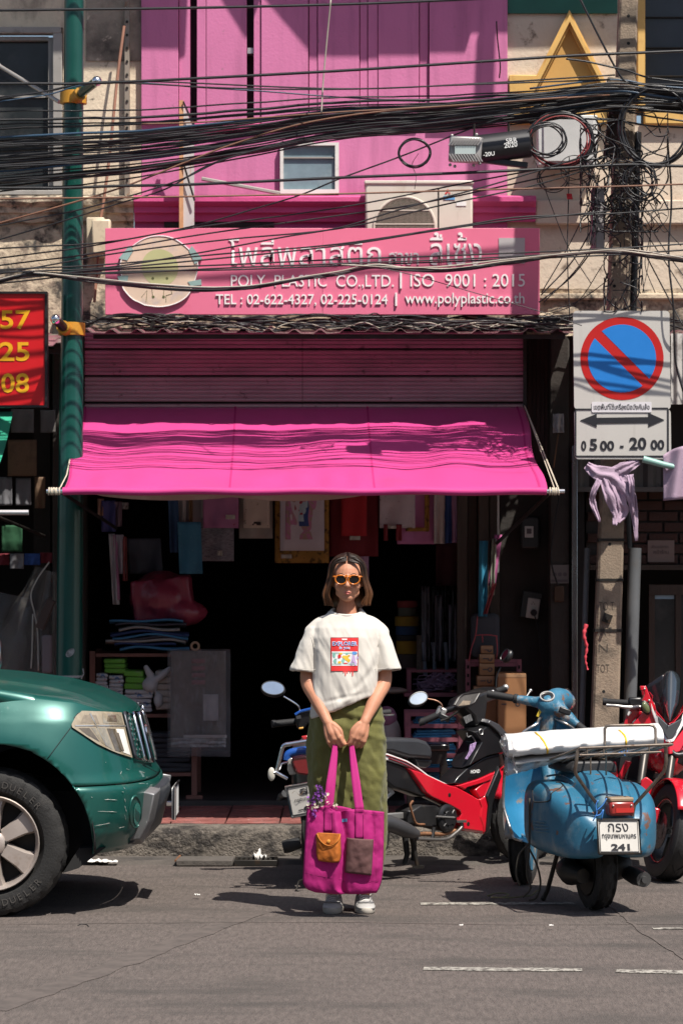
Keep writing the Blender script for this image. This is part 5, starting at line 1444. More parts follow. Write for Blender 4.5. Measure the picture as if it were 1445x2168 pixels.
# tote bag hanging from both hands
BAG=M('magenta_canvas',(.35,.003,.135),.8,var=.07,vs=5,bump=.25,bs=330,dirt=((.28,.002,.108),7,.52,.25))
BAGS=M('dark_magenta_seam',(.20,.002,.08),.85)
bd=13.84
tb=thing('tote_bag','magenta canvas tote bag with orange and brown pockets held in both hands','bag',W(728,1885,bd))
tab=[(0,650,812,1703,1719,.030),(.2,648,812,1738,1750,.045),(.5,645,811,1790,1800,.055),(.8,642,809,1845,1850,.05),(.9,641,806.5,1868,1868,.042),(.97,648,801,1882,1882,.03),(1.0,668,796,1889,1890,.012)]
def bagrow(v):
 for i in range(len(tab)-1):
  if tab[i][0]<=v<=tab[i+1][0]:
   t=(v-tab[i][0])/(tab[i+1][0]-tab[i][0]);t=t if i<3 else t
   return[tab[i][k]*(1-t)+tab[i+1][k]*t for k in range(1,6)]
def bagp(u,v,front):
 x0,x1,ya,yb,th=bagrow(v)
 px_=x0+(x1-x0)*u;py_=ya+(yb-ya)*u+3*math.sin(math.pi*u)*(v>.9)
 if v<.06:py_+=9*math.exp(-((u-.41)/.10)**2)*(1-v/.06)*(1 if front else-.3)
 e=(math.sin(math.pi*min(max(u,0),1))**.45)*th*.5
 p=W(px_,py_,bd);y=-e if front else e
 if front:
  vx=.43+.07*min(1,v*3)
  y+=.026*math.exp(-((u-vx)/.05)**2)*(1-.35*v)-.012*math.exp(-((u-vx+.09)/.05)**2)
  y+=.010*math.exp(-((u-.83-.1*v)/.04)**2)*math.exp(-v*4)
  y+=.006*fbm((u*5,v*4,2),1)+.003*fbm((u*14+v*4,v*9,5),1)
  y+=.003*math.exp(-((v-.86-.05*u)/.03)**2)*math.sin(u*9)
 return p+Vector((0,y,0))
rows=[]
nv,nu=44,56
for j in range(nv+1):
 v=j/nv;rows.append([bagp(k/nu,v,True)for k in range(nu+1)]+[bagp(1-k/20,v,False)for k in range(1,20)])
m=MB();m.loft(rows,caps=False);m.f.append([nv*(nu+20)+k for k in range(nu+20)]);m.m.append(0)
bag=m.build('body',BAG,tb,smooth=180,solid=.003)
bb_=bvh_of(bag)
def bf(px,py,off=.004):
 q=W(px,py,bd);return proj(bb_,q.x,q.z,off,dflt=bd-D0-.02)
def band(pts,wpx,name,mat,off=.004,par=tb):
 rr=[]
 for i,(x,y)in enumerate(pts):
  a=pts[max(0,i-1)];c=pts[min(len(pts)-1,i+1)];t=Vector((c[0]-a[0],c[1]-a[1])).normalized();n_=Vector((-t.y,t.x))*wpx/2
  rr.append([bf(x+n_.x*k,y+n_.y*k,off)for k in(-1,-.5,0,.5,1)])
 m=MB();m.loft(rr,caps=False,closed=False);return m.build(name,mat,par,smooth=180,solid=.002)
def lerp2(a,b_,n):return[(a[0]+(b_[0]-a[0])*k/n,a[1]+(b_[1]-a[1])*k/n)for k in range(n+1)]
# straps: stitched down on the front, free above, through the fists
hl,hr2=wr_l+Vector((.022,-.026,-.135)),wr_r+Vector((-.020,-.026,-.135))
band(lerp2((695.5,1705),(694,1760),10),19,'strap_base',BAG);band(lerp2((760.5,1712),(760,1775),10),18.5,'strap_base',BAG)
def freestrap(pts,ws,name='strap',dy=0):
 P=spline(pts,8);n_=len(P);rr=[]
 for i,p in enumerate(P):
  u=i/(n_-1)*(len(ws)-1);k=min(int(u),len(ws)-2);w_=ws[k]*(1-u+k)+ws[k+1]*(u-k)
  t=(P[min(i+1,n_-1)]-P[max(i-1,0)]).normalized();sd=t.cross(Y)
  sd=sd.normalized()if sd.length>.2 else X
  rr.append([p+sd*(w_*e)+Y*(.002*(1-abs(e)*2))for e in(-.5,-.2,.2,.5)])
 m=MB();m.loft(rr,caps=False,closed=False);return m.build(name,BAG,tb,smooth=180,solid=.0025)
A,B_=bf(695.5,1708,.006),bf(760.5,1714,.006)
top_l,top_r=W(707,1596,13.93),W(746,1596,13.93)
freestrap([A,W(699,1660,13.87),top_l,top_l+Vector((.004,.02,.045))],[.040,.038,.026,.018])
freestrap([B_,W(753,1655,13.87),top_r,top_r+Vector((-.004,.02,.045))],[.040,.038,.026,.018])
A2,B2=W(697,1704,13.875),W(762,1712,13.875)
freestrap([A2,W(702,1660,13.90),top_l+Vector((.004,.02,.0)),top_l+Vector((.006,.03,.045))],[.036,.034,.024,.018])
freestrap([B2,W(752,1655,13.9),top_r+Vector((-.004,.02,0)),top_r+Vector((-.006,.03,.045))],[.036,.034,.024,.018])
# seams
def seam(pts,mat=BAGS,r=.0012,par=tb,off=.001):
 m=MB();m.tube([bf(x,y,off)for x,y in pts],r,4);m.build('seam',mat,par,smooth=180)
seam(lerp2((660,1722),(648,1848),16));seam(lerp2((792,1722),(796,1864),16));seam(lerp2((645,1848),(722,1862),14));seam(lerp2((724,1866),(806,1866),12));seam(lerp2((652,1710),(690,1714),8));seam(lerp2((772,1722),(810,1727),8))
for x,y0_,y1_ in((686.5,1716,1758),(703.5,1716,1758),(752,1722,1772),(768.5,1722,1772)):
 seam(lerp2((x,y0_),(x,y1_),8),BAGS,.0009,tb,.0075)
m=MB();m.sheet(lambda u,v:bf(724+10*u,1734+6.5*v-1.5*u,.006),4,3);m.build('brand_tab',M('cyan_tab',(.08,.42,.62),.6),tb,solid=.001,smooth=0)
m=MB();m.text('peace',bf(729,1736.5,.0085),X,Z,w=.014,ext=.0004);m.build('tab_lettering',M('navy_thread',(.01,.03,.12),.7),tb,smooth=0)
# pockets
OR=M('orange_canvas',(.42,.115,.009),.8,var=.12,vs=9,bump=.25,bs=300,dirt=((.30,.08,.008),10,.54,.2))
ORS=M('pale_orange_edge',(.62,.22,.03),.8)
BR=M('brown_canvas',(.095,.042,.040),.85,var=.15,vs=8,bump=.3,bs=300)
def pocket(fx,n,m_,thick,name,mat,edge):
 f=lambda u,v,o:bf(*fx(u,v),o)
 mm=MB()
 mm.sheet(lambda u,v:f(u,v,.004+thick*(1 if.02<u<.98 and v<.98 else.0)*(.55+.45*math.sin(math.pi*u)*math.sin(math.pi*min(1,v*.8+.1)))+.003*fbm((u*3,v*3,thick*99),1)+.004*math.exp(-((u-v*.5-.25)/.10)**2)*v),n,m_)
 o=mm.build(name,mat,tb,smooth=180,solid=.002)
 return o
def ofx(u,v):
 w_=1-.16*max(0,(v-.72)/.28)**2;x=694.5+(u-.5)*52*w_+1.5*v;return(x,1765+57*v+2*math.sin(math.pi*u)*v+2*(u-.5))
opk=pocket(ofx,26,26,.024,'orange_pocket',OR,ORS)
ob_=bvh_of(opk)
mm=MB();mm.sheet(lambda u,v:bf(*[(671.5+48.5*u,1760.5+(2+24*math.sin(math.pi*u)**.6)*v+2*u)][0],.025+.005*math.sin(math.pi*u)),26,10);fl=mm.build('flap',OR,opk,smooth=180,solid=.0035)
m=MB();e=[bf(671.5+48.5*k/30,1760.5+2+24*math.sin(math.pi*k/30)**.6+2*k/30,.0295+.005*math.sin(math.pi*k/30))for k in range(31)];m.tube(e,.0018,5);m.build('flap_edge',ORS,opk,smooth=180)
m=MB();c=bf(695.5,1778.5,.034);m.lathe([(0,.0085),(.003,.0078),(.0045,.004)],c,-Y,16);m.build('snap_button',M('pale_orange_button',(.66,.28,.05),.4),opk)
m=MB();m.tube([bf(*ofx(.06,v/20),.017)for v in range(2,19)],.0013,4);m.tube([bf(*ofx(u/20,.93),.012)for u in range(1,20)],.0013,4);m.build('pocket_seam',ORS,opk,smooth=180)
def bfx(u,v):return(733.5+(790-733.5)*u-4.5*v,1773+4*u+73*v+2*u*v)
bpk=pocket(bfx,26,30,.022,'brown_pocket',BR,BR)
m=MB();m.tube([bf(*bfx(u/20,.0),.012)for u in range(21)],.0016,4);m.tube([bf(*bfx(u/20,.95),.010)for u in range(21)],.0013,4);m.tube([bf(*bfx(.985,v/20),.008)for v in range(21)],.0016,4);m.build('pocket_seam',M('brown_seam',(.15,.075,.065),.8),bpk,smooth=180)
# dried flowers in the bag
fl_=thing('flower_bunch','bunch of dried purple statice flowers sticking out of the magenta bag','flowers',W(672,1712,13.86))
PUR=M('purple_petal',(.20,.045,.30),.7,var=.35,vs=60);PALE=M('pale_petal',(.50,.46,.36),.8);STEM=M('dry_stem',(.10,.085,.04),.8)
fr2=random.Random(9)
m=MB();stems=[((676,1716),(668,1690),(674,1668)),((672,1716),(662,1700),(654,1692)),((682,1716),(682,1698),(687,1684)),((668,1712),(662,1712),(664,1727)),((690,1716),(700,1706),(708,1704)),((680,1716),(676,1700),(682,1676))]
for st in stems:m.tube(spline([W(x,y,13.845-.02*(k==2))for k,(x,y)in enumerate(st)],4),.0016,4)
m.build('stem',STEM,fl_,smooth=180)
def petals(c,mat,n,spread):
 m=MB()
 for _ in range(n):
  o=Vector((fr2 .gauss(0,spread),fr2 .gauss(0,spread*.7),fr2 .gauss(0,spread)));a=Vector((fr2 .uniform(-1,1),fr2 .uniform(-1,0),fr2 .uniform(-1,1))).normalized()
  for k in range(5):
   u=a.orthogonal().normalized();u=Matrix.Rotation(1.2566*k,3,a)@u;w_=a.cross(u)
   p=c+o;m.add([p,p+u*.005+w_*.0025+a*.002,p+u*.0075+a*.004,p+u*.005-w_*.0025+a*.002],[(0,1,2,3)])
 return m.build('blossom',mat,fl_,smooth=0,recalc=False)
for px_,py_,mt,n,s_ in((674,1668,PUR,9,.007),(678,1676,PUR,9,.008),(670,1684,PUR,10,.009),(676,1690,PUR,8,.008),(657,1693,PUR,8,.007),(663,1700,PUR,7,.007),(684,1684,PUR,6,.007),(664,1718,PUR,7,.006),(666,1726,PUR,5,.005),(688,1690,PALE,9,.010),(683,1699,PALE,8,.010),(672,1702,PALE,6,.009),(656,1704,PALE,5,.007),(707,1705,PALE,6,.006),(662,1712,PALE,5,.006)):
 petals(W(px_,py_,13.82),mt,n,s_)
 # ---------------------------------------------------------------- vehicles
CAMP=Vector((0,-D0,H))
def cast(bv,px,py,off=.0):
 d_=(W(px,py,10)-CAMP).normalized()
 h=bv.ray_cast(CAMP,d_)
 return(h[0]+h[1]*(off if h[1].dot(d_)<0 else-off))if h[0]is not None else None
def ruled(bv,top,bot,off,name,mat,par,n=10,m=8,mirror=None,solid=.0,smooth=180):
 """Patch lying on a surface between two edge lines given as seen in the photo."""
 def at(c,u):
  f=u*(len(c)-1);k=min(int(f),len(c)-2);f-=k
  return(c[k][0]*(1-f)+c[k+1][0]*f,c[k][1]*(1-f)+c[k+1][1]*f)
 pts=[];last=None
 for j in range(m+1):
  for i in range(n+1):
   a,b_=at(top,i/n),at(bot,i/n);t=j/m
   p=cast(bv,a[0]*(1-t)+b_[0]*t,a[1]*(1-t)+b_[1]*t,off)
   p=p if p is not None else last;last=p;pts.append(p)
 fs=[(j*(n+1)+i,j*(n+1)+i+1,(j+1)*(n+1)+i+1,(j+1)*(n+1)+i)for j in range(m)for i in range(n)]
 mb=MB();mb.add(pts,fs);o=mb.build(name,mat,par,smooth=smooth,solid=solid,recalc=False)
 if mirror is not None:
  mb=MB();mb.add([Vector((p.x,2*mirror-p.y,p.z))for p in pts],[tuple(reversed(f))for f in fs]);mb.build(name,mat,par,smooth=smooth,solid=solid,recalc=False)
 return o
def tyre(c,ax,Rr,hw,rt,par,name='wheel',tread=0,n=72,mat=None):
 """A tyre as a ring of profile sections with cut tread blocks; returns the part."""
 c=Vector(c);ax=Vector(ax).normalized();u=ax.orthogonal().normalized();w_=ax.cross(u)
 prof=[(-.60,rt),(-.93,rt*.82),(-1.0,rt*.55),(-.94,rt*.26),(-.80,rt*.09),(-.62,.014),(-.42,.004),(-.24,.001),(0,0),(.24,.001),(.42,.004),(.62,.014),(.80,rt*.09),(.94,rt*.26),(1.0,rt*.55),(.93,rt*.82),(.60,rt)]
 rings=[]
 for j in range(n+1):
  a=2*math.pi*j/n;e=u*math.cos(a)+w_*math.sin(a);r_=[]
  for k,(x,dr)in enumerate(prof):
   cut=tread if(tread and 4<=k<=12 and((j+(2 if k in(5,7,9,11)else 0))%4==0))else 0
   if tread and k in(6,10):cut=max(cut,tread*.8)
   r_.append(c+ax*(x*hw)+e*(Rr-dr-cut))
  rings.append(r_)
 m=MB();m.loft(rings,caps=False,closed=False)
 return m.build(name,mat or TYRE,par,smooth=30)
class Bike:
 def __init__(s,px,d_,hd):
  s.o=Vector(((px-CX)*d_/F,d_-D0,0));h=Vector((hd[0],hd[1],0)).normalized();s.h=h;s.l=Vector((-h.y,h.x,0))
 def L(s,x,y,z):return s.o+s.h*x+s.l*y+Z*z
 def q(s,px,py,y=0):
  d_=(W(px,py,10)-CAMP);p0=s.o+s.l*y
  t=(p0-CAMP).dot(s.l)/d_.dot(s.l);return CAMP+d_*t
 def slab(s,pts,y0,y1,name,mat,par,px=True,crown=.02,smooth=35,bev=.004,ins=.9):
  """A moulded panel: outline on the bike's side, built through its width with softened faces."""
  P0=[s.q(x,z,y0)if px else s.L(x,y0,z)for x,z in pts]
  c0=sum(P0,Vector())/len(P0)
  w_=s.l*(y1-y0);sg=1 if y1>y0 else-1
  m=MB();f=lambda k,off:[c0+(p-c0)*k+s.l*off for p in P0]
  m.loft([f(ins,-sg*crown),f(1,0),f(1,y1-y0),f(ins,(y1-y0)+sg*crown)])
  return m.build(name,mat,par,smooth=smooth,bev=bev)
  # ---- green pickup, nose to the right
TG=M('green_metallic_paint',(.005,.080,.066),.36,metal=.3,var=.08,vs=3,coat=.5,dirt=((.012,.098,.082),4,.55,.3),dirt2=((.12,.26,.22),34,.74,.03,(1,1,3)))
TGL=M('scratched_primer',(.5,.48,.45),.6,var=.3)
TRIM=M('silver_grey_guard_paint',(.19,.19,.195),.42,.5,var=.1,dirt=((.12,.12,.125),8,.56,.2))
DKP=M('dark_grey_bumper',(.045,.05,.06),.4,.3,var=.2)
tr=thing('pickup_truck','dark green pickup truck parked at the left with scratched bumper and dusty tyre','pickup truck',(-1.6,.65,0))
yn_,ycn,hw_=-.2,.65,.85
def lerpt(tab,x):
 if x<=tab[0][0]:return tab[0][1]
 for(a,b_),(c,d_)in zip(tab,tab[1:]):
  if x<=c:return b_+(d_-b_)*(x-a)/(c-a)
 return tab[-1][1]
NOSE=[(.28,-.965),(.36,-.915),(.45,-.880),(.57,-.866),(.60,-.878),(.65,-.913),(.78,-.945),(.91,-.980)]
CR=.46
def sidez(x):return lerpt([(-2.2,1.05),(-1.56,1.03),(-1.22,.985),(-1.10,.945),(-1.0,.912),(-.9,.905)],x)
ARX,ARZ,ARR=-1.588,.342,.455
def truck_pt(p,z):
 """p < 0: along the straight side, metres behind the corner; 0..1: corner to nose centre; mirrored beyond."""
 xn=lerpt(NOSE,z);mir=p>1
 if mir:p=2-p
 e=.74
 if p<=0:x,y=xn-CR+p,-1.0
 else:
  a=p*math.pi/2;x=xn-CR+CR*math.sin(a)**e;y=-math.cos(a)**e
 hwz=hw_*(1-.05*((z-.62)/.4)**2-(.03 if z<.36 else 0))
 fl=.030*math.exp(-((x-ARX)/.55)**2)*math.exp(-((math.hypot(x-ARX,z-ARZ)-ARR)/.10)**2)if p<.35 else 0
 yy=y*(hwz+fl)
 return Vector((x,ycn+(yy if not mir else-yy),z))
PS=[-3.6+.06*k for k in range(60)]+[0]+[k/44 for k in range(1,45)]
PS=PS+[2-p for p in reversed(PS[:-1])]
def shell(z0,z1,nz,name,mat,followtop=False):
 cols=[]
 for j in range(nz+1):
  row=[]
  for p in PS:
   w_=j/nz;zt=z1
   if followtop:
    xx=truck_pt(p,.9).x;zt=sidez(xx)
   z=z0+(zt-z0)*w_;v=truck_pt(p,min(z,.91))
   if z>.91:v.x=truck_pt(p,.91).x
   v.z=z
   if followtop:v.y+=(.05*w_**6+.035*max(0,(z-.9))/.1)*(1 if v.y<ycn else-1)
   row.append(v)
  cols.append(row)
 m=MB();m.loft(cols,caps=False,closed=False)
 keep=[]
 for f in m.f:
  c=sum((m.v[i]for i in f),Vector())/4
  if min(math.hypot(c.x-ARX,c.z-ARZ),math.hypot(c.x-(ARX-2.95),c.z-ARZ))>ARR-.012:keep.append(f)
 m.f=keep;m.m=[0]*len(keep)
 for v in m.v:
  for ax_ in(ARX,ARX-2.95):
   d_=math.hypot(v.x-ax_,v.z-ARZ)
   if 1e-4<d_<ARR:
    v.x=ax_+(v.x-ax_)/d_*ARR;v.z=ARZ+(v.z-ARZ)/d_*ARR
 used=sorted({i for f in m.f for i in f});mp={o:n for n,o in enumerate(used)}
 m.v=[m.v[i]for i in used];m.f=[[mp[i]for i in f]for f in m.f]
 return m.build(name,mat,tr,smooth=50,solid=.006,recalc=False)
bump=shell(.285,.598,12,'bumper',TG)
fend=shell(.604,.905,26,'fender',TG,True)
# bonnet
def hood(u,v):
 au=abs(u);a=math.acos(min(1,au**1.35));xf=-.982-CR+CR*math.sin(a)**.74
 x=xf+(-2.15-xf)*v**1.35;s_=xf-x
 xs=-.982-x
 zc=lerpt([(0,.905),(.012,.926),(.065,.958),(.17,1.004),(.31,1.040),(.49,1.067),(.67,1.085),(1.17,1.115)],s_)
 edge=sidez(x)+.004
 k=au**3.2;z=zc*(1-k)+min(zc,edge)*k
 z+=.010*math.exp(-((au-.66)/.05)**2)*min(1,s_/.3)
 return Vector((x,ycn+hw_*.925*u,z))
m=MB();m.sheet(lambda a,b_:hood(a*2-1,b_),70,50);m.build('bonnet',TG,tr,smooth=180,solid=.004,recalc=False)
fb,bb2=bvh_of(fend),bvh_of(bump)
HL=M('aged_headlight_lens',(.27,.225,.16),.12,var=.15,vs=14,coat=1.0,dirt=((.36,.31,.23),9,.50,.25,(5,5,1.5)))
top=[(150,1535),(160,1517),(171,1507.5),(212,1508.5),(253,1510)];bot=[(151,1541),(172,1555),(203,1576),(240,1594),(276,1605.5)]
ruled(fb,[(x-1.5,y-1.5)for x,y in top],[(x+(1.5 if i>2 else-1),y+2)for i,(x,y)in enumerate(bot)],.003,'headlight_gasket',BLACK_RUBBER,tr,14,8,ycn)
hl=ruled(fb,top,bot,.012,'headlight',HL,tr,14,10,ycn)
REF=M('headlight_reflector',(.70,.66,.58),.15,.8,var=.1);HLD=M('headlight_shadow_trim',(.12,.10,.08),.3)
BOWL=M('lamp_bowl',(.40,.35,.26),.15,.5,var=.3,vs=30,coat=1);FAC=M('lamp_facet',(.13,.105,.075),.12,.3,var=.3,vs=40,coat=1)
ruled(fb,[(241,1545),(257,1546)],[(256,1594),(271,1600)],.0135,'reflector',M('bright_reflector',(.85,.82,.76),.3,.2),tr,4,4)
ruled(fb,[(222,1544),(239,1545)],[(240,1590),(252,1593)],.0134,'reflector',FAC,tr,4,4)
ruled(fb,[(190,1543),(218,1543)],[(212,1574),(234,1588)],.0132,'reflector',BOWL,tr,5,5)
ruled(fb,[(164,1543),(186,1543)],[(181,1557),(208,1572)],.0133,'reflector',FAC,tr,5,5)
ruled(fb,[(212,1513),(250,1514)],[(214,1533),(256,1535)],.0132,'reflector',BOWL,tr,5,5)
ruled(fb,[(224,1518),(241,1517)],[(222,1530),(243,1531)],.0138,'reflector',FAC,tr,5,5)
ruled(fb,[(156,1537),(260,1537)],[(158,1539.5),(262,1540)],.0140,'lens_rib',REF,tr,10,1)
ruled(fb,[(186,1513),(189,1513)],[(220,1580),(224,1581)],.0138,'lens_rib',REF,tr,2,6)
ruled(fb,[(175,1516),(200,1517)],[(168,1533),(207,1534)],.0130,'indicator_lens',M('amber_clear_lens',(.20,.165,.12),.15,coat=1,var=.3,vs=40),tr,4,4)
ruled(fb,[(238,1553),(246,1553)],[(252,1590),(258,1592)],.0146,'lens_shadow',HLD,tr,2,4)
# grille
ruled(fb,[(255,1509.5),(275,1509),(293,1508)],[(279,1606.5),(300,1612),(318,1616)],.002,'grille',M('grille_black',(.012,.012,.014),.3),tr,12,12,ycn)
for t0,t1 in((0.0,.10),(.52,.66),(.84,.99)):
 ruled(fb,[(255+38*t0,1509),(255+38*t1,1509)],[(279+39*t0,1606.5+10*t0),(279+39*t1,1606.5+10*t1)],.016,'grille_bar',CHROME if t0 else DKP,tr,3,10,ycn,solid=.01)
ruled(fb,[(256,1508),(293,1506.5)],[(257,1512),(294,1511)],.010,'grille_trim',CHROME,tr,8,1,ycn);ruled(fb,[(280,1603),(317,1612)],[(281,1609),(318,1617)],.012,'grille_trim',CHROME,tr,8,1,ycn)
m=MB()
for j in range(9):
 for i in range(2):
  t=(j+.5)/9;x=255+24*t+(.17+.17*i+(.09 if j%2 else 0))*38;y=1510+95*t
  c=cast(fb,x,y,.010);dx=cast(fb,x+2.6,y+1,.006)-c;dz=Vector((0,0,.011));nn=Vector((.006,-.008,0))
  m.add([c+nn,c+dx,c+dz,c-dx,c-dz],[(0,1,2),(0,2,3),(0,3,4),(0,4,1)])
o=m.build('grille_mesh',TRIM,tr,smooth=0);o['kind']='stuff'
m=MB();c=Vector((-.935,ycn-.05,.78));m.torus(c,X+Z*.1,.055,.010,24,6);m.build('badge_ring',CHROME,tr)
# lower bumper furniture
def guard(p,z,off):
 v=truck_pt(p,z);a=truck_pt(min(p+.01,1.999),z)-truck_pt(p-.01,z);n_=Vector((a.y,-a.x,0)).normalized();return v+n_*off
rings=[]
for k in range(25):
 p=.665+.67*k/24;e=abs(k/12-1);z1=.578-.02*e;z0=.300+.05*e*0;r_=[]
 for z,o in((z0,-.01),(z0+.01,.030),(z0+.06,.046),(.46,.034),(z1-.06,.048),(z1-.01,.034),(z1,-.01)):
  r_.append(guard(p,z,o*(1-.25*e)))
 rings.append(r_)
m=MB();m.loft(rings,caps=True,closed=True);m.build('bumper_guard',DKP,tr,smooth=30,bev=.004)
for sg_ in(0,1):
 rings=[]
 for k in range(7):
  p=.655+.09*k/6;p=2-p if sg_ else p;t=k/6
  rings.append([guard(p,z,o)for z,o in((.292+.03*(1-t),-.01),(.30+.03*(1-t),.052),(.42,.05),(.562-.02*(1-t),.054),(.574-.02*(1-t),-.01))])
 m=MB();m.loft(rings);m.build('guard_end',TRIM,tr,smooth=30,bev=.006)
m=MB();m.box((-.800,ycn,.47),(.012,.40,.15));m.build('number_plate',WHITE_PAINT,tr,bev=.003)
m=MB();m.tube([Vector((-.792,ycn-.21,.395)),Vector((-.790,ycn-.21,.55))],.008,8);m.tube([Vector((-.792,ycn-.21,.55)),Vector((-.792,ycn+.21,.55))],.006,8);m.tube([Vector((-.83,ycn-.18,.47)),Vector((-.795,ycn-.18,.47))],.012,6);m.build('plate_holder',CHROME,tr)
# fog lamp hole
pts=[cast(bb2,285+12*math.cos(a),1718+33*math.sin(a),.004)for a in[2*math.pi*k/28 for k in range(28)]]
m=MB();m.add(pts,[tuple(range(28))]);m.build('fog_lamp_recess',M('green_recess',(.004,.05,.042),.4),tr,smooth=0)
m=MB();m.tube(pts+[pts[0]],.005,6,caps=False);m.build('fog_lamp_rim',TG,tr)
pts=[cast(bb2,289+8*math.cos(a),1724+25*math.sin(a),.006)for a in[2*math.pi*k/20 for k in range(20)]]
m=MB();m.add(pts,[tuple(range(20))]);m.build('fog_lamp',M('fog_lamp_green_cover',(.012,.15,.12),.25,coat=.6),tr,smooth=0)
# panel gap, scuffs
def line_on(bv,pts,r,name,mat,off=.002):
 P=[cast(bv,x,y,off)for x,y in pts];P=[p for p in P if p is not None]
 m=MB();m.tube(P,r,4);return m.build(name,mat,tr,smooth=180)
GAP=M('panel_gap',(.003,.015,.013),.6)
line_on(fb,lerp2((149,1541),(101,1606),10),.0022,'panel_gap',GAP,.006)
line_on(fb,lerp2((300,1619),(340,1641),6),.0022,'panel_gap',GAP,.004)
scr=random.Random(3)
for px_,py_,dx,dy in((253,1640,3,-6),(258,1655,2,5),(260,1668,3,3),(256,1676,4,1),(262,1690,1,8),(291,1660,14,-1),(178,1659,7,1),(192,1687,3,2),(220,1692,26,1),(206,1717,40,2),(262,1706,4,14),(250,1752,12,-3),(190,1750,40,-8),(221,1614,2,1),(265,1628,6,3),(295,1636,10,1),(166,1706,1.5,4),(262,1725,2,10)):
 P=[cast(bb2 if py_>1650 else fb,px_+dx*k/4+scr.uniform(-.7,.7),py_+dy*k/4+scr.uniform(-.7,.7),.0065)for k in range(5)]
 P=[p for p in P if p is not None]
 if len(P)>2:
  m=MB();m.tube(P,[.0003,.0009*scr.uniform(.6,1.3),.0005,.0011*scr.uniform(.5,1.2),.0003][:len(P)],4);m.build('scratch',TGL,tr,smooth=180)
  # wheel housing, underside, wheels
for ax_ in(ARX,ARX-2.95):
 for yy0,yy1 in((yn_+.03,yn_+.42),(1.5-.42,1.5-.03)):
  m=MB();rr=[]
  for k in range(21):
   a=math.pi*(1.06*k/20-.03);rr.append([Vector((ax_+(ARR+.012)*math.cos(a),y,ARZ+(ARR+.012)*math.sin(a)))for y in(yy0,yy1)])
  m.loft(rr,caps=False,closed=False);m.build('wheel_housing',BLACK_RUBBER,tr,smooth=60,recalc=False,solid=.004)
m=MB();m.bb(-4.9,-1.12,yn_+.40,1.10,.27,.55);m.bb(-1.2,-1.04,.12,1.18,.30,.5);m.build('underbody',BLACK_RUBBER,tr,smooth=0)
m=MB();m.prism([Vector((-1.20,yn_+.10,.31)),Vector((-1.08,yn_+.16,.31)),Vector((-1.20,yn_+.10,.22)),Vector((-1.27,yn_+.08,.20))],(0,.2,0));m.build('mud_flap',M('matt_black_flap',(.008,.008,.008),.9),tr)
RIMM=M('dusty_alloy_rim',(.46,.40,.36),.42,.55,var=.15,vs=9,dirt=((.22,.15,.10),9,.58,.2))
def truck_wheel(x,y,sg_):
 c=Vector((x,y,.340));ax_=Vector((0,-sg_,0))
 wl=tyre(c,ax_,.343,.115,.126,tr,tread=.010,n=96)
 m=MB();m.lathe([(-.10,.205),(.09,.208),(.107,.218),(.112,.214),(.098,.203),(.07,.196),(.02,.19)],c,ax_,48,caps=False);m.build('rim',RIMM,wl,smooth=40)
 m=MB();m.disc(c+ax_*.015,ax_,.198,32);m.build('brake_shadow',M('brake_dark',(.01,.009,.008),.7),wl,smooth=0)
 u=Vector((1,0,0));w_=Vector((0,0,1))
 for k in range(6):
  a=R(30+60*k);e=u*math.cos(a)+w_*math.sin(a);t=-u*math.sin(a)+w_*math.cos(a)
  m=MB();rr=[]
  for r_,hwid,dp in((.03,.030,.085),(.09,.036,.092),(.15,.044,.088),(.200,.062,.082)):
   cc2=c+e*r_;rr.append([cc2+t*hwid+ax_*(dp-.02),cc2+t*hwid*.8+ax_*dp,cc2-t*hwid*.8+ax_*dp,cc2-t*hwid+ax_*(dp-.02),cc2-t*hwid+ax_*.03,cc2+t*hwid+ax_*.03])
  m.loft(rr);m.build('spoke',RIMM,wl,smooth=30)
  a2=a+R(30);e2=u*math.cos(a2)+w_*math.sin(a2)
  m=MB();m.lathe([(.07,.013),(.094,.013),(.096,.010)],c+e2*.058,ax_,8);m.build('wheel_nut',DARK_STEEL,wl)
 m=MB();m.lathe([(.05,.062),(.095,.060),(.105,.050),(.108,.03)],c,ax_,24);m.build('hub_cap',RIMM,wl,smooth=40)
 LT=M('tyre_lettering',(.055,.05,.045),.7)
 m=MB()
 for bd_,ang in(('DUELER',-58),('DUELER',58)):
  for k,ch in enumerate(bd_):
   a=R(ang+(k-2.5)*-7.5 if ang>0 else ang+(k-2.5)*7.5);e=u*math.cos(a)+w_*math.sin(a);tt=(u*math.sin(a)-w_*math.cos(a))*(1 if ang>0 else-1)
   up2=e*(1 if ang>0 else-1)
   m.text(ch,c+e*.272+ax_*.1165,tt,up2,h=.030,ext=.0004)
 if sg_>0 and x>-2:m.build('tyre_lettering',LT,wl,smooth=0)
for x in(ARX,ARX-2.95):
 truck_wheel(x,yn_+.135,1);truck_wheel(x,1.5-.135,-1)
 # cab and bed behind the frame edge
GLS=M('tinted_glass',(.02,.03,.03),.08,spec=.7)
m=MB();cab=[]
for x,z,w_ in((-2.02,1.06,.78),(-2.62,1.60,.66),(-3.30,1.64,.66),(-3.55,1.06,.80)):
 cab.append([Vector((x,ycn-w_,z)),Vector((x,ycn+w_,z))])
m.prism([Vector((-2.10,ycn-.76,1.0)),Vector((-2.02,ycn-.76,1.10)),Vector((-2.66,ycn-.70,1.60)),Vector((-3.35,ycn-.70,1.62)),Vector((-3.55,ycn-.76,1.0))],(0,1.46,0));m.build('cab',TG,tr,smooth=20,bev=.03)
m=MB();m.add([Vector((-2.09,ycn-.66,1.135)),Vector((-2.09,ycn+.66,1.135)),Vector((-2.59,ycn+.58,1.567)),Vector((-2.59,ycn-.58,1.567))],[(0,1,2,3)]);o=m.build('windscreen',GLS,tr,smooth=0)
for v in o.data.vertices:v.co+=Vector((.035,0,.035))
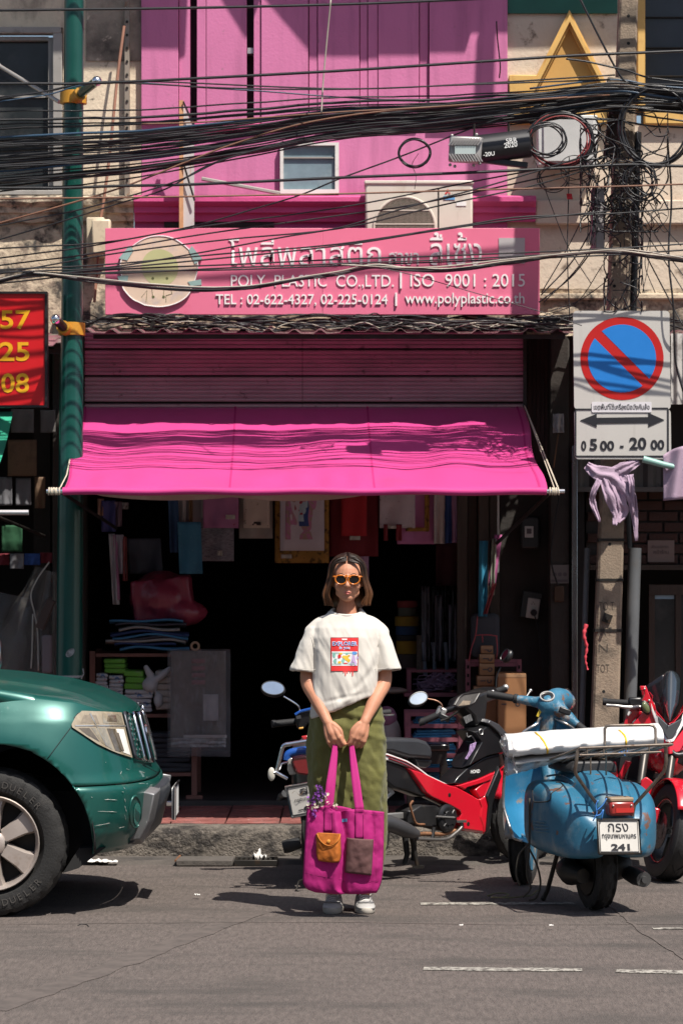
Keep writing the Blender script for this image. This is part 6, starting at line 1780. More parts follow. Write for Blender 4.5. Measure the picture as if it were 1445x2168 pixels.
m=MB();m.prism([Vector((-2.32,ycn-.775,1.10)),Vector((-2.72,ycn-.745,1.52)),Vector((-3.28,ycn-.745,1.54)),Vector((-3.40,ycn-.775,1.10))],(0,-.006,0));m.build('side_window',GLS,tr,smooth=0)
m=MB();m.bb(-4.95,-3.6,yn_+.02,1.48,.60,.70);m.bb(-4.98,-4.92,yn_+.03,1.47,.55,1.05);m.build('load_bed',TG,tr,smooth=0)
m=MB();m.ell(W(-3,1386,13.7),(.02,.05,.07),12,8);m.build('wing_mirror',CHROME,tr)
# ---- plates
PLATE=M('white_number_plate',(.58,.56,.52),.5,var=.05,dirt=((.35,.32,.28),7,.58,.2))
PINK2=M('plate_black',(.02,.02,.025),.6)
def num_plate(c,right,up,w_,h_,rows,par,th=.004,rim=None):
 right=right.normalized();up=up.normalized();n_=right.cross(up)
 m=MB();m.prism([c-right*w_/2-up*h_/2,c+right*w_/2-up*h_/2,c+right*w_/2+up*h_/2,c-right*w_/2+up*h_/2],-n_*th);pl_=m.build('number_plate',PLATE,par,smooth=0,bev=.003)
 m=MB();e=[c+right*(a*w_*.47)+up*(b_*h_*.46)+n_*.0008 for a,b_ in((-1,-1),(1,-1),(1,1),(-1,1),(-1,-1))]
 m.tube(e,.0022,4,caps=False)
 m.build('plate_border',PINK2,pl_,smooth=0)
 if rim:
  m=MB();e=[c+right*(a*w_*.515)+up*(b_*h_*.515)for a,b_ in((-1,-1),(1,-1),(1,1),(-1,1),(-1,-1))];m.tube(e,.006,6,caps=False);m.build('plate_frame',rim,pl_)
 for bd_,x,y,tw,th_,bold in rows:
  m=MB();m.text(bd_,c+right*(x*w_)+up*(y*h_)+n_*.0012,right,up,w=tw*w_,h=th_*h_,ext=.0008,bold=bold);m.build('plate_lettering',PINK2,pl_,smooth=0)
 return pl_
 # ---- old blue scooter seen from behind
BLU=M('sun_bleached_blue_paint',(.020,.118,.200),.42,var=.25,vs=5,coat=.12,bump=.15,bs=30,dirt=((.15,.21,.235),4.5,.52,.14,(1,1,.6)),dirt2=((.12,.06,.04),10,.59,.05))
BLUR=M('rusted_blue_paint',(.025,.125,.205),.5,var=.2,vs=8,bump=.3,bs=60,dirt=((.26,.23,.20),9,.50,.10),dirt2=((.15,.07,.04),12,.60,.06))
vs_=Bike(1260,14.17,(-.233,.973));V=vs_.L
vt=thing('scooter','battered blue vintage scooter with rear rack and white bundle, seen from behind','scooter',vs_.o)
def vloft(rows,name,mat,n=28,ex=2.6,smooth=180,par=vt,sub=0):
 rr=[]
 for x,yc_,zc_,ry,rz in rows:
  r_=[]
  for k in range(n):
   a=2*math.pi*k/n;c,s=math.cos(a),math.sin(a)
   r_.append(V(x,yc_+ry*math.copysign(abs(c)**(2/ex),c),zc_+rz*math.copysign(abs(s)**(2/ex),s)))
  rr.append(r_)
 m=MB();m.loft(rr);return m.build(name,mat,par,smooth=smooth,sub=sub)
def dense(rows,k=5):
 vs2=spline([Vector((r[0],r[2],r[4]))for r in rows],k);v3=spline([Vector((r[1],r[3],0))for r in rows],k)
 return[(a.x,b_.x,a.y,max(.004,b_.y),max(.004,a.z))for a,b_ in zip(vs2,v3)]
vloft(dense([(.46,0,.44,.03,.14),(.42,0,.45,.08,.17),(.25,0,.455,.115,.20),(.05,0,.455,.125,.195),(-.12,0,.45,.12,.175),(-.24,0,.43,.105,.145),(-.31,0,.40,.08,.11),(-.335,0,.385,.03,.06)]),'rear_body',BLU,32,3.4)
def cowl(sg_):
 ro=dense([(.372,sg_*.12,.43,.03,.09),(.36,sg_*.13,.43,.085,.14),(.30,sg_*.143,.428,.114,.160),(.16,sg_*.148,.426,.122,.166),(.02,sg_*.147,.420,.122,.162),(-.11,sg_*.138,.405,.116,.148),(-.215,sg_*.122,.385,.096,.125),(-.285,sg_*.103,.365,.060,.092),(-.315,sg_*.09,.355,.02,.05)])
 return vloft(ro,'side_cowl',BLU,44,3.8)
cw_l=cowl(1);cw_r=cowl(-1)
cb=bvh_of(cw_l)
for py_,x0,x1 in((1738,1128,1156),(1745,1127,1161),(1752,1127,1163),(1759,1128,1163)):
 P=[cast(cb,x0+(x1-x0)*k/6,py_+k*.5,.001)for k in range(7)];P=[p for p in P if p]
 m=MB();m.tube(P,[.001]+[.0045]*(len(P)-2)+[.001],6);m.build('vent_louvre',BLU,vt,smooth=180)
P=[cast(cb,x,y,.0015)for x,y in((1127,1672),(1129,1694),(1134,1698),(1158,1697),(1165,1690),(1167,1680),(1180,1672),(1190,1664),(1186,1658),(1176,1657))];P=[p for p in P if p]
m=MB();m.tube(spline(P,5),.0032,5);m.build('cowl_groove',M('groove_rust',(.02,.02,.02),.8),vt,smooth=180)
m=MB();fpts=[cast(cb,*p)for p in((1128,1683),(1138,1668),(1160,1660),(1176,1661),(1163,1682),(1150,1694),(1133,1693))]
fpts=[p for p in fpts if p];n_=(fpts[2]-fpts[0]).cross(fpts[4]-fpts[0]).normalized()
# chrome piping between body and cowls
for sg_ in(1,-1):
 m=MB();m.tube([V(.40-.70*k/24,sg_*(.112-.03*(k/24)**3),.595+.030*math.sin(math.pi*k/24)-.16*(k/24)**3)for k in range(25)],.005,6);m.build('cowl_trim',BLUR,vt,smooth=180)
 # legshield, floor and beading
def leg(u,v):
 s=u*2-1
 if v<.22:
  t=v/.22;x=.46+.30*t;z=.265+.010*t;w_=.165+.03*t
 else:
  t=(v-.22)/.78;x=.76+.10*math.sin(min(1,t*2.2)*math.pi/2)-.085*max(0,t-.3)/.7;z=.275+.555*t+.0
  w_=lerpt([(0,.195),(.25,.222),(.6,.222),(.8,.195),(.93,.14),(1,.07)],t)
 x-=.085*abs(s)**2.6*(1 if v>.22 else v/.22);z+=.004*fbm((u*4,v*5,1),1)
 if v>.22:z+=.03*(1-abs(s)**2)*max(0,((v-.22)/.78-.8)/.2)
 return V(x,w_*s*-1,z)
m=MB();m.sheet(leg,30,50);m.build('leg_shield',M('bright_blue_shield',(.018,.16,.31),.42,var=.2,vs=5,coat=.12,bump=.1,bs=30,dirt=((.10,.22,.32),4,.54,.16),dirt2=((.20,.17,.15),11,.61,.05)),vt,smooth=180,solid=.004,recalc=False)
m=MB();e=[leg(0,k/40)for k in range(5,41)]+[leg(k/14,1)for k in range(1,14)]+[leg(1,1-k/40)for k in range(0,36)];m.tube(e,.0075,6);m.build('shield_beading',M('worn_chrome',(.48,.47,.46),.32,.9,var=.2,dirt=((.2,.13,.08),14,.55,.1)),vt,smooth=180)
m=MB();m.tube(spline([V(.70,0,.50),V(.80,0,.72),V(.785,0,.88)],5),[.035]*11,12);m.build('steering_column',BLUR,vt,smooth=60)
for y in(.04,.09,.135):
 m=MB();m.tube(spline([V(.48,y,.278),V(.66,y,.284),V(.765,y,.295),V(.835,y,.36)],4),.006,5);m.build('floor_rail',ALU,vt,smooth=180)
m=MB();m.bb(-.01,.01,-.01,.01,-.01,.01);m=MB();m.prism([V(.30,.15,.25),V(.52,.15,.262),V(.52,-.15,.262),V(.30,-.15,.25)],(0,0,.012));m.build('floorboard',BLUR,vt)
m=MB();m.loft([[V(.38,.06,.27),V(.38,-.06,.27),V(.38,-.05,.30),V(.38,.05,.30)],[V(.75,.06,.275),V(.75,-.06,.275),V(.75,-.05,.31),V(.75,.05,.31)]]);m.build('floor_tunnel',BLUR,vt)
# headset turned to the right
ang=R(-30);STX=.79
def SV(x,y,z):
 a=x-STX;return V(STX+a*math.cos(ang)-y*math.sin(ang),a*math.sin(ang)+y*math.cos(ang),z)
hc2=V(.80,.0,.925)
hdl=vs_.q(1031,1469,.0);
gl=W(1031,1469,15.0);gr=W(1236,1546,14.86);gc=W(1166,1492,14.94)
HSB=BLUR
m=MB();m.limb([gl.lerp(gc,.40),gl.lerp(gc,.72),gc,gc.lerp(gr,.45),gc.lerp(gr,.80)],[.0185,.026,.050,.034,.020],16,6)
m.limb([gc+Vector((-.02,-.02,.0)),gc+Vector((.03,.06,.018)),gc+Vector((.055,.11,.016))],[.052,.062,.060],18,5)
m.limb([gc,gc+Vector((-.012,.0,-.10)),gc+Vector((-.02,.01,-.17))],[.045,.036,.034],14,4)
m.build('headset',HSB,vt,remesh=.006,smoothit=6)
m=MB();c=gc+Vector((.068,.14,.014));dv=Vector((.35,.93,-.05));m.lathe([(-.02,.058),(.0,.064),(.012,.062),(.022,.04),(.026,.005)],c,dv,28);m.build('headlight',CHROME,vt,smooth=50)
m=MB();dvu=Vector((-.05,-.62,.78)).normalized();c=gc+Vector((-.022,-.034,.036));m.lathe([(-.02,.036),(.006,.036),(.010,.030)],c,dvu,24);m.build('speedometer',M('speedo_black',(.012,.012,.012),.15,coat=1),vt,smooth=40)
m=MB();m.torus(c+dvu*.009,dvu,.034,.004,24,6);m.build('speedometer_rim',ALU,vt)
for a,b_,o in((gl,gc,0),(gr,gc,1)):
 dr_=(b_-a).normalized()
 m=MB();m.tube([a,a+dr_*.02,a+dr_*.13,a+dr_*.135,a+dr_*.15],[.018,.0195,.0175,.024,.024],14);m.build('grip',BLACK_RUBBER,vt,smooth=50)
 m=MB();s=a+dr_*.16+Vector((0,.03,.0));m.tube(spline([s+dr_*.02,s+Vector((0,.035,.006))-dr_*.03,s+Vector((0,.04,.012))-dr_*.13],4),.0055,6);m.ell(s+Vector((0,.04,.012))-dr_*.13,.010,10,8);m.build('lever',ALU,vt,smooth=180)
m=MB();m.box(gc.lerp(gr,.40)+Vector((0,-.025,.02)),(.06,.03,.03),Matrix.Rotation(R(20),3,'Y'));m.build('switch_box',BLACK_PLASTIC,vt,bev=.006)
m=MB();m.tube([W(1122,1462,15.1),W(1112,1477,15.05)],.004,5);m.ell(W(1122,1462,15.1),.009,8,6);m.build('brake_lever',ALU,vt)
m=MB();m.prism([W(1134,1516,14.9),W(1144,1494,14.9),W(1148,1502,14.9),W(1139,1518,14.9)],(0,-.002,0));m.build('yellow_sticker',M('yellow_sticker',(.5,.36,.03),.5),vt,smooth=0)
# wheels
hb_=vs_.h;
wl=tyre(V(0,0,.205),vs_.l,.205,.050,.075,vt,tread=.007,n=64)
m=MB();m.lathe([(-.05,.135),(.05,.135)],V(0,0,.205),vs_.l,28,caps=True);m.build('rim',DARK_STEEL,wl)
fc=V(1.15,0,.205);fx_=(vs_.l*math.cos(ang*.9)-vs_.h*math.sin(ang*.9))
wl=tyre(fc,fx_,.205,.050,.075,vt,tread=.006,n=64)
m=MB();m.lathe([(-.045,.135),(.03,.135),(.05,.09),(.05,.03)],fc,fx_,28,caps=True);m.build('rim',BLUR,wl,smooth=40)
# front mudguard: half shell over the wheel
fw=fx_.cross(Z).normalized();fw=fw if fw.dot(vs_.h)>0 else-fw
def mud(u,v):
 a=R(20+150*u);b_=(v-.5)*math.pi*.95;r_=.215+.02*math.cos(b_)
 return fc+(fw*math.cos(a)+Z*math.sin(a))*r_+fx_*(.060*math.sin(b_))
m=MB();m.sheet(mud,24,10);m.build('front_mudguard',BLUR,vt,smooth=180,solid=.003,recalc=False)
# engine, silencer, stand
m=MB();m.ell(V(.10,-.10,.20),(.10,.16,.08),16,10,Matrix.Rotation(math.atan2(hb_.y,hb_.x)-R(90),3,'Z'));m.build('engine',M('oily_engine',(.018,.016,.014),.6,.3,var=.4),vt)
m=MB();m.tube([V(.25,.05,.20),V(.12,.10,.18),V(.0,.12,.17),V(-.12,.10,.17)],[.03,.055,.055,.035],14);m.build('silencer',DARK_STEEL,vt,smooth=50)
m=MB();m.tube([V(-.02,-.15,.17),V(-.10,-.165,.16),V(-.19,-.17,.155)],[.035,.042,.036],14);m.lathe([(0,.018),(.02,.016)],V(-.19,-.17,.155),-hb_,10);m.build('exhaust_box',M('sooty_alloy',(.10,.10,.10),.4,.7,var=.3),vt,smooth=50)
for s in(.11,-.11):
 m=MB();m.tube([V(.32,s*.7,.26),V(.40,s,.05),V(.41,s*1.15,.008)],.011,8);m.ell(V(.41,s*1.15,.012),.014,8,6);m.build('centre_stand',DARK_STEEL,vt)
CORD=M('dark_elastic_cord',(.035,.03,.022),.8)
for pts in(((1120,1690),(1120,1740),(1119,1800),(1114,1850),(1122,1880),(1106,1900)),((1120,1785),(1098,1810),(1092,1850),(1100,1875)),((1118,1795),(1135,1830),(1143,1870),(1134,1900),(1118,1906))):
 m=MB();m.tube(spline([W(x,y,14.25)for x,y in pts],5),.0052,5);m.build('elastic_cord',CORD,vt,smooth=180)
 # tail: lamp, plate, ties
m=MB();c=V(-.345,0,.505);rx_=-vs_.l
rotz=Matrix.Rotation(math.atan2(rx_.y,rx_.x),3,'Z')
m.box(c-Z*.004,(.118,.075,.066),rotz);lamp=m.build('tail_lamp',M('faded_red_lens',(.26,.022,.018),.3,var=.15,coat=.4,dirt=((.3,.12,.09),8,.58,.2)),vt,bev=.013)
m=MB();m.box(c+Z*.036+vs_.h*.004,(.114,.08,.022),rotz);m.build('lamp_cover',M('beige_lamp_cover',(.26,.19,.12),.6,var=.2),lamp,bev=.007)
m=MB();m.box(c-vs_.h*.038+rx_*.012-Z*.012,(.085,.006,.020),rotz);m.build('lamp_reflector',M('red_reflector',(.45,.03,.025),.2),lamp)
for s in(-1,1):
 m=MB();m.ell(c-vs_.h*.038+rx_*(.043*s)+Z*.010,.0055,8,6);m.build('lamp_screw',ALU,lamp)
pc=W(1309,1771,13.80);pr_,pu=(rx_+Z*-.02),(Z+vs_.h*.10+rx_*-.03)
num_plate(pc,pr_,pu,.194,.150,[('กรง',-.01,.27,.50,.25,.0),('กรุงเทพมหานคร',0.0,-.02,.84,.19,.01),('241',.02,-.32,.46,.20,.04)],vt,rim=DARK_STEEL)
TIE=M('blue_plastic_tie',(.05,.20,.55),.5)
for pts in(((1262,1716),(1275,1704),(1283,1690)),((1254,1738),(1262,1722),(1260,1706),(1265,1694)),((1258,1728),(1270,1724),(1276,1714),(1272,1735))):
 m=MB();m.tube(spline([W(x,y,13.78)for x,y in pts],4),.0075,5,flat=.4);m.build('blue_tie',TIE,vt,smooth=180)
for pts in(((1306,1592),(1318,1596),(1326,1590),(1312,1588),(1322,1600)),):
 m=MB();m.tube(spline([W(x,y,14.0)for x,y in pts],4),.006,5,flat=.5);m.build('blue_tie',TIE,vt,smooth=180)
 # rear rack
RK=M('rusty_chrome_rack',(.24,.20,.165),.42,.75,var=.3,vs=16,dirt=((.10,.055,.03),16,.54,.12))
ra=[W(1226,1584,13.75),W(1422,1576,13.72),W(1354,1597,14.25),W(1154,1612,14.28)]
def rod(pts,r=.0058,name='rack_rod'):
 m=MB();m.tube([Vector(p)for p in pts],r,8);return m.build(name,RK,vt,smooth=60)
rod(spline([ra[0],ra[0].lerp(ra[1],.5),ra[1]],3),.0068);rod([ra[3],ra[2]],.0068);rod([ra[0],ra[3]],.006);rod([ra[1],ra[2]],.006)
dn=Vector((0,0,-.032))
rod([ra[0]+dn,ra[1].lerp(ra[0],.12)+dn],.005)
for t in(.18,.36,.54,.72,.88):rod([ra[0].lerp(ra[1],t)+Vector((0,0,-.004)),ra[3].lerp(ra[2],t)+Vector((0,0,-.008))],.0052)
for t in(.08,.26,.5,.75):rod([ra[0].lerp(ra[1],t),ra[0].lerp(ra[1],t)+dn],.004)
hp=[W(1279,1577,13.74),W(1279,1543,13.76),W(1283,1537,13.76),W(1291,1536,13.76),W(1374,1535,13.76),W(1382,1537,13.76),W(1386,1543,13.76),W(1387,1576,13.74)]
rod(hp,.0065,'rack_hoop')
rod(spline([W(1222,1586,13.76),W(1219,1612,13.76),W(1217,1636,13.78),W(1232,1660,13.82),W(1262,1702,13.86)],3),.0085,'rack_strut')
rod([W(1408,1580,13.74),W(1409,1612,13.74),W(1405,1632,13.76),W(1380,1662,13.80),W(1342,1704,13.84),W(1337,1728,13.84)],.0085,'rack_strut')
rod([W(1282,1590,13.95),W(1282,1640,14.05)],.004);rod([W(1249,1600,14.1),W(1249,1640,14.1)],.004)
m=MB();m.loft([[V(x,y*w_,z)for y,z in((1,.635),(1,.665),(.8,.69),(-.8,.69),(-1,.665),(-1,.635))]for x,w_ in((.02,.11),(.10,.13),(.36,.12),(.46,.08))]);m.build('saddle',M('torn_black_vinyl',(.02,.02,.022),.55,var=.3),vt,smooth=40,bev=.01)
# folded white sheets tied on the rack
WS=M('white_plastic_sheet',(.68,.67,.66),.45,var=.03,vs=3,bump=.12,bs=14,coat=.15)
bt=thing('sheet_bundle','bundle of folded white plastic sheets with yellow bands lying on the scooter rack','bundle',W(1230,1590,14.4))
def bun(px0,y0,px1,y1,depth,th,name,mat,dd0=14.16,ofs=0,droop=0,n=46,seed=0):
 rr=[]
 for i in range(n+1):
  u=i/n;px_=px0+(px1-px0)*u;base=W(px_,y0+(y1-y0)*u,dd0+.04*u)
  dr=droop*max(0,.35-u)**2*6;r_=[];dpt=depth*(1-.22*u)
  for k in range(24):
   a=2*math.pi*k/24;c,s=math.cos(a),math.sin(a)
   yy=dpt/2+dpt/2*math.copysign(abs(c)**.55,-c);zz=th/2+th/2*math.copysign(abs(s)**(.7),s)
   zz+=(.020*math.sin(yy/dpt*2.2)if s>0 else 0)*(1-u*.3)+.0035*fbm((u*9,yy*12,seed),1)+.002*math.sin(u*40+yy*20+seed)*(.4 if s>0 else 1)
   r_.append(base+Vector((0,yy,zz-dr-(.012*(1-yy/dpt)if s>0 else 0))))
  rr.append(r_)
 m=MB();m.loft(rr);return m.build(name,mat,bt,smooth=60)
bun(1076,1606,1404,1579,.46,.080,'folded_sheet',WS,droop=.0,seed=1)
bun(1090,1621,1402,1586,.40,.028,'folded_sheet',WS,dd0=14.19,seed=2)
CLR=clear_film('clear_sheet_film',(.62,.62,.62),.62,.2)
bun(1074,1646,1196,1612,.30,.060,'clear_sheet',CLR,dd0=14.22,n=20,seed=3)
cm=MB()
crm=random.Random(2)
cm.sheet(lambda u,v:W(1056+30*u+6*v+3*math.sin(v*9),1552+20*u+(42+26*u)*v+3*math.sin(u*12),14.17+.24*(1-u)+.03*math.sin(u*17+v*11)+.02*math.sin(v*23)),14,16)
cm.build('crumpled_film',clear_film('crumpled_film_end',(.7,.7,.7),.55,.15),bt,smooth=30,recalc=False)
YB=M('yellow_band',(.72,.44,.02),.5)
fb2=bvh_of([o for o in COL.objects if o.parent==bt][0])
for pts in(((1132,1551),(1144,1562),(1153,1575),(1158,1588),(1157,1598)),((1309,1546),(1320,1556),(1324,1566),(1324,1576))):
 P=[cast(fb2,x,y,.002)for x,y in spline([Vector((a,b_,0))for a,b_ in pts],3)for x,y in[(x,y)]]if False else[cast(fb2,q_.x,q_.y,.002)for q_ in spline([Vector((a,b_,0))for a,b_ in pts],3)]
 P=[p for p in P if p]
 if len(P)>1:
  m=MB();m.loft([[p-X*.0045,p+X*.0045]for p in P],caps=False,closed=False);m.build('yellow_band',YB,bt,smooth=180,solid=.002)
  # ---- red and black step-through motorcycle, seen from its right side
RED=M('glossy_red_paint',(.52,.008,.022),.25,var=.06,vs=5,coat=.8,dirt=((.40,.03,.03),6,.6,.3))
BLKG=M('scuffed_black_fairing',(.008,.008,.009),.32,var=.25,coat=.2,dirt=((.035,.032,.028),7,.56,.25),dirt2=((.12,.2,.19),40,.74,.03))
SEAT=M('grey_black_vinyl',(.026,.027,.031),.5,var=.15,bump=.15,bs=300,dirt=((.055,.055,.055),6,.55,.3))
WHS=M('white_decal',(.60,.57,.56),.3,coat=.5,var=.05)
MIRR=M('mirror_glass',(.62,.72,.78),.03,1.0,var=.15,vs=9)
ENGM=M('dark_engine_casting',(.035,.034,.035),.45,.6,var=.3,dirt=((.09,.075,.06),14,.55,.2))
wv=Bike(745,15.38,(.68,.73));wt=thing('motorcycle','red and black step-through motorcycle parked against the kerb between woman and scooter','motorcycle',wv.o)
c4=lambda pts:[(800+x/4.09,1350+y/4.09)for x,y in pts]
def wq(x,y,lat=-.11):return wv.q(800+x/4.09,1350+y/4.09,lat)
RW=.262
def cast_wheel(b_,x,par,Rr=RW,steer=0,nsp=5,spmat=ALU,hw=.036,rt=.055):
 c=b_.L(x,0,Rr);ax_=-(b_.l*math.cos(steer)-b_.h*math.sin(steer))
 wl=tyre(c,ax_,Rr,hw,rt,par,tread=.005,n=64)
 rr=Rr-rt+.004
 m=MB()
 for s in(-1,1):m.lathe([(s*.022,rr-.022),(s*.030,rr-.004),(s*.030,rr+.006),(s*.018,rr+.004)],c,ax_,40,caps=False)
 m.lathe([(-.02,rr-.012),(.02,rr-.012)],c,ax_,40,caps=False);rim=m.build('rim',spmat,wl,smooth=40)
 u=ax_.cross(Z).normalized()
 for k in range(nsp):
  a=2*math.pi*k/nsp+.3;e=u*math.cos(a)+Z*math.sin(a);t=-u*math.sin(a)+Z*math.cos(a)
  m=MB();m.loft([[c+e*r_+t*w_+ax_*d_ for w_,d_ in((h_,.014),(h_,-.014),(-h_,-.014),(-h_,.014))]for r_,h_ in((.03,.020),(.09,.012),(rr-.012,.016))]);m.build('spoke',spmat,wl,bev=.003)
 m=MB();m.lathe([(-.05,.02),(-.05,.05),(.05,.05),(.05,.02)],c,ax_,24);m.build('hub',ENGM,wl,smooth=40)
 return wl
cast_wheel(wv,0,wt);
FWX=1.36
cast_wheel(wv,FWX,wt)
# body panels, outlines as they stand on the bike's right side
wv.slab(c4([(-420,900),(60,862),(200,866),(330,872),(410,898),(452,950),(462,1000),(458,1052),(380,1046),(240,1036),(70,985),(-420,985)]),-.10,.05,'seat',SEAT,wt,crown=.03,ins=.86,bev=.012)
wv.slab(c4([(300,1046),(450,1060),(430,1110),(390,1130),(330,1120)]),-.09,.09,'seat_base',BLKG,wt)
wv.slab(c4([(-350,960),(70,1000),(240,1062),(350,1130),(430,1192),(520,1235),(600,1272),(520,1272),(380,1190),(220,1110),(70,1062),(-350,1010)]),-.118,-.06,'side_stripe',WHS,wt,crown=.012,ins=.95)
m=MB()
for pts in([(70,1018),(240,1078),(350,1146),(440,1215)],[(90,1045),(220,1095),(330,1150),(430,1205),(540,1262)]):
 m.tube(spline([wq(x,y,-.133)for x,y in pts],4),.0035,4)
m.build('stripe_pinline',M('decal_red_black',(.20,.012,.02),.4),wt)
wv.slab(c4([(-300,1010),(70,1062),(160,1092),(235,1125),(310,1232),(380,1335),(430,1372),(380,1380),(240,1330),(120,1300),(60,1250),(-100,1130),(-300,1060)]),-.105,-.03,'tail_side_panel',BLKG,wt,crown=.015)
wv.slab(c4([(235,1122),(330,1150),(430,1195),(600,1275),(655,1285),(760,1340),(860,1400),(885,1470),(870,1560),(900,1640),(905,1695),(720,1670),(668,1600),(704,1535),(690,1500),(600,1450),(430,1372),(380,1335),(310,1232)]),-.122,-.06,'lower_fairing',RED,wt,crown=.018,ins=.93)
wv.slab(c4([(655,1283),(850,1222),(970,1167),(992,1165),(960,1230),(870,1262),(735,1300),(720,1318)]),-.120,-.07,'upper_red_fairing',RED,wt,crown=.02,ins=.92)
wv.slab(c4([(815,1320),(960,1200),(985,1180),(940,1290),(905,1372),(860,1395)]),-.118,-.07,'red_fin',RED,wt,crown=.015,ins=.92)
wv.slab(c4([(735,1305),(870,1265),(830,1330),(858,1392),(760,1338)]),-.095,-.05,'air_intake',M('intake_black',(.008,.008,.008),.6),wt,crown=.0)
wv.slab(c4([(905,1375),(960,1235),(1000,1160),(1030,1110),(1040,1300),(965,1440),(955,1600),(950,1690),(905,1700),(900,1640),(870,1560),(885,1470),(862,1400)]),-.125,-.06,'leg_shield',RED,wt,crown=.01)
wv.slab(c4([(925,1370),(985,1230),(1040,1105),(1062,1180),(1010,1330),(975,1450),(960,1600),(948,1692),(925,1695),(935,1550),(945,1450)]),-.135,-.07,'shield_edge',BLKG,wt,crown=.012)
wv.slab(c4([(600,1268),(640,1210),(720,1135),(800,1082),(880,1030),(1030,985),(1040,1100),(970,1165),(850,1220),(655,1281)]),-.100,-.04,'centre_cover',BLKG,wt,crown=.03,ins=.9)
wv.slab(c4([(770,800),(860,770),(905,735),(1000,780),(1085,840),(1045,1000),(900,1035),(800,1085),(720,1130),(790,1000),(845,900)]),-.105,-.05,'front_cover',BLKG,wt,crown=.04,ins=.86)
wv.slab(c4([(905,730),(925,700),(1010,740),(1090,830),(1120,920),(1060,1010),(1040,1000),(1040,850),(960,775)]),-.13,-.05,'front_fairing',M('dusty_grey_black_edge',(.045,.045,.05),.35,coat=.3),wt,crown=.03)
m=MB();m.text('HOND',wq(838,1158,-.150),wv.h,Z+wv.h*.06,w=.075,ext=.001,bold=.025);m.build('lettering',WHITE_PAINT,wt,smooth=0)
for x,y in((610,1362),(772,1612),(930,1003)):
 m=MB();m.lathe([(0,.011),(.006,.011),(.007,.006)],wq(x,y,-.135 if y>1100 else-.12),-wv.l,12);m.build('fairing_bolt',DARK_STEEL,wt)
m=MB();m.tube(spline([wq(890,790,-.148),wq(905,800,-.148),wq(900,835,-.148),wq(880,835,-.148),wq(875,800,-.148),wq(890,790,-.148)],3),.0022,4);m.build('key_emblem',ALU,wt)
wv.slab(c4([(800,925),(850,905),(835,960),(770,1055),(755,1050),(790,985)]),-.13,-.125,'tax_sticker',M('pink_blue_sticker',(.30,.20,.36),.5,var=.8,vs=60),wt,crown=0)
m=MB();m.tube(spline([wq(765,825,-.12),wq(775,860,-.12),wq(805,850,-.12),wq(835,885,-.12),wq(840,910,-.12)],4),.003,4);m.build('hook',ALU,wt)
# handlebar cover, clock, bars, mirrors
wv.slab(c4([(660,600),(690,530),(800,480),(880,448),(960,430),(1010,428),(1036,480),(1000,520),(900,560),(888,660),(878,745),(800,790),(778,760),(764,700),(700,640)]),-.07,-.03,'handlebar_cover',BLKG,wt,crown=.045,ins=.82,bev=.01)
m=MB();P=[wq(x,y,-.118)for x,y in((662,585),(700,520),(740,490),(870,470),(878,480),(832,560),(780,590),(700,606))]
m.prism(P,wv.l*.015);m.build('instrument_panel',M('dusty_clock_lens',(.10,.095,.09),.18,coat=1,var=.4,vs=20),wt,bev=.003)
m=MB();m.tube(P+[P[0]],.004,5,caps=False);m.build('instrument_rim',BLKG,wt)
m=MB();P=[wq(x,y,-.122)for x,y in((700,590),(740,545),(800,548),(790,580))];m.prism(P,wv.l*.003);m.build('dial',M('pale_dial',(.30,.24,.18),.5,var=.5,vs=50),wt,smooth=0)
m=MB();P=[wq(x,y,-.118)for x,y in((735,690),(800,662),(818,715),(760,745))];m.prism(P,wv.l*.003);m.build('warning_sticker',M('grey_warning_sticker',(.10,.10,.10),.5,var=.8,vs=90),wt,smooth=0)
def bar(pts,r,name,mat,dd_=16.0):
 m=MB();m.tube(spline([W(800+x/4.09,1350+y/4.09,dd_ if len(p_)==2 else p_[2])for p_ in pts for x,y in[p_[:2]]],4),r,10);return m.build(name,mat,wt,smooth=60)
bar([(700,600),(640,615),(560,640)],.017,'handlebar',BLKG,15.85);bar([(545,648),(520,668),(400,720)],.0185,'grip',BLACK_RUBBER,15.82);bar([(400,722),(350,738)],.020,'bar_end',BLACK_RUBBER,15.82)
m=MB();m.box(W(933,1507,15.83),(.05,.05,.05),Matrix.Rotation(R(25),3,'Y'));m.build('brake_reservoir',ALU,wt,bev=.008)
m=MB();m.box(W(940,1519,15.80),(.06,.04,.03),Matrix.Rotation(R(25),3,'Y'));m.build('switch_box',BLACK_PLASTIC,wt,bev=.006)
bar([(540,720),(600,700),(690,640)],.006,'brake_lever',DARK_STEEL,15.78)
bar([(1010,470),(1060,455),(1110,436)],.019,'grip',BLACK_RUBBER,16.3)
m=MB();m.ell(W(1069.5,1455.5,16.3),.018,10,8);m.build('bar_weight',ALU,wt)
def mirror(c,rx,rz,tilt,dd_,par,up=24,turn=0):
 C_=W(c[0],c[1],dd_);rot=Matrix.Rotation(R(turn),3,'Z')@Matrix.Rotation(R(-up),3,'X')@Matrix.Rotation(R(tilt),3,'Y')
 m=MB();m.ell(C_,(rx*1.08,.022,rz*1.10),24,14,rot);hs_=m.build('mirror',BLACK_PLASTIC,par,smooth=180)
 n_=rot@Vector((0,-1,0));m=MB()
 pts=[C_+rot@Vector((rx*.97*math.cos(a),-.0195-.004,rz*.97*math.sin(a)))for a in[2*math.pi*k/28 for k in range(28)]]
 m.add(pts,[tuple(range(28))]);m.build('mirror_glass',MIRR,hs_,smooth=0)
 m=MB();m.tube(pts+[pts[0]],.0028,5,caps=False);m.build('mirror_rim',BLACK_PLASTIC,hs_)
mirror((883.5,1482),.052,.033,-22,15.75,wt,turn=10)
bar([(420,528),(500,545),(545,575),(555,610)],.0042,'mirror_stem',M('brown_rusty_stem',(.22,.12,.08),.4,.6),15.80)
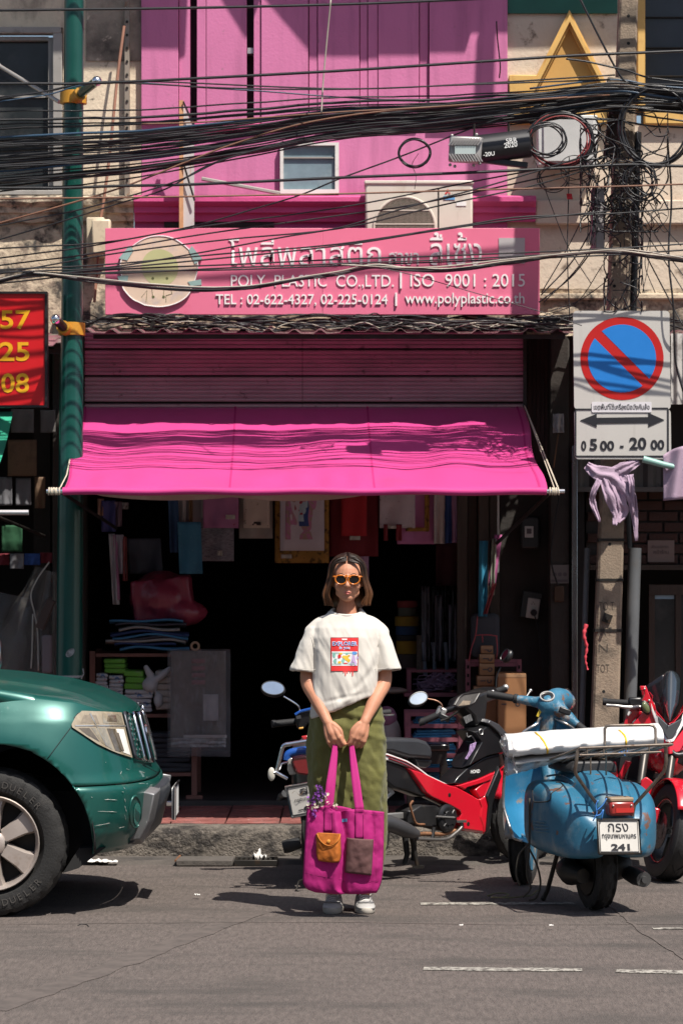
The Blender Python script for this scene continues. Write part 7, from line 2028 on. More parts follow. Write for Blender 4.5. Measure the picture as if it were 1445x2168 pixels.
mirror((1074,1390),.026,.036,20,16.3,wt,turn=-55)
bar([(1060,255),(1025,340),(1018,430)],.0045,'mirror_stem',BLACK_PLASTIC,16.3)
# engine, exhaust, pedals, stand, swing arm
wv.slab(c4([(250,1500),(330,1445),(480,1440),(520,1470),(640,1500),(660,1600),(600,1680),(480,1650),(360,1640),(250,1610)]),-.10,-.02,'engine_block',ENGM,wt,crown=.02)
m=MB();c=wq(575,1560,-.115);m.lathe([(0,.074),(.02,.074),(.028,.062),(.030,.057),(.028,.040),(.034,.036),(.035,0.004)],c,-wv.l,32);m.build('clutch_cover',M('black_round_cover',(.022,.022,.024),.35,.4),wt,smooth=30)
for a in range(0,360,45):
 e=wv.h*math.cos(R(a))+Z*math.sin(R(a));m=MB();m.tube([c-wv.l*.031+e*.030,c-wv.l*.030+e*.056],.004,5);m.build('cover_rib',ENGM,wt)
m=MB();m.tube([wq(500,1548,-.15),wq(660,1558,-.15)],.0045,6);m.build('foot_bar',ALU,wt)
m=MB();m.box(wq(120,1545,-.07),(.03,.16,.05),Matrix.Rotation(math.atan2(wv.h.y,wv.h.x)-R(90),3,'Z'));
m=MB();m.prism([wq(x,y,-.075)for x,y in((-120,1540),(280,1508),(285,1565),(-120,1600))],wv.l*.03);m.build('swing_arm',ALU,wt,bev=.005)
m=MB();m.prism([wq(x,y,-.085)for x,y in((40,1435),(150,1345),(120,1300),(70,1255),(55,1275),(105,1345),(35,1405))],wv.l*.02);m.build('footrest_bracket',ALU,wt,bev=.004)
m=MB();m.tube(spline([wq(x,y,-.15)for x,y in((-60,1585),(100,1610),(250,1672),(340,1700))],4),[.038,.040,.042,.043,.043,.042,.041,.040,.038,.034,.030,.026,.020],14);m.build('exhaust_silencer',M('satin_grey_exhaust',(.085,.085,.09),.4,.5,var=.2),wt,smooth=60)
m=MB();m.tube(spline([wq(x,y,-.12)for x,y in((340,1700),(420,1698),(560,1700),(680,1660),(700,1600))],4),.011,8);m.build('exhaust_pipe',M('rusty_exhaust_pipe',(.30,.15,.08),.5,.6,var=.4,vs=20),wt,smooth=60)
m=MB();m.tube(spline([wq(x,y,-.14)for x,y in((300,1415),(285,1432),(278,1460),(300,1540),(330,1610),(400,1618))],4),.0065,7);m.build('kick_starter',RUST,wt,smooth=60)
m=MB();m.tube(spline([wq(x,y,-.15)for x,y in((720,1595),(722,1640),(660,1700),(570,1748),(330,1742))],4),.0095,7);m.box(wq(722,1590,-.15),(.05,.03,.012));m.build('brake_pedal',M('grey_worn_steel',(.16,.15,.14),.45,.7),wt,smooth=60)
m=MB();m.tube([wq(480,1640,-.13),wq(470,1735,-.13),wq(430,1760,-.13)],.010,7);m.build('foot_peg',BLACK_RUBBER,wt,smooth=60)
for y_,pts in((-.08,((230,1690),(250,1880),(225,1965))),(.06,((300,1690),(310,1850),(300,1930)))):
 m=MB();m.tube([wq(x,y,y_)for x,y in pts],[.018,.014,.012],8);m.build('centre_stand',BLACK_RUBBER,wt,smooth=60)
m=MB();m.tube([wq(285,1720,-.10),wq(320,1870,-.12),wq(338,1975,-.13)],[.012,.011,.010],8);m.box(wq(345,1984,-.13),(.06,.03,.014));m.build('side_stand',DARK_STEEL,wt,smooth=60)
m=MB();m.tube([wv.L(FWX-.02,s,RW)for s in(.07,)]+[wv.L(FWX-.16,.07,.66)],.022,10);m.tube([wv.L(FWX-.02,-.07,RW),wv.L(FWX-.16,-.07,.66)],.022,10);m.build('front_fork',DARK_STEEL,wt,smooth=60)
def wm_(u,v):
 a=R(10+150*u);b_=(v-.5)*math.pi*.9;r_=RW+.015+.012*math.cos(b_);return wv.L(FWX,0,RW)+(wv.h*math.cos(a)+Z*math.sin(a))*r_+wv.l*(.058*math.sin(b_))
m=MB();m.sheet(wm_,20,8);m.build('front_mudguard',RED,wt,smooth=180,solid=.003,recalc=False)
m=MB();m.tube([wv.L(0,-.085,RW),wv.L(.09,-.10,.58)],.024,12);m.build('rear_shock',DARK_STEEL,wt,smooth=60)
# ---- blue and black motorcycle behind the woman, seen from the rear
bk=Bike(666,15.25,(.10,1.0));kt=thing('motorcycle','blue and black motorcycle behind the woman with chrome grab rail and dusty plate','motorcycle',bk.o)
RB=.255
cast_wheel(bk,0,kt,RB,hw=.042);cast_wheel(bk,1.10,kt,RB)
def bq(px_,py_,dd_):return W(px_,py_,dd_)
c6=lambda x,y:(560+x/6.193,1480+y/6.193)
def bw(x,y,dd_=15.05):p=c6(x,y);return W(p[0],p[1],dd_)
BLUP=M('gloss_blue_trim',(.012,.07,.30),.25,coat=.7)
rr=[]
for x,hw2,z0,z1 in((-.20,.06,.46,.60),(-.17,.095,.44,.665),(-.05,.115,.44,.70),(.20,.12,.46,.70),(.45,.12,.46,.66),(.62,.10,.48,.62)):
 r_=[]
 for k in range(24):
  a=2*math.pi*k/24;c,s=math.cos(a),math.sin(a);r_.append(bk.L(x,hw2*math.copysign(abs(c)**.8,c),(z0+z1)/2+(z1-z0)/2*math.copysign(abs(s)**.7,s)))
 rr.append(r_)
m=MB();m.loft(rr);m.build('tail_fairing',BLKG,kt,smooth=60)
m=MB();m.loft([[bk.L(x,h_*s,z+(.05*(1-s*s)))for s in(-1,-.7,-.3,.3,.7,1)]+[bk.L(x,h_*s,z-.02)for s in(1,-1)]for x,h_,z in((-.16,.09,.665),(.0,.115,.69),(.3,.12,.70),(.55,.09,.665))]);m.build('seat',SEAT,kt,smooth=60,bev=.01)
m=MB();m.tube(spline([bw(290,800),bw(310,725),bw(400,690),bw(560,672),bw(660,690),bw(720,780)],4),.020,8,flat=.8);m.build('tail_trim',BLUP,kt,smooth=60)
m=MB();P=[bw(355,760,14.93),bw(470,738,14.93),bw(600,745,14.93),bw(600,1010,14.93),bw(420,985,14.93),bw(365,870,14.93)];m.prism(P,(0,.05,0));m.build('tail_lamp',M('dark_red_lens',(.14,.008,.010),.15,coat=1),kt,bev=.01)
m=MB();P=[bw(300,800,14.96),bw(355,765,14.96),bw(365,870,14.96),bw(420,985,14.96),bw(330,1000,14.96),bw(296,930,14.96)];m.prism(P,(0,.06,0));m.build('indicator_lens',M('clear_smoked_lens',(.28,.27,.25),.12,coat=1),kt,bev=.006)
m=MB();P=[bw(475,490,14.98),bw(560,475,14.98),bw(600,560,14.98),bw(560,600,14.98),bw(520,570,14.98)];m.prism(P,(0,.04,0));m.build('indicator_lens',M('red_clear_indicator',(.38,.02,.02),.15,coat=1),kt,bev=.006)
m=MB();m.tube(spline([bw(160,945,14.9),bw(195,800,14.9),bw(235,640,14.9),bw(270,600,14.9),bw(340,588,14.9),bw(600,548,14.9),bw(760,560,14.9)],5),.011,10);m.build('grab_rail',CHROME,kt,smooth=60)
m=MB();m.tube([bw(95,975,14.88),bw(140,960,14.88),bw(290,1040,14.92)],.010,8);m.tube([bw(190,930,14.9),bw(220,850,14.92),bw(300,830,14.95)],.006,6);m.build('rail_bracket',CHROME,kt,smooth=60)
m=MB();m.ell(bw(90,985,14.88),(.018,.012,.034),10,8);m.build('rail_bolt',M('pale_plastic_cap',(.45,.43,.38),.5),kt)
num_plate(W(648,1691,14.90),Vector((1,-.10,.20)),Vector((-.19,-.12,1)),.172,.150,[('สล',.10,.26,.50,.22,.03),('กรุงเทพมหานคร',.14,-.02,.95,.13,.005),('-69',.02,-.30,.60,.20,.03)],kt,rim=CHROME)
m=MB();m.sheet(lambda u,v:bw(360+150*u,1235-30*math.sin(u*7)+30*v*(1-u)-20*v,14.885),14,3);m.build('mud_smear',M('mud_on_plate',(.16,.11,.07),.9),kt,smooth=0)
m=MB();P=[bw(455,1480,15.0),bw(600,1440,15.0),bw(640,1700,15.1),bw(480,1640,15.1)];m.prism(P,(0,.03,0));m.build('rear_mudguard',BLKG,kt,bev=.006)
m=MB();m.tube([bw(170,1330,15.2),bw(215,1275,15.2),bw(275,1235,15.1)],[.006,.016,.020],8);m.build('footrest',GREY_PLASTIC,kt,smooth=60)
m=MB();m.tube([bw(240,1945,15.05),bw(300,1930,15.05),bw(470,1880,15.05)],[.030,.034,.028],10);m.build('exhaust_tip',BLACK_RUBBER,kt,smooth=60)
m=MB();P=[Vector(p)for p in(W(650,1858,15.0),W(632,1866,14.98),W(627,1884,14.96),W(641,1892,14.95))];m.tube(P,.006,6);m.build('side_stand',DARK_STEEL,kt,smooth=60)
# bars with grips, switch box, mirror
gz=W(575,1533,15.7);gy2=W(826,1508,15.85)
dr_=(gy2-gz).normalized()
m=MB();m.tube([gz,gz+dr_*.02],.020,12);m.tube([gz+dr_*.021,gz+dr_*.13],.0175,12);m.build('grip',BLACK_RUBBER,kt,smooth=60)
m=MB();m.tube([gy2,gy2-dr_*.13],.0175,12);m.build('grip',BLACK_RUBBER,kt,smooth=60)
m=MB();m.tube([gy2+Vector((.018,-.05,-.01)),gy2+Vector((-.03,-.06,-.012)),gy2+Vector((-.10,-.05,0))],.006,6);m.build('brake_lever',CHROME,kt,smooth=60)
m=MB();m.prism([bw(400,215,15.66),bw(470,165,15.66),bw(620,130,15.66),bw(760,160,15.66),bw(780,330,15.66),bw(560,330,15.66),bw(520,395,15.66),bw(430,400,15.66),bw(405,300,15.66)],(0,.10,0));m.build('handlebar_cover',BLKG,kt,bev=.012)
m=MB();m.tube([bw(400,205,15.65),bw(470,160,15.65),bw(620,124,15.65)],.007,6);m.build('cover_trim',BLUP,kt)
m=MB();m.prism([bw(412,225,15.645),bw(470,210,15.645),bw(478,255,15.645),bw(420,262,15.645)],(0,.012,0));m.build('switch_label',GREY_PLASTIC,kt,smooth=0)
m=MB();m.prism([bw(445,375,15.645),bw(508,365,15.645),bw(505,392,15.645),bw(450,400,15.645)],(0,.012,0));m.build('switch_button',M('amber_switch',(.60,.33,.08),.4),kt,bev=.003)
mirror((578,1460),.060,.038,8,15.6,kt)
m=MB();m.tube(spline([W(600,1474,15.62),W(622,1487,15.64),W(633,1497,15.66),W(634,1508,15.68)],4),.0045,6);m.build('mirror_stem',CHROME,kt,smooth=60)
m=MB();m.tube([bk.L(1.08,.07,RB),bk.L(.92,.07,.66)],.02,8);m.tube([bk.L(1.08,-.07,RB),bk.L(.92,-.07,.66)],.02,8);m.build('front_fork',DARK_STEEL,kt,smooth=60)
m=MB();m.prism([bk.L(.60,.13,.30),bk.L(.78,.15,.30),bk.L(.92,.14,.72),bk.L(.84,.12,.74)],bk.l*-.28);m.build('leg_shield',BLKG,kt,bev=.02)
m=MB();m.box(bk.L(.48,0,.30),(.20,.30,.18),Matrix.Rotation(math.atan2(bk.h.y,bk.h.x)-R(90),3,'Z'));m.build('engine',ENGM,kt,bev=.02)
# ---- red sports bike at the right edge, facing the street
c7=lambda x,y:(1270+x/4.514,1400+y/4.514)
sp=thing('sports_bike','red sports motorcycle at the right edge with tall dark windscreen','motorcycle',W(1394,1867,15.37))
def sq(x,y,dd_):p=c7(x,y);return W(p[0],p[1],dd_)
# leaning front wheel
wc=W(1420,1762,15.45);lean=Vector((.20,0,1)).normalized()
fwd=Vector((.24,-.97,0)).normalized();axs=fwd.cross(lean).normalized();axs=axs if axs.x<0 else-axs
Rs=(wc.z)/abs(lean.z)*.985
SPT=M('slick_sport_tyre',(.018,.018,.019),.6,var=.2,bump=.15,bs=90,dirt=((.035,.032,.03),6,.5,.3))
wl=tyre(wc,axs,Rs,.068,.085,sp,n=64,mat=SPT)
m=MB();rr=Rs-.082
m.lathe([(-.05,rr),(-.045,rr-.018),(.045,rr-.018),(.05,rr)],wc,axs,40,caps=False);rim=m.build('rim',M('black_sport_rim',(.015,.015,.016),.35),wl,smooth=40)
m=MB();m.torus(wc+axs*.052,axs,rr-.002,.004,40,5);m.build('rim_tape',RED,wl)
ux_=axs.cross(Z).normalized();uz_=axs.cross(ux_)
for k in range(5):
 a=2*math.pi*k/5;e=ux_*math.cos(a)+uz_*math.sin(a);m=MB();m.tube([wc+e*.03,wc+e*(rr-.015)],.012,6);m.build('spoke',MATS['black_sport_rim'],wl)
m=MB();m.lathe([(0,.095),(.004,.095)],wc+axs*.060,axs,36);m.lathe([(.004,.05),(.007,.05)],wc+axs*.060,axs,24)
m.build('brake_disc',M('drilled_steel_disc',(.22,.21,.20),.35,.9,var=.7,vs=70),wl,smooth=30)
m=MB();m.box(wc+axs*.075+Vector((-.01,.03,.07)),(.04,.05,.08),Matrix.Rotation(R(15),3,'Y'));m.build('brake_caliper',RED,sp,bev=.008)
for k in range(9):
 a=R(-40+k*24);e=lambda aa:wc+(ux_*math.cos(aa)+uz_*math.sin(aa))*(Rs+.0006)
 m=MB();m.tube([e(a)+axs*.002,e(a+.09)+axs*.018,e(a+.2)+axs*.032-(e(a+.2)-wc).normalized()*.004],.0024,4);m.build('tread_groove',M('groove_black',(.006,.006,.006),.9),wl)
 m=MB();m.tube([e(a+.1)-axs*.002,e(a+.19)-axs*.018,e(a+.3)-axs*.032-(e(a+.3)-wc).normalized()*.004],.0024,4);m.build('tread_groove',M('groove_black',(0,0,0)),wl)
def msheet(fn,name,mat,nu=16,nv=16,solid=.006,smooth=180,par=sp):
 m=MB();m.sheet(fn,nu,nv);return m.build(name,mat,par,smooth=smooth,solid=solid,recalc=False)
 # mudguard over the tyre
def mg(u,v):
 a=R(28+125*u);b_=(v-.5)*math.pi*.95;r_=Rs+.012+.016*math.cos(b_)
 return wc+(fwd*-1*math.cos(a)*-1+lean*0+(fwd*math.cos(a)*0))*0+(fwd*math.cos(a)+lean*math.sin(a))*r_+axs*(.078*math.sin(b_))
msheet(mg,'front_mudguard',RED,26,12)
def lug(u,v):
 a=sq(385+110*u,1140+20*u,15.50);b_=sq(385+60*u+20,1270+140*u,15.47);return a.lerp(b_,v)+axs*.02*math.sin(3*v)
m=MB();m.prism([sq(x,y,15.42)for x,y in((388,1140),(440,1105),(500,1150),(495,1215),(455,1330),(440,1410),(425,1395),(375,1275))],(.0,.03,0));m.build('mudguard_lug',RED,sp,bev=.006)
for off in(0,.14):
 m=MB();m.tube([sq(380,1180,15.52)+X*off,sq(400,1040,15.56)+X*off,sq(430,820,15.66)+X*off],[.020,.022,.024],12);m.build('fork_leg',M('fork_gold_grey',(.05,.045,.04),.4,.6),sp,smooth=60)
 # nose fairing: a curved shell either side of the centre line
CXN=655
def nose(pts,name,mat,dd0=15.62,bulge=.16,off=0,mirror=True,th=.012):
 for s in((1,-1)if mirror else(1,)):
  P=[]
  for x,y in pts:
   xx=CXN+(x-CXN)*s+(0 if s>0 else 12);dx=abs(x-CXN)/4.514*dd0/F
   P.append(sq(xx,y,dd0+bulge*(dx/.10)**1.5*.55+(y-700)*-.00022+off))
  m=MB();m.prism(P,(0,th,0));m.build(name,mat,sp,bev=.004,smooth=30)
nose([(655,780),(700,770),(800,640),(830,560),(790,500),(830,380),(900,240),(930,236),(930,300),(890,470),(880,640),(760,860),(660,890)],'nose_fairing',RED)
WST=M('white_fairing_stripe',(.66,.64,.62),.3,coat=.6)
nose([(648,772),(655,778),(700,765),(790,610),(820,490),(824,395),(808,400),(790,500),(770,560),(690,735),(660,752),(645,752)],'fairing_stripe',WST,off=-.012,th=.006)
m=MB();m.prism([sq(x,y,15.60)for x,y in((540,512),(650,615),(785,540),(760,610),(690,735),(648,756),(600,680),(555,590))],(0,.01,0));m.build('nose_panel',M('gunmetal_nose',(.10,.11,.12),.3,.4,coat=.5),sp,bev=.004)
nose([(655,590),(700,580),(790,470),(800,420),(830,370),(820,330),(900,240),(880,236),(858,300),(830,400),(800,465),(690,600),(655,622)],'screen_lip',RED,off=-.02,th=.008)
# left fairing wing with mirror mount (image left), cut-outs and indicator
def flat(pts,name,mat,dd_,th=.02,bev=.004):
 m=MB();m.prism([sq(x,y,dd_)for x,y in pts],(0,th,0));return m.build(name,mat,sp,bev=bev,smooth=30)
flat([(380,236),(436,236),(470,330),(540,500),(600,570),(620,640),(655,780),(655,900),(600,860),(540,640),(400,640),(300,610),(345,560),(420,470),(395,380),(425,310),(415,285),(380,278)],'side_fairing',RED,15.72,.03)
flat([(250,520),(290,455),(400,480),(390,500),(310,575),(270,640),(150,650),(225,600)],'side_fairing',RED,15.80,.03)
flat([(484,400),(508,470),(530,520),(560,620),(600,690),(640,775),(610,740),(565,660),(520,570),(486,475)],'fairing_stripe',WST,15.705,.008)
flat([(255,510),(270,470),(300,490),(262,530)],'decal',WST,15.79,.006)
m=MB();m.ell(sq(432,443,15.70),(.018,.012,.032),16,10,Matrix.Rotation(R(-25),3,'Y'));m.build('indicator',M('olive_indicator_lens',(.12,.14,.06),.1,coat=1),sp)
m=MB();m.ell(sq(432,443,15.712),(.024,.010,.040),16,10,Matrix.Rotation(R(-25),3,'Y'));m.build('indicator_bezel',BLACK_PLASTIC,sp)
for x,y in((421,263),(464,374)):
 m=MB();m.ell(sq(x,y,15.715),.006,8,6);m.build('fairing_bolt',ALU,sp)
 # tall screen
SCR=M('dark_windscreen',(.030,.038,.045),.06,spec=.9,coat=1,var=.2)
def scr(u,v):
 t=v;s=u*2-1
 hw2=lerpt([(0,4),(.12,36),(.35,78),(.6,92),(.85,96),(.95,80),(1,62)],t);y=570-478*t+24*s*s*t
 return sq(662+10*t+hw2*s,y,15.58+.22*t+.08*s*s)
msheet(scr,'windscreen',SCR,24,24,.004)
msheet(lambda u,v:sq(600-165*u+10*v,120+115*u+(450-140*u)*v,15.76+.04*u),'screen_side',clear_film('smoked_side_screen',(.02,.02,.025),.72,.08),8,8,.003)
# clip-on bar with lever
m=MB();m.tube([sq(22,385,15.86),sq(60,386,15.86)],.020,12);m.tube([sq(62,386,15.86),sq(275,400,15.84)],.0165,12);m.build('grip',BLACK_RUBBER,sp,smooth=60)
m=MB();m.tube(spline([sq(58,420,15.80),sq(150,425,15.79),sq(260,440,15.79),sq(380,440,15.80)],4),[.009,.008,.0075,.0075,.008,.008,.008,.009,.010,.011,.012,.012,.012],8);m.build('brake_lever',ALU,sp,smooth=60)
m=MB();m.box(sq(330,385,15.84),(.07,.05,.045));m.build('switch_box',BLACK_PLASTIC,sp,bev=.010)
# bodywork behind, lower black parts
flat([(150,640),(300,600),(560,650),(640,880),(560,1000),(480,1150),(330,1180),(180,1100),(80,1000),(100,700)],'radiator_shroud',M('sport_black_parts',(.010,.010,.011),.6),16.0,.25)
flat([(90,1060),(130,960),(150,960),(170,1120),(140,1180)],'belly_fairing',RED,15.95,.05)
flat([(175,1085),(240,950),(300,960),(240,1080),(190,1180)],'belly_fairing',RED,15.93,.05)
flat([(760,860),(900,800),(960,900),(960,1000),(790,1000),(670,940)],'air_scoop',BLKG,15.66,.10)
m=MB();m.tube(spline([sq(660,850,15.62),sq(740,900,15.60),sq(900,850,15.64)],4),.016,8);m.build('fairing_edge',BLACK_PLASTIC,sp,smooth=60)
rearc=wc+Vector((-.26,1.0,0));rearc.z=Rs
tyre(rearc,Vector((-.93,-.36,0)),Rs,.075,.08,sp,n=48,mat=SPT)
m=MB();m.limb([wc+Vector((.02,.30,.36)),wc+Vector((.0,.55,.38)),wc+Vector((-.05,.95,.40)),wc+Vector((-.08,1.15,.44))],[.10,.12,.09,.05],14);m.build('tank_and_tail',RED,sp,smooth=180)
m=MB();m.box(wc+Vector((-.08,.52,.06)),(.24,.45,.34),Matrix.Rotation(R(22),3,'Z'));m.build('engine',ENGM,sp,bev=.03)
m=MB();m.tube([W(1418,1825,15.75),W(1427,1843,15.72)],.010,8);m.box(W(1431,1844,15.72),(.05,.03,.010));m.build('side_stand',DARK_STEEL,sp,smooth=60)
# ---------------------------------------------------------------- goods in and around the shop, litter
def item(name,label,cat,px,py,dd_,group=None):return thing(name,label,cat,W(px,py,dd_),0,group)
def drape(x0,x1,y0,y1,dd_,name,mat,par=None,wob=.012,nu=14,nv=12,seed=0,skew=0,solid=.003):
 m=MB();m.sheet(lambda u,v:W(x0+(x1-x0)*u+skew*v,y0+(y1-y0)*v,dd_)+Vector((0,wob*math.sin(u*9+seed+v)*(.3+v)+wob*fbm((u*3,v*3,seed),1),.0)),nu,nv)
 return m.build(name,mat,par,smooth=180,solid=solid,recalc=False)
def fab(name,rgb,**k):return M(name,tuple(min(.5,c*1.4)for c in rgb),.85,var=.1,vs=8,**k)
def hung(name,label,cat,x0,x1,y0,y1,dd_,mat,extra=(),group=None,skew=0,wob=.012,part='cloth'):
 t=item(name,label,cat,(x0+x1)/2,y1,dd_,group)
 drape(x0,x1,y0,y1,dd_,part,mat,t,seed=x0*.1,skew=skew,wob=wob)
 for(a,b_,c,d_,mt,nm)in extra:drape(a,b_,c,d_,dd_-.03,nm,mt,t,wob*.6,8,6,seed=a*.1)
 return t
lbl=M('price_label',(.45,.42,.36),.7)
hung('apron_bag','pink spotted plastic apron hanging over a grey bag behind the awning','apron',430,505,1040,1118,18.15,fab('dusty_pink_pattern',(.26,.10,.19),dirt=((.25,.03,.05),22,.66,.03)),[(478,497,1090,1099,lbl,'price_label')])
hung('cloth_bag','grey checked cloth bag hanging below the pink apron','bag',424,495,1115,1188,18.2,fab('grey_check_cloth',(.16,.15,.17),dirt=((.11,.10,.12),40,.5,.05,(1,1,8))),[(460,471,1166,1176,lbl,'price_label')])
hung('plastic_tablecloth','cream printed plastic cover hanging beside the pink apron','cover',506,577,1040,1140,18.2,fab('grey_cream_print',(.22,.19,.17)),[(515,571,1040,1118,fab('cream_print',(.36,.29,.24),dirt=((.2,.15,.13),24,.6,.05)),'front_sheet'),(534,552,1105,1112,M('dark_handle_slot',(.04,.03,.03),.8),'handle_slot')])
hung('framed_wrap','yellow edged pack of gingham wrapping sheets hanging at the shop front','pack',582,696,1040,1192,18.18,fab('mustard_pattern',(.22,.11,.02),dirt=((.10,.05,.01),30,.52,.06)),[(593,686,1040,1166,fab('white_wrap',(.34,.30,.32)),'white_sheet'),(604,676,1040,1142,fab('pink_gingham',(.30,.12,.20),dirt=((.32,.22,.18),46,.5,.04)),'gingham_sheet'),(612,666,1040,1114,fab('navy_border',(.02,.04,.13)),'navy_sheet'),(616,662,1040,1104,fab('pale_blue_print',(.25,.32,.40)),'print_sheet'),(624,655,1060,1090,fab('red_print_cloth',(.22,.02,.03)),'red_block'),(595,617,1174,1182,lbl,'price_label')])
hung('red_apron','dark red plastic apron hanging with a row of white motifs','apron',697,800,1040,1178,18.22,fab('dark_red_plastic',(.10,.006,.010)),[(722,776,1040,1135,fab('bright_red_plastic',(.24,.008,.012)),'front_panel'),(740,762,1135,1143,lbl,'price_label')])
hung('printed_pack','lilac printed pack hanging behind the head of the woman','pack',722,780,1150,1230,18.3,fab('lilac_pack',(.32,.18,.27)),[(728,755,1155,1164,fab('blue_lettered_strip',(.06,.12,.26)),'blue_strip')])
hung('dotted_bag','white dotted cloth bag hanging right of the red apron','bag',803,878,1040,1118,18.2,fab('white_dotted',(.34,.28,.29),dirt=((.14,.09,.10),55,.64,.03)),[(812,820,1110,1145,fab('red_handle',(.14,.015,.02)),'handle'),(838,850,1110,1145,fab('red_handle',(0,0,0)),'handle'),(820,838,1113,1119,lbl,'price_label')])
hung('pink_tote','pink and mustard bag with loop handles hanging below the dotted bag','bag',840,920,1040,1152,18.24,fab('mid_pink_cloth',(.34,.12,.24)),[(898,908,1040,1125,fab('mustard_pattern',(0,0,0)),'mustard_edge'),(858,906,1117,1125,fab('mustard_pattern',(0,0,0)),'mustard_edge')])
hung('speckled_cloth','white speckled cloth hanging beside a blue cloth','cloth',918,941,1040,1151,18.2,fab('white_speckled',(.36,.31,.29),dirt=((.2,.12,.08),60,.64,.04)))
hung('blue_cloth','narrow navy cloth hanging between white and lilac cloths','cloth',941,955,1040,1150,18.2,fab('navy_cloth',(.02,.05,.16)))
hung('lilac_cloth','lilac cloth last in the hanging row by the wooden door','cloth',955,976,1040,1149,18.2,fab('lilac_cloth',(.26,.14,.23)))
hung('teal_towel','teal speckled cloth hanging from a hook on the left of the shop','cloth',376,425,1105,1215,18.1,fab('teal_speckle',(.03,.12,.19),dirt=((.06,.2,.28),40,.58,.06)),skew=4)
hung('navy_towel','navy and pink cloths hanging left of the teal cloth','cloth',355,376,1040,1170,18.15,fab('navy_teal',(.02,.05,.11)),skew=6)
hung('eyelet_strip','white eyelet strip cloths hanging under the awning on the left','cloth',375,432,1040,1120,18.2,fab('grey_white_cloth',(.24,.22,.23)),[(385,393,1040,1105,fab('eyelet_white',(.34,.31,.30),dirt=((.03,.02,.02),40,.66,.02)),'eyelet_edge'),(400,408,1040,1110,fab('brown_strip',(.14,.08,.04)),'brown_strip'),(427,436,1040,1096,fab('eyelet_white',(0,0,0)),'eyelet_edge')])
for k,(x0,x1,y0,y1,col,nm)in enumerate(((206,219,1056,1092,(.30,.17,.12),'tan card tag'),(215,245,1060,1126,(.05,.05,.15),'navy purple cloth'),(243,258,1062,1115,(.12,.08,.10),'dull mauve cloth'),(258,272,1064,1078,(.22,.20,.19),'grey white cloth scrap'))):
 hung('hanging_cloth',nm+' hanging high on the left of the shop','cloth',x0,x1,y0,y1,18.15,fab('hung_'+nm.replace(' ','_'),col))
for k,(x0,x1,y0,y1,sk,col,nm)in enumerate(((230,243,1130,1280,10,(.30,.30,.31),'long white towel'),(240,248,1132,1270,6,(.28,.13,.22),'thin pink towel'),(246,262,1132,1215,4,(.24,.23,.26),'short grey towel'),(258,268,1136,1230,2,(.16,.04,.04),'narrow dark red towel'))):
 hung('towel',nm+' on the rail beside the red bundle','towel',x0,x1,y0,y1,18.12,fab('towel_'+nm.replace(' ','_'),col),skew=sk)
hung('grey_cover','dark bluish plastic cover hanging behind the red bundle','cover',268,340,1140,1215,18.35,fab('slate_cover',(.06,.07,.09)),skew=6)
# red bundle
t=item('cloth_bundle','big bundle wrapped in translucent red plastic on top of the shelf','bundle',345,1320,18.3)
b=MB();b.ell(W(342,1265,18.3),(.19,.20,.16),24,16);b.box(W(345,1268,18.3),(.36,.30,.25),Matrix.Rotation(R(-6),3,'Y'));b.ell(W(385,1296,18.25),(.15,.15,.085),16,10)
o=b.build('wrapped_cloth',M('red_translucent_plastic',(.26,.035,.065),.4,var=.15,vs=5,bump=.4,bs=12,coat=.2),t,remesh=.012,smoothit=6)
crumple(o,lambda p:.012*fbm((p.x*7,p.y*7,p.z*4),1)+.006*fbm((p.x*20,p.y*14,p.z*9),1))
# flat heaps on the shelf top
t=item('folded_sheets','heap of folded blue and clear plastic sheets under the red bundle','sheets',320,1380,18.2)
hp_=random.Random(6)
for k in range(9):
 y=1376-k*7;x0=232+hp_.uniform(-8,30);x1=400+hp_.uniform(-40,10)
 m=MB();m.sheet(lambda u,v:W(x0+(x1-x0)*u,y-5*math.sin(math.pi*u)-3*math.sin(u*7+k),18.05+.3*v)+Vector((0,0,.008*math.sin(v*5+k))),14,5)
 m.build('sheet',fab('sheet_'+str(('blue','navy','clear','dark')[k%4]),((.03,.12,.22),(.015,.03,.09),(.20,.19,.18),(.03,.03,.04))[k%4]),t,solid=.012,smooth=180,recalc=False)
 # wood rack with packs
PKW=M('pinkish_timber',(.20,.085,.062),.7,var=.2)
t=item('shelf_rack','pinkish timber rack stacked with packed bags at the left of the shop','shelf',305,1690,18.4)
for px_ in(197,412):
 for yy in(4.12,4.62):
  m=MB();u=W(px_,1700,18.15);m.bb(u.x-.016,u.x+.016,yy-.016,yy+.016,.20,wz(1378,18.15));m.build('post',PKW,t,smooth=0)
for py_ in(1386,1514,1638):
 m=MB();m.bb(wx(198,18.15)+.017,wx(411,18.15)-.017,4.10,4.66,wz(py_+4,18.15),wz(py_-3,18.15));m.build('shelf_board',PKW,t,smooth=0)
m=MB();m.bb(wx(395,18.15),wx(430,18.15),4.08,4.12,.20,.225);m.build('foot_rail',PKW,t,smooth=0)
def pack(px0,px1,py0,py1,n,mat,label,dd_=18.25,name='bag_stack'):
 tt=item(name,label,'stack',(px0+px1)/2,py1,dd_);hh=(py1-py0)/n
 for k in range(n):
  c=W((px0+px1)/2+hp_.uniform(-2,2),py1-hh*(k+.5),dd_)
  m=MB();m.box(c,((px1-px0)*dd_/F*hp_.uniform(.9,1.02),.26,hh*dd_/F*.94),Matrix.Rotation(R(hp_.uniform(-3,3)),3,'Y'));m.build('pack',mat,tt,bev=.008)
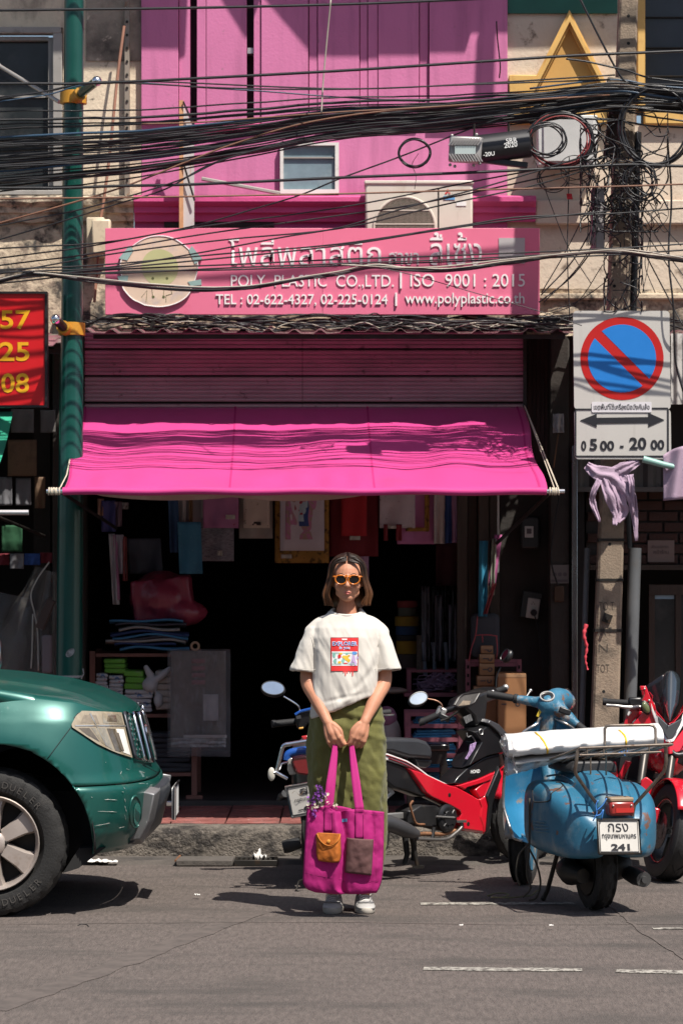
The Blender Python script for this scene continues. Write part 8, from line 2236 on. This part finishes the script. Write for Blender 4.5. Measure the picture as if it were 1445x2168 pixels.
WB=fab('white_blue_pack',(.42,.36,.36),dirt=((.10,.18,.34),16,.56,.04),dirt2=((.36,.08,.12),18,.62,.04));GB=fab('green_pack',(.10,.28,.035),dirt=((.28,.32,.18),12,.56,.1));DB=fab('dark_pack',(.03,.03,.035),dirt=((.16,.15,.15),14,.64,.05));CB=fab('cream_pack',(.34,.30,.26))
pack(206,232,1424,1465,5,WB,'leftmost stack of white packs with blue print on the upper shelf');pack(234,264,1428,1470,5,WB,'second stack of white printed packs on the upper shelf')
pack(222,270,1393,1424,3,GB,'green packs lying on the left white stacks');pack(266,310,1418,1458,3,GB,'bright green packs in the middle of the upper shelf');pack(266,326,1458,1506,5,WB,'widest stack of white packs with blue print under the green packs');pack(206,262,1472,1510,4,WB,'low row of white printed packs behind the pickup bonnet')
pack(330,372,1418,1500,6,CB,'cream packs beside a white rabbit shaped pack')
pack(318,408,1550,1632,8,DB,'stack of dark plastic packs on the lower shelf')
t=item('plush_pack','white soft pack with two long ears on the upper shelf','soft toy',330,1500,18.15)
b=MB();b.limb([W(309,1412,18.12),W(318,1428,18.12),W(328,1440,18.12)],[.016,.024,.018],10);b.ell(W(318,1450,18.12),(.05,.05,.045),14,10);b.limb([W(330,1440,18.1),W(345,1428,18.1),W(358,1416,18.1)],[.018,.024,.016],10);b.ell(W(336,1482,18.12),(.03,.04,.05),12,8);b.build('body',fab('plush_white',(.40,.38,.37)),t,remesh=.01,smoothit=3)
# hanging clear bags of goods
t=item('hanging_clear_bags','clear plastic bags of goods hanging at the corner of the rack','bags',422,1602,18.0)
GY=fab('grey_goods',(.11,.09,.075),dirt=((.22,.19,.17),9,.50,.12,(3,3,1)),bump=.8,bs=25);
drape(362,478,1378,1560,18.02,'packed_goods',GY,t,.03,seed=3)
drape(430,462,1470,1526,17.96,'white_card',fab('white_card',(.30,.28,.28)),t,.005)
drape(388,480,1556,1562,17.95,'card_strip',fab('card_strip',(.36,.32,.30)),t,.003);drape(362,478,1562,1582,17.96,'crinkled_edge',M('shiny_crinkle',(.30,.29,.28),.15,.4,var=.6,vs=40,bump=.8,bs=50),t,.01)
for py_,mm_ in((1395,'a'),(1410,'b'),(1425,'c'),(1440,'d')):
 drape(406,434,py_,py_+9,17.97,'red_print',fab('faint_red_print',(.20,.085,.09)),t,.002,4,2)
drape(355,488,1374,1602,17.93,'clear_bag',clear_film('clear_bag_film',(.34,.33,.34),.16,.2),t,.02,18,16,seed=8)
m=MB();m.torus(W(413,1368,17.98),Y,.022,.007,20,6);m.build('ring_handle',fab('tan_ring',(.30,.20,.13)),t)
# right side of the shop
t=item('spool_column','column of plastic twine spools in red, yellow and blue bands','spools',866,1420,18.9)
for y0,y1,w_,nm,col in((1272,1286,22,'red_spool',(.22,.04,.04)),(1287,1304,20,'grey_green_spool',(.10,.11,.09)),(1305,1325,27,'yellow_spool',(.26,.17,.025)),(1326,1344,25,'blue_spool',(.025,.06,.14)),(1345,1356,24,'dark_spool',(.03,.03,.03)),(1357,1384,24,'yellow_lettered_spool',(.28,.18,.02)),(1385,1415,26,'grey_spool',(.06,.05,.045))):
 a,b_=W(862,y1,18.9),W(862,y0,18.9);m=MB();m.tube([a,b_],w_*18.9/F,20);m.build(nm,fab('spool_'+nm,col),t,smooth=60)
t=item('black_bag_bunch','bunch of black and clear plastic bags hanging at the shop side','bags',925,1410,18.6)
for k in range(12):
 x=892+k*7;drape(x,x+16,1240+20*(k%3),1400-12*(k%2),18.5+.03*(k%4),'plastic_bag',M('black_bag_film' if k%4 else 'grey_bag_film',(.015,.015,.018)if k%4 else(.10,.10,.12),.2,bump=.8,bs=30),t,.03,6,10,seed=k)
for k,x in enumerate((896,916,942)):
 m=MB();m.tube([W(x+4,1430,18.55),W(x+2,1385,18.5),W(x,1360,18.5)],.012,8);tag(m.build('plastic_tube',M('pale_blue_tube',(.16,.20,.26),.3),None,smooth=60),('left','middle','right')[k]+' one of the pale bluish tubes standing on the pink shelf','tube')
t=item('cork_roll','upright mottled brown roll beside the black bags','roll',895,1425,18.7)
m=MB();m.tube([W(893,1425,18.7),W(893,1345,18.7)],.035,16);m.build('roll',fab('mottled_cork',(.10,.085,.07),dirt=((.2,.17,.14),50,.55,.05)),t,smooth=60)
hung('maroon_curtain','maroon cloth curtain behind the black bag bunch','curtain',922,970,1150,1240,18.7,fab('maroon_cloth',(.06,.012,.018)))
PKM=M('pink_painted_angle',(.25,.075,.10),.6,var=.2,dirt=((.14,.05,.06),9,.55,.2))
def frame_rack(name,label,x0,x1,y0,y1,bars,dd_,w_=12,cat='rack',fill=None):
 tt=item(name,label,cat,(x0+x1)/2,y1,dd_)
 for a,b_,c,d_ in([(x0,x0+w_,y0,y1),(x1-w_,x1,y0,y1)]):
  for back in(0,.32):
   u,v=W(a,d_,dd_),W(b_,c,dd_);m=MB();m.bb(u.x,v.x,u.y+back,u.y+back+.025,u.z,v.z);m.build('post',PKM,tt,smooth=0)
 for yb in bars:
  u,v=W(x0+w_,yb+w_*.7,dd_),W(x1-w_,yb,dd_);m=MB();m.bb(u.x+.001,v.x-.001,u.y+.003,u.y+.022,u.z,v.z);m.build('cross_bar',PKM,tt,smooth=0)
  u,v=W(x0+w_,yb+w_*.7,dd_),W(x1-w_,yb,dd_);m=MB();m.bb(u.x+.001,v.x-.001,u.y+.323,u.y+.342,u.z,v.z);m.build('cross_bar',PKM,tt,smooth=0)
 return tt
t=frame_rack('pink_rack','pink painted rack with stacks of blue plastic sheets behind the motorcycle',857,982,1508,1700,(1508,1533,1562,1596,1626),17.75)
BL=fab('blue_plastic_pack',(.025,.14,.26),coat=.4,dirt=((.22,.34,.42),22,.66,.04))
for k,(y0,y1)in enumerate(((1519,1531),(1542,1560),(1573,1594),(1604,1624),(1632,1650))):
 tt=item('blue_pack_stack',('topmost','second','third','fourth','lowest')[k]+' layer of blue plastic packs in the pink rack','packs',920,y1,17.9)
 n_=3
 for j in range(n_):
  hh=(y1-y0)/n_;c=W(918+hp_.uniform(-6,6),y1-hh*(j+.5),17.92);m=MB();m.box(c,(.24+hp_.uniform(-.03,.02),.26,hh*17.9/F*.92),Matrix.Rotation(R(hp_.uniform(-2,2)),3,'Y'));m.build('pack',BL,tt,bev=.006)
t=frame_rack('pink_table','low pink painted shelf behind the woman with string and sacks',862,985,1418,1480,(1418,1470),18.4,8)
t=frame_rack('slotted_table','pink slotted angle iron table carrying cardboard cartons',985,1103,1396,1700,(1396,1404,1560),18.05,10)
for k in range(7):
 for xx in(990,1098):
  m=MB();u=W(xx,1412+k*18,18.047);m.bb(u.x-.006,u.x+.006,u.y-.003,u.y-.001,u.z-.010,u.z+.010);m.build('slot',M('slot_black',(.01,.006,.006),.9),t,smooth=0)
m=MB();u,v=W(855,1475,18.3),W(990,1467,18.3);m.bb(u.x,v.x,u.y,u.y+.4,u.z,v.z);tag(m.build('pink_plank',PKM,smooth=0),'pink painted plank shelf behind the motorcycle mirror','shelf')
t=item('string_heap','heap of tangled lilac plastic string on the pink shelf','string',925,1468,18.4)
m=MB();sr=random.Random(12)
for k in range(60):
 c=W(sr.uniform(890,955),sr.uniform(1446,1466),18.4);P=[]
 for j in range(6):P.append(c+Vector((sr.gauss(0,.035),sr.gauss(0,.05),abs(sr.gauss(0,.03)))))
 m.tube(spline(P,3),.003,4)
o=m.build('string',fab('lilac_string',(.22,.16,.24)),t,smooth=180);o['kind']='stuff'
for k,(px_,py_,rx,rz,col,lab)in enumerate(((822,1560,.075,.13,(.24,.20,.19),'pale sack leaning by the handlebar right of the woman'),(818,1520,.06,.07,(.20,.08,.13),'dusty pink sack on top of the pale sack'),(830,1462,.09,.022,(.22,.17,.14),'flat beige sack lying on the pink plank'))):
 b=MB();b.ell(W(px_,py_,17.9 if k<2 else 18.35),(rx,.09,rz),18,12);o=b.build('sack',fab('sack_'+str(k+1)+'_cloth',col,bump=.4,bs=30),smooth=180)
 tag(o,lab,'sack')
CARD=M('packing_cardboard',(.27,.125,.048),.75,var=.12,vs=6,coat=.25,dirt=((.36,.2,.10),6,.56,.2))
PRT=M('carton_print',(.06,.045,.045),.7)
def carton(x0,x1,y0,y1,lab,dd_,dep=.2,mark=True):
 tt=item('cardboard_box',lab,'carton',(x0+x1)/2,y1,dd_,'cartons')
 u,v=W(x0,y1,dd_),W(x1,y0,dd_);m=MB();m.bb(u.x,v.x,u.y,u.y+dep,u.z,v.z);m.build('carton',CARD,tt,bev=.004)
 m=MB();m.bb(u.x+.002,v.x-.002,u.y-.0015,u.y-.0002,v.z-.022,v.z-.002);m.build('packing_tape',M('clear_brown_tape',(.33,.19,.10),.25,coat=.6),tt,smooth=0)
 if mark:
  m=MB();c=W(x0+(x1-x0)*.70,(y0+y1)/2,dd_)-Y*.001;m.torus(c,Y,.011,.004,14,4,flat=.1);m.build('round_mark',PRT,tt,smooth=0)
  m=MB();m.bb(u.x+.02,u.x+.05,u.y-.0012,u.y-.0002,(u.z+v.z)/2-.004,(u.z+v.z)/2+.004);m.build('print_bar',PRT,tt,smooth=0)
carton(1017,1043,1367,1384,'smallest cardboard carton on top of the stack of four',17.98,.12);carton(1014,1046,1385,1404,'second cardboard carton from the top of the small stack',17.97,.14);carton(1014,1046,1405,1430,'third cardboard carton from the top of the small stack',17.97,.14);carton(1009,1046,1431,1452,'lowest cardboard carton of the small stack',17.95,.16);carton(1002,1050,1453,1545,'brown carton half hidden behind the motorcycle handlebar',17.96,.2,False)
carton(1053,1113,1426,1556,'large tape-wrapped cardboard carton standing behind the scooter handlebar',17.78,.28)
t=item('black_stool','worn black wooden stool beside the motorcycle seat','stool',925,1700,17.35)
BST=M('worn_black_stool',(.014,.012,.011),.35,coat=.4,dirt=((.22,.13,.06),16,.68,.03))
u,v=W(858,1590,17.35),W(951,1576,17.35);m=MB();m.bb(u.x,v.x,u.y,u.y+.28,u.z,v.z);m.build('seat',BST,t,bev=.008)
m=MB();m.bb(u.x+.015,v.x-.015,u.y+.012,u.y+.26,u.z-.075,u.z-.001);m.build('apron',BST,t,smooth=0)
for xx in(u.x+.03,v.x-.03):
 for yy in(u.y+.03,u.y+.25):m=MB();m.bb(xx-.02,xx+.02,yy-.02,yy+.02,.178,u.z-.076);m.build('leg',BST,t,smooth=0)
 # things on the right wall
t=item('bundle_roll','dark tied roll bound with pink string above the cartons','roll',1030,1396,18.1)
b=MB();b.box(W(1026,1345,18.1),(.17,.14,.26));b.build('roll',fab('dark_slate_cloth',(.03,.032,.038)),t,bev=.03)
PST=M('pink_red_string',(.36,.05,.06),.6)
for pts in(((1010,1305),(1006,1345),(997,1372),(992,1400)),((1006,1345),(1030,1344),(1052,1347)),((1050,1345),(1052,1375),(1050,1395)),((1020,1345),(1021,1360))):
 m=MB();m.tube(spline([W(x,y,17.99)for x,y in pts],3),.0035,5);m.build('string',PST,t,smooth=180)
for k,(x0,x1,y0,y1,sk,col,lab)in enumerate(((1014,1032,1145,1305,-2,(.02,.15,.24),'long bright blue cloth hanging by the wooden door'),(1034,1042,1142,1235,2,(.02,.02,.02),'black cloth hanging beside the bright blue one'),(1046,1062,1132,1240,-14,(.22,.05,.13),'magenta cloth hanging from a hook by the door'),(1040,1050,1140,1260,-4,(.12,.13,.10),'grey green cloth hanging behind the magenta one'),(1042,1050,1235,1300,-20,(.14,.015,.02),'dark red rag below the magenta cloth'))):
 hung('door_cloth',lab,'cloth',x0,x1,y0,y1,18.0-.01*k,fab('door_cloth_'+lab.split()[0]+lab.split()[1],col),skew=sk)
t=item('electric_meter','black electricity meter with a white dial on the recessed wall','meter',1120,1160,18.15)
m=MB();u,v=W(1100,1162,18.17),W(1140,1095,18.17);m.bb(u.x,v.x,u.y-.08,u.y,u.z,v.z);m.build('casing',BLACK_PLASTIC,t,bev=.012)
m=MB();u2,v2=W(1110,1138,18.08),W(1128,1114,18.08);m.bb(u2 .x,v2 .x,u2 .y-.003,u2 .y+.01,u2 .z,v2 .z);m.build('dial',M('meter_dial',(.42,.40,.38),.3),t,smooth=0)
m=MB();u2,v2=W(1114,1130,18.076),W(1124,1119,18.076);m.bb(u2 .x,v2 .x,u2 .y-.003,u2 .y,u2 .z,v2 .z);m.build('display',INKD,t,smooth=0)
t=item('wall_socket','tilted white wall socket with a black plug on the recessed wall','socket',1126,1308,18.15)
rs2=Matrix.Rotation(R(8),3,'Y');c=W(1127,1288,18.15);m=MB();m.box(c,(.075,.04,.12),rs2);m.build('plate',M('yellowed_white_plastic',(.38,.36,.33),.4),t,bev=.006)
m=MB();m.box(c+Vector((-.01,.01,.02)),(.12,.035,.16),rs2);m.build('mount',BLACK_PLASTIC,t,bev=.006)
m=MB();m.lathe([(0,.020),(.03,.018)],c+Vector((.004,-.02,-.025)),-Y,14);m.build('plug',BLACK_RUBBER,t)
for dx,dz in((-.008,.026),(.008,.026),(0,.036)):m=MB();m.ell(c+Vector((dx,-.0205,dz)),.003,6,4);m.build('socket_hole',M('hole_black',(0,0,0)),t)
m=MB();m.tube(spline([c+Vector((.004,-.05,-.03)),c+Vector((.03,-.05,-.14)),c+Vector((.06,-.04,-.40))],5),.004,5);m.build('flex',BLACK_RUBBER,t,smooth=180)
t=item('wall_poster','small grey printed poster on the pillar','poster',1183,1236,17.9)
m=MB();u,v=W(1164,1235,17.97),W(1203,1196,17.97);m.bb(u.x,v.x,u.y-.003,u.y,u.z,v.z);m.build('sheet',M('grey_poster',(.12,.105,.10),.7),t,smooth=0)
for px_ in(1173,1184,1195):m=MB();m.disc(W(px_,1216,17.965),-Y,.012,14);m.build('printed_disc',INKD,t,smooth=0)
m=MB();u2,v2=W(1166,1232,17.965),W(1201,1227,17.965);m.bb(u2 .x,v2 .x,u2 .y-.001,u2 .y+.001,u2 .z,v2 .z);m.build('printed_line',INKD,t,smooth=0)
t=item('letter_plate','dull brass plate fixed under the poster on the pillar','plate',1182,1275,17.95)
m=MB();u,v=W(1172,1274,17.97),W(1193,1240,17.97);m.bb(u.x,v.x,u.y-.012,u.y,u.z,v.z);m.build('plate',M('dull_brass',(.07,.04,.025),.5,.5),t,bev=.006)
t=item('white_bag','small white plastic bag hanging high on the planks','bag',1180,918,17.9)
drape(1170,1192,876,916,17.9,'film',fab('white_bag_film',(.26,.25,.25)),t,.02)
m=MB();m.tube([W(1181,918,17.9),W(1175,960,17.9),W(1171,990,17.9)],.004,5);m.build('brown_string',M('brown_string',(.16,.08,.04),.8),t,smooth=180)
m=MB();m.tube(spline([W(1183,1050,17.88),W(1170,1130,17.88),W(1166,1190,17.9),W(1180,1240,17.9)],6),.005,5);tag(m.build('black_flex',BLACK_RUBBER,smooth=180),'black flex hanging down the pillar past the poster','cable')
# left neighbour: hanging goods and clear plastic rolls
GP=fab('brown_paper_pack',(.10,.06,.035),dirt=((.05,.03,.02),6,.5,.2))
for k,(x0,x1,y0,y1,mt,lab)in enumerate(((24,72,866,916,fab('grey_clear_pack',(.08,.075,.07)),'dusty clear packet hanging beside the green awning'),(86,118,868,916,fab('grey_clear_pack',(0,0,0)),'dusty clear packet hanging against the green post'),(17,78,931,1008,GP,'brown patterned packet hanging in the left shop'),(0,26,1010,1070,fab('pale_packet',(.11,.11,.12)),'pale narrow packet cut by the left edge'),(34,66,1012,1070,fab('pale_packet',(0,0,0)),'pale upright packet hanging in the left shop'),(74,96,1010,1076,GP,'narrow brown packet hanging near the post'),(4,48,1112,1168,fab('green_dark_packet',(.008,.05,.02)),'dark green packet hanging in the left shop'),(22,51,1172,1204,fab('grey_print_packet',(.13,.13,.14)),'grey printed packet above the clear rolls'),(52,85,1172,1196,fab('blue_packet',(.02,.06,.22)),'blue shiny packet above the clear rolls'),(86,112,1170,1192,fab('maroon_packet',(.12,.012,.02)),'red packet beside the blue shiny one'),(-10,20,1172,1196,fab('maroon_packet',(0,0,0)),'red packet at the very left edge'))):
 hung('hanging_packet',lab,'packet',x0,x1,y0,y1,17.9+.02*k,mt,part='packet',wob=.006)
t=item('clear_plastic_rolls','large clear plastic bags and rolls standing behind the pickup bonnet','plastic rolls',50,1440,17.6)
FILM=clear_film('dusty_clear_film',(.20,.19,.18),.20,.06)
for(x0,y0,x1,y1,r0,r1)in((95,1205,10,1430,.05,.15),(30,1260,-10,1440,.10,.16),(70,1290,48,1430,.06,.10),(112,1210,92,1440,.03,.09)):
 P=[W(x0+(x1-x0)*k/8,y0+(y1-y0)*k/8,17.65)for k in range(9)]
 rings=[]
 for i,(p,(t__,a,b_))in enumerate(zip(P,frames(P))):
  r_=r0+(r1-r0)*i/8;rings.append([p+(a*math.cos(6.2832*k/20)+b_*math.sin(6.2832*k/20))*r_*(1+.30*fbm((i*.8,k*.9,x0),1))for k in range(20)])
 m=MB();m.loft(rings,caps=False);m.build('film',FILM,t,smooth=180)
for pts in(((105,1190),(80,1225),(66,1260),(74,1300),(80,1340),(82,1420)),((70,1300),(68,1380),(66,1415))):
 m=MB();m.tube(spline([W(x,y,17.52)for x,y in pts],5),.0045,5);m.build('film_edge',M('white_film_edge',(.5,.47,.42),.3),t,smooth=180)
m=MB();m.ell(W(0,1384,17.3),(.02,.04,.045),12,8);
t=item('leaning_pack','dark folded parcel wedged between the clear rolls and the post','parcel',98,1320,17.5)
m=MB();m.box(W(97,1300,17.5),(.05,.08,.18),Matrix.Rotation(R(22),3,'Y'));m.build('parcel',fab('brown_black_parcel',(.05,.035,.03)),t,bev=.006)
m=MB();m.box(W(100,1385,17.5),(.055,.08,.22),Matrix.Rotation(R(0),3,'Y'));m.build('grey_tube',fab('grey_mauve_card',(.12,.10,.105)),t,bev=.012)
# litter
def scrap(px_,py_,sx,sz,lab,mat,seed,dd_=None):
 g=G(px_,py_,.012);m=MB()
 m.sheet(lambda u,v:g+Vector(((u-.5)*sx,(v-.5)*sx*.7,.006+sz*abs(fbm((u*3,v*3,seed),1))*1.6)),9,7)
 return tag(m.build('litter',mat,smooth=40,solid=.002,recalc=False),lab,'litter')
TIS=M('white_tissue',(.62,.60,.57),.9)
scrap(549,1822,.075,.05,'crumpled white tissue lying by the drain grate',TIS,3)
scrap(205,1826,.13,.012,'torn strip of white paper in the gutter by the pickup',TIS,5);scrap(232,1827,.09,.008,'smaller white paper strip near the pickup bumper',TIS,8)
scrap(417,1898,.03,.006,'tiny pale paper scrap on the road before the pickup',TIS,9);scrap(1166,1963,.02,.005,'tiny white scrap on the road below the scooter',TIS,11);scrap(975,1962,.018,.004,'white speck of litter on the road centre',TIS,12)
m=MB();pts=[(1032,1902),(1046,1897),(1066,1896),(1075,1900),(1060,1905),(1040,1905),(1070,1906),(1100,1904),(1125,1900),(1136,1890)]
m.tube(spline([G(x,y,.01)+Vector((0,0,.012))for x,y in pts],5),.007,5,flat=.5);tag(m.build('olive_strap',M('olive_strap',(.13,.12,.06),.8),smooth=180),'olive strap end lying on the road under the scooter','strap')
m=MB();m.tube(spline([G(165,1962)+Z*.004,G(172,1959)+Z*.004,G(184,1960)+Z*.004,G(188,1964)+Z*.004],4),.003,4);tag(m.build('wire_scrap',BLACK_RUBBER,smooth=180),'short bent black wire lying on the road below the pickup shadow','wire')
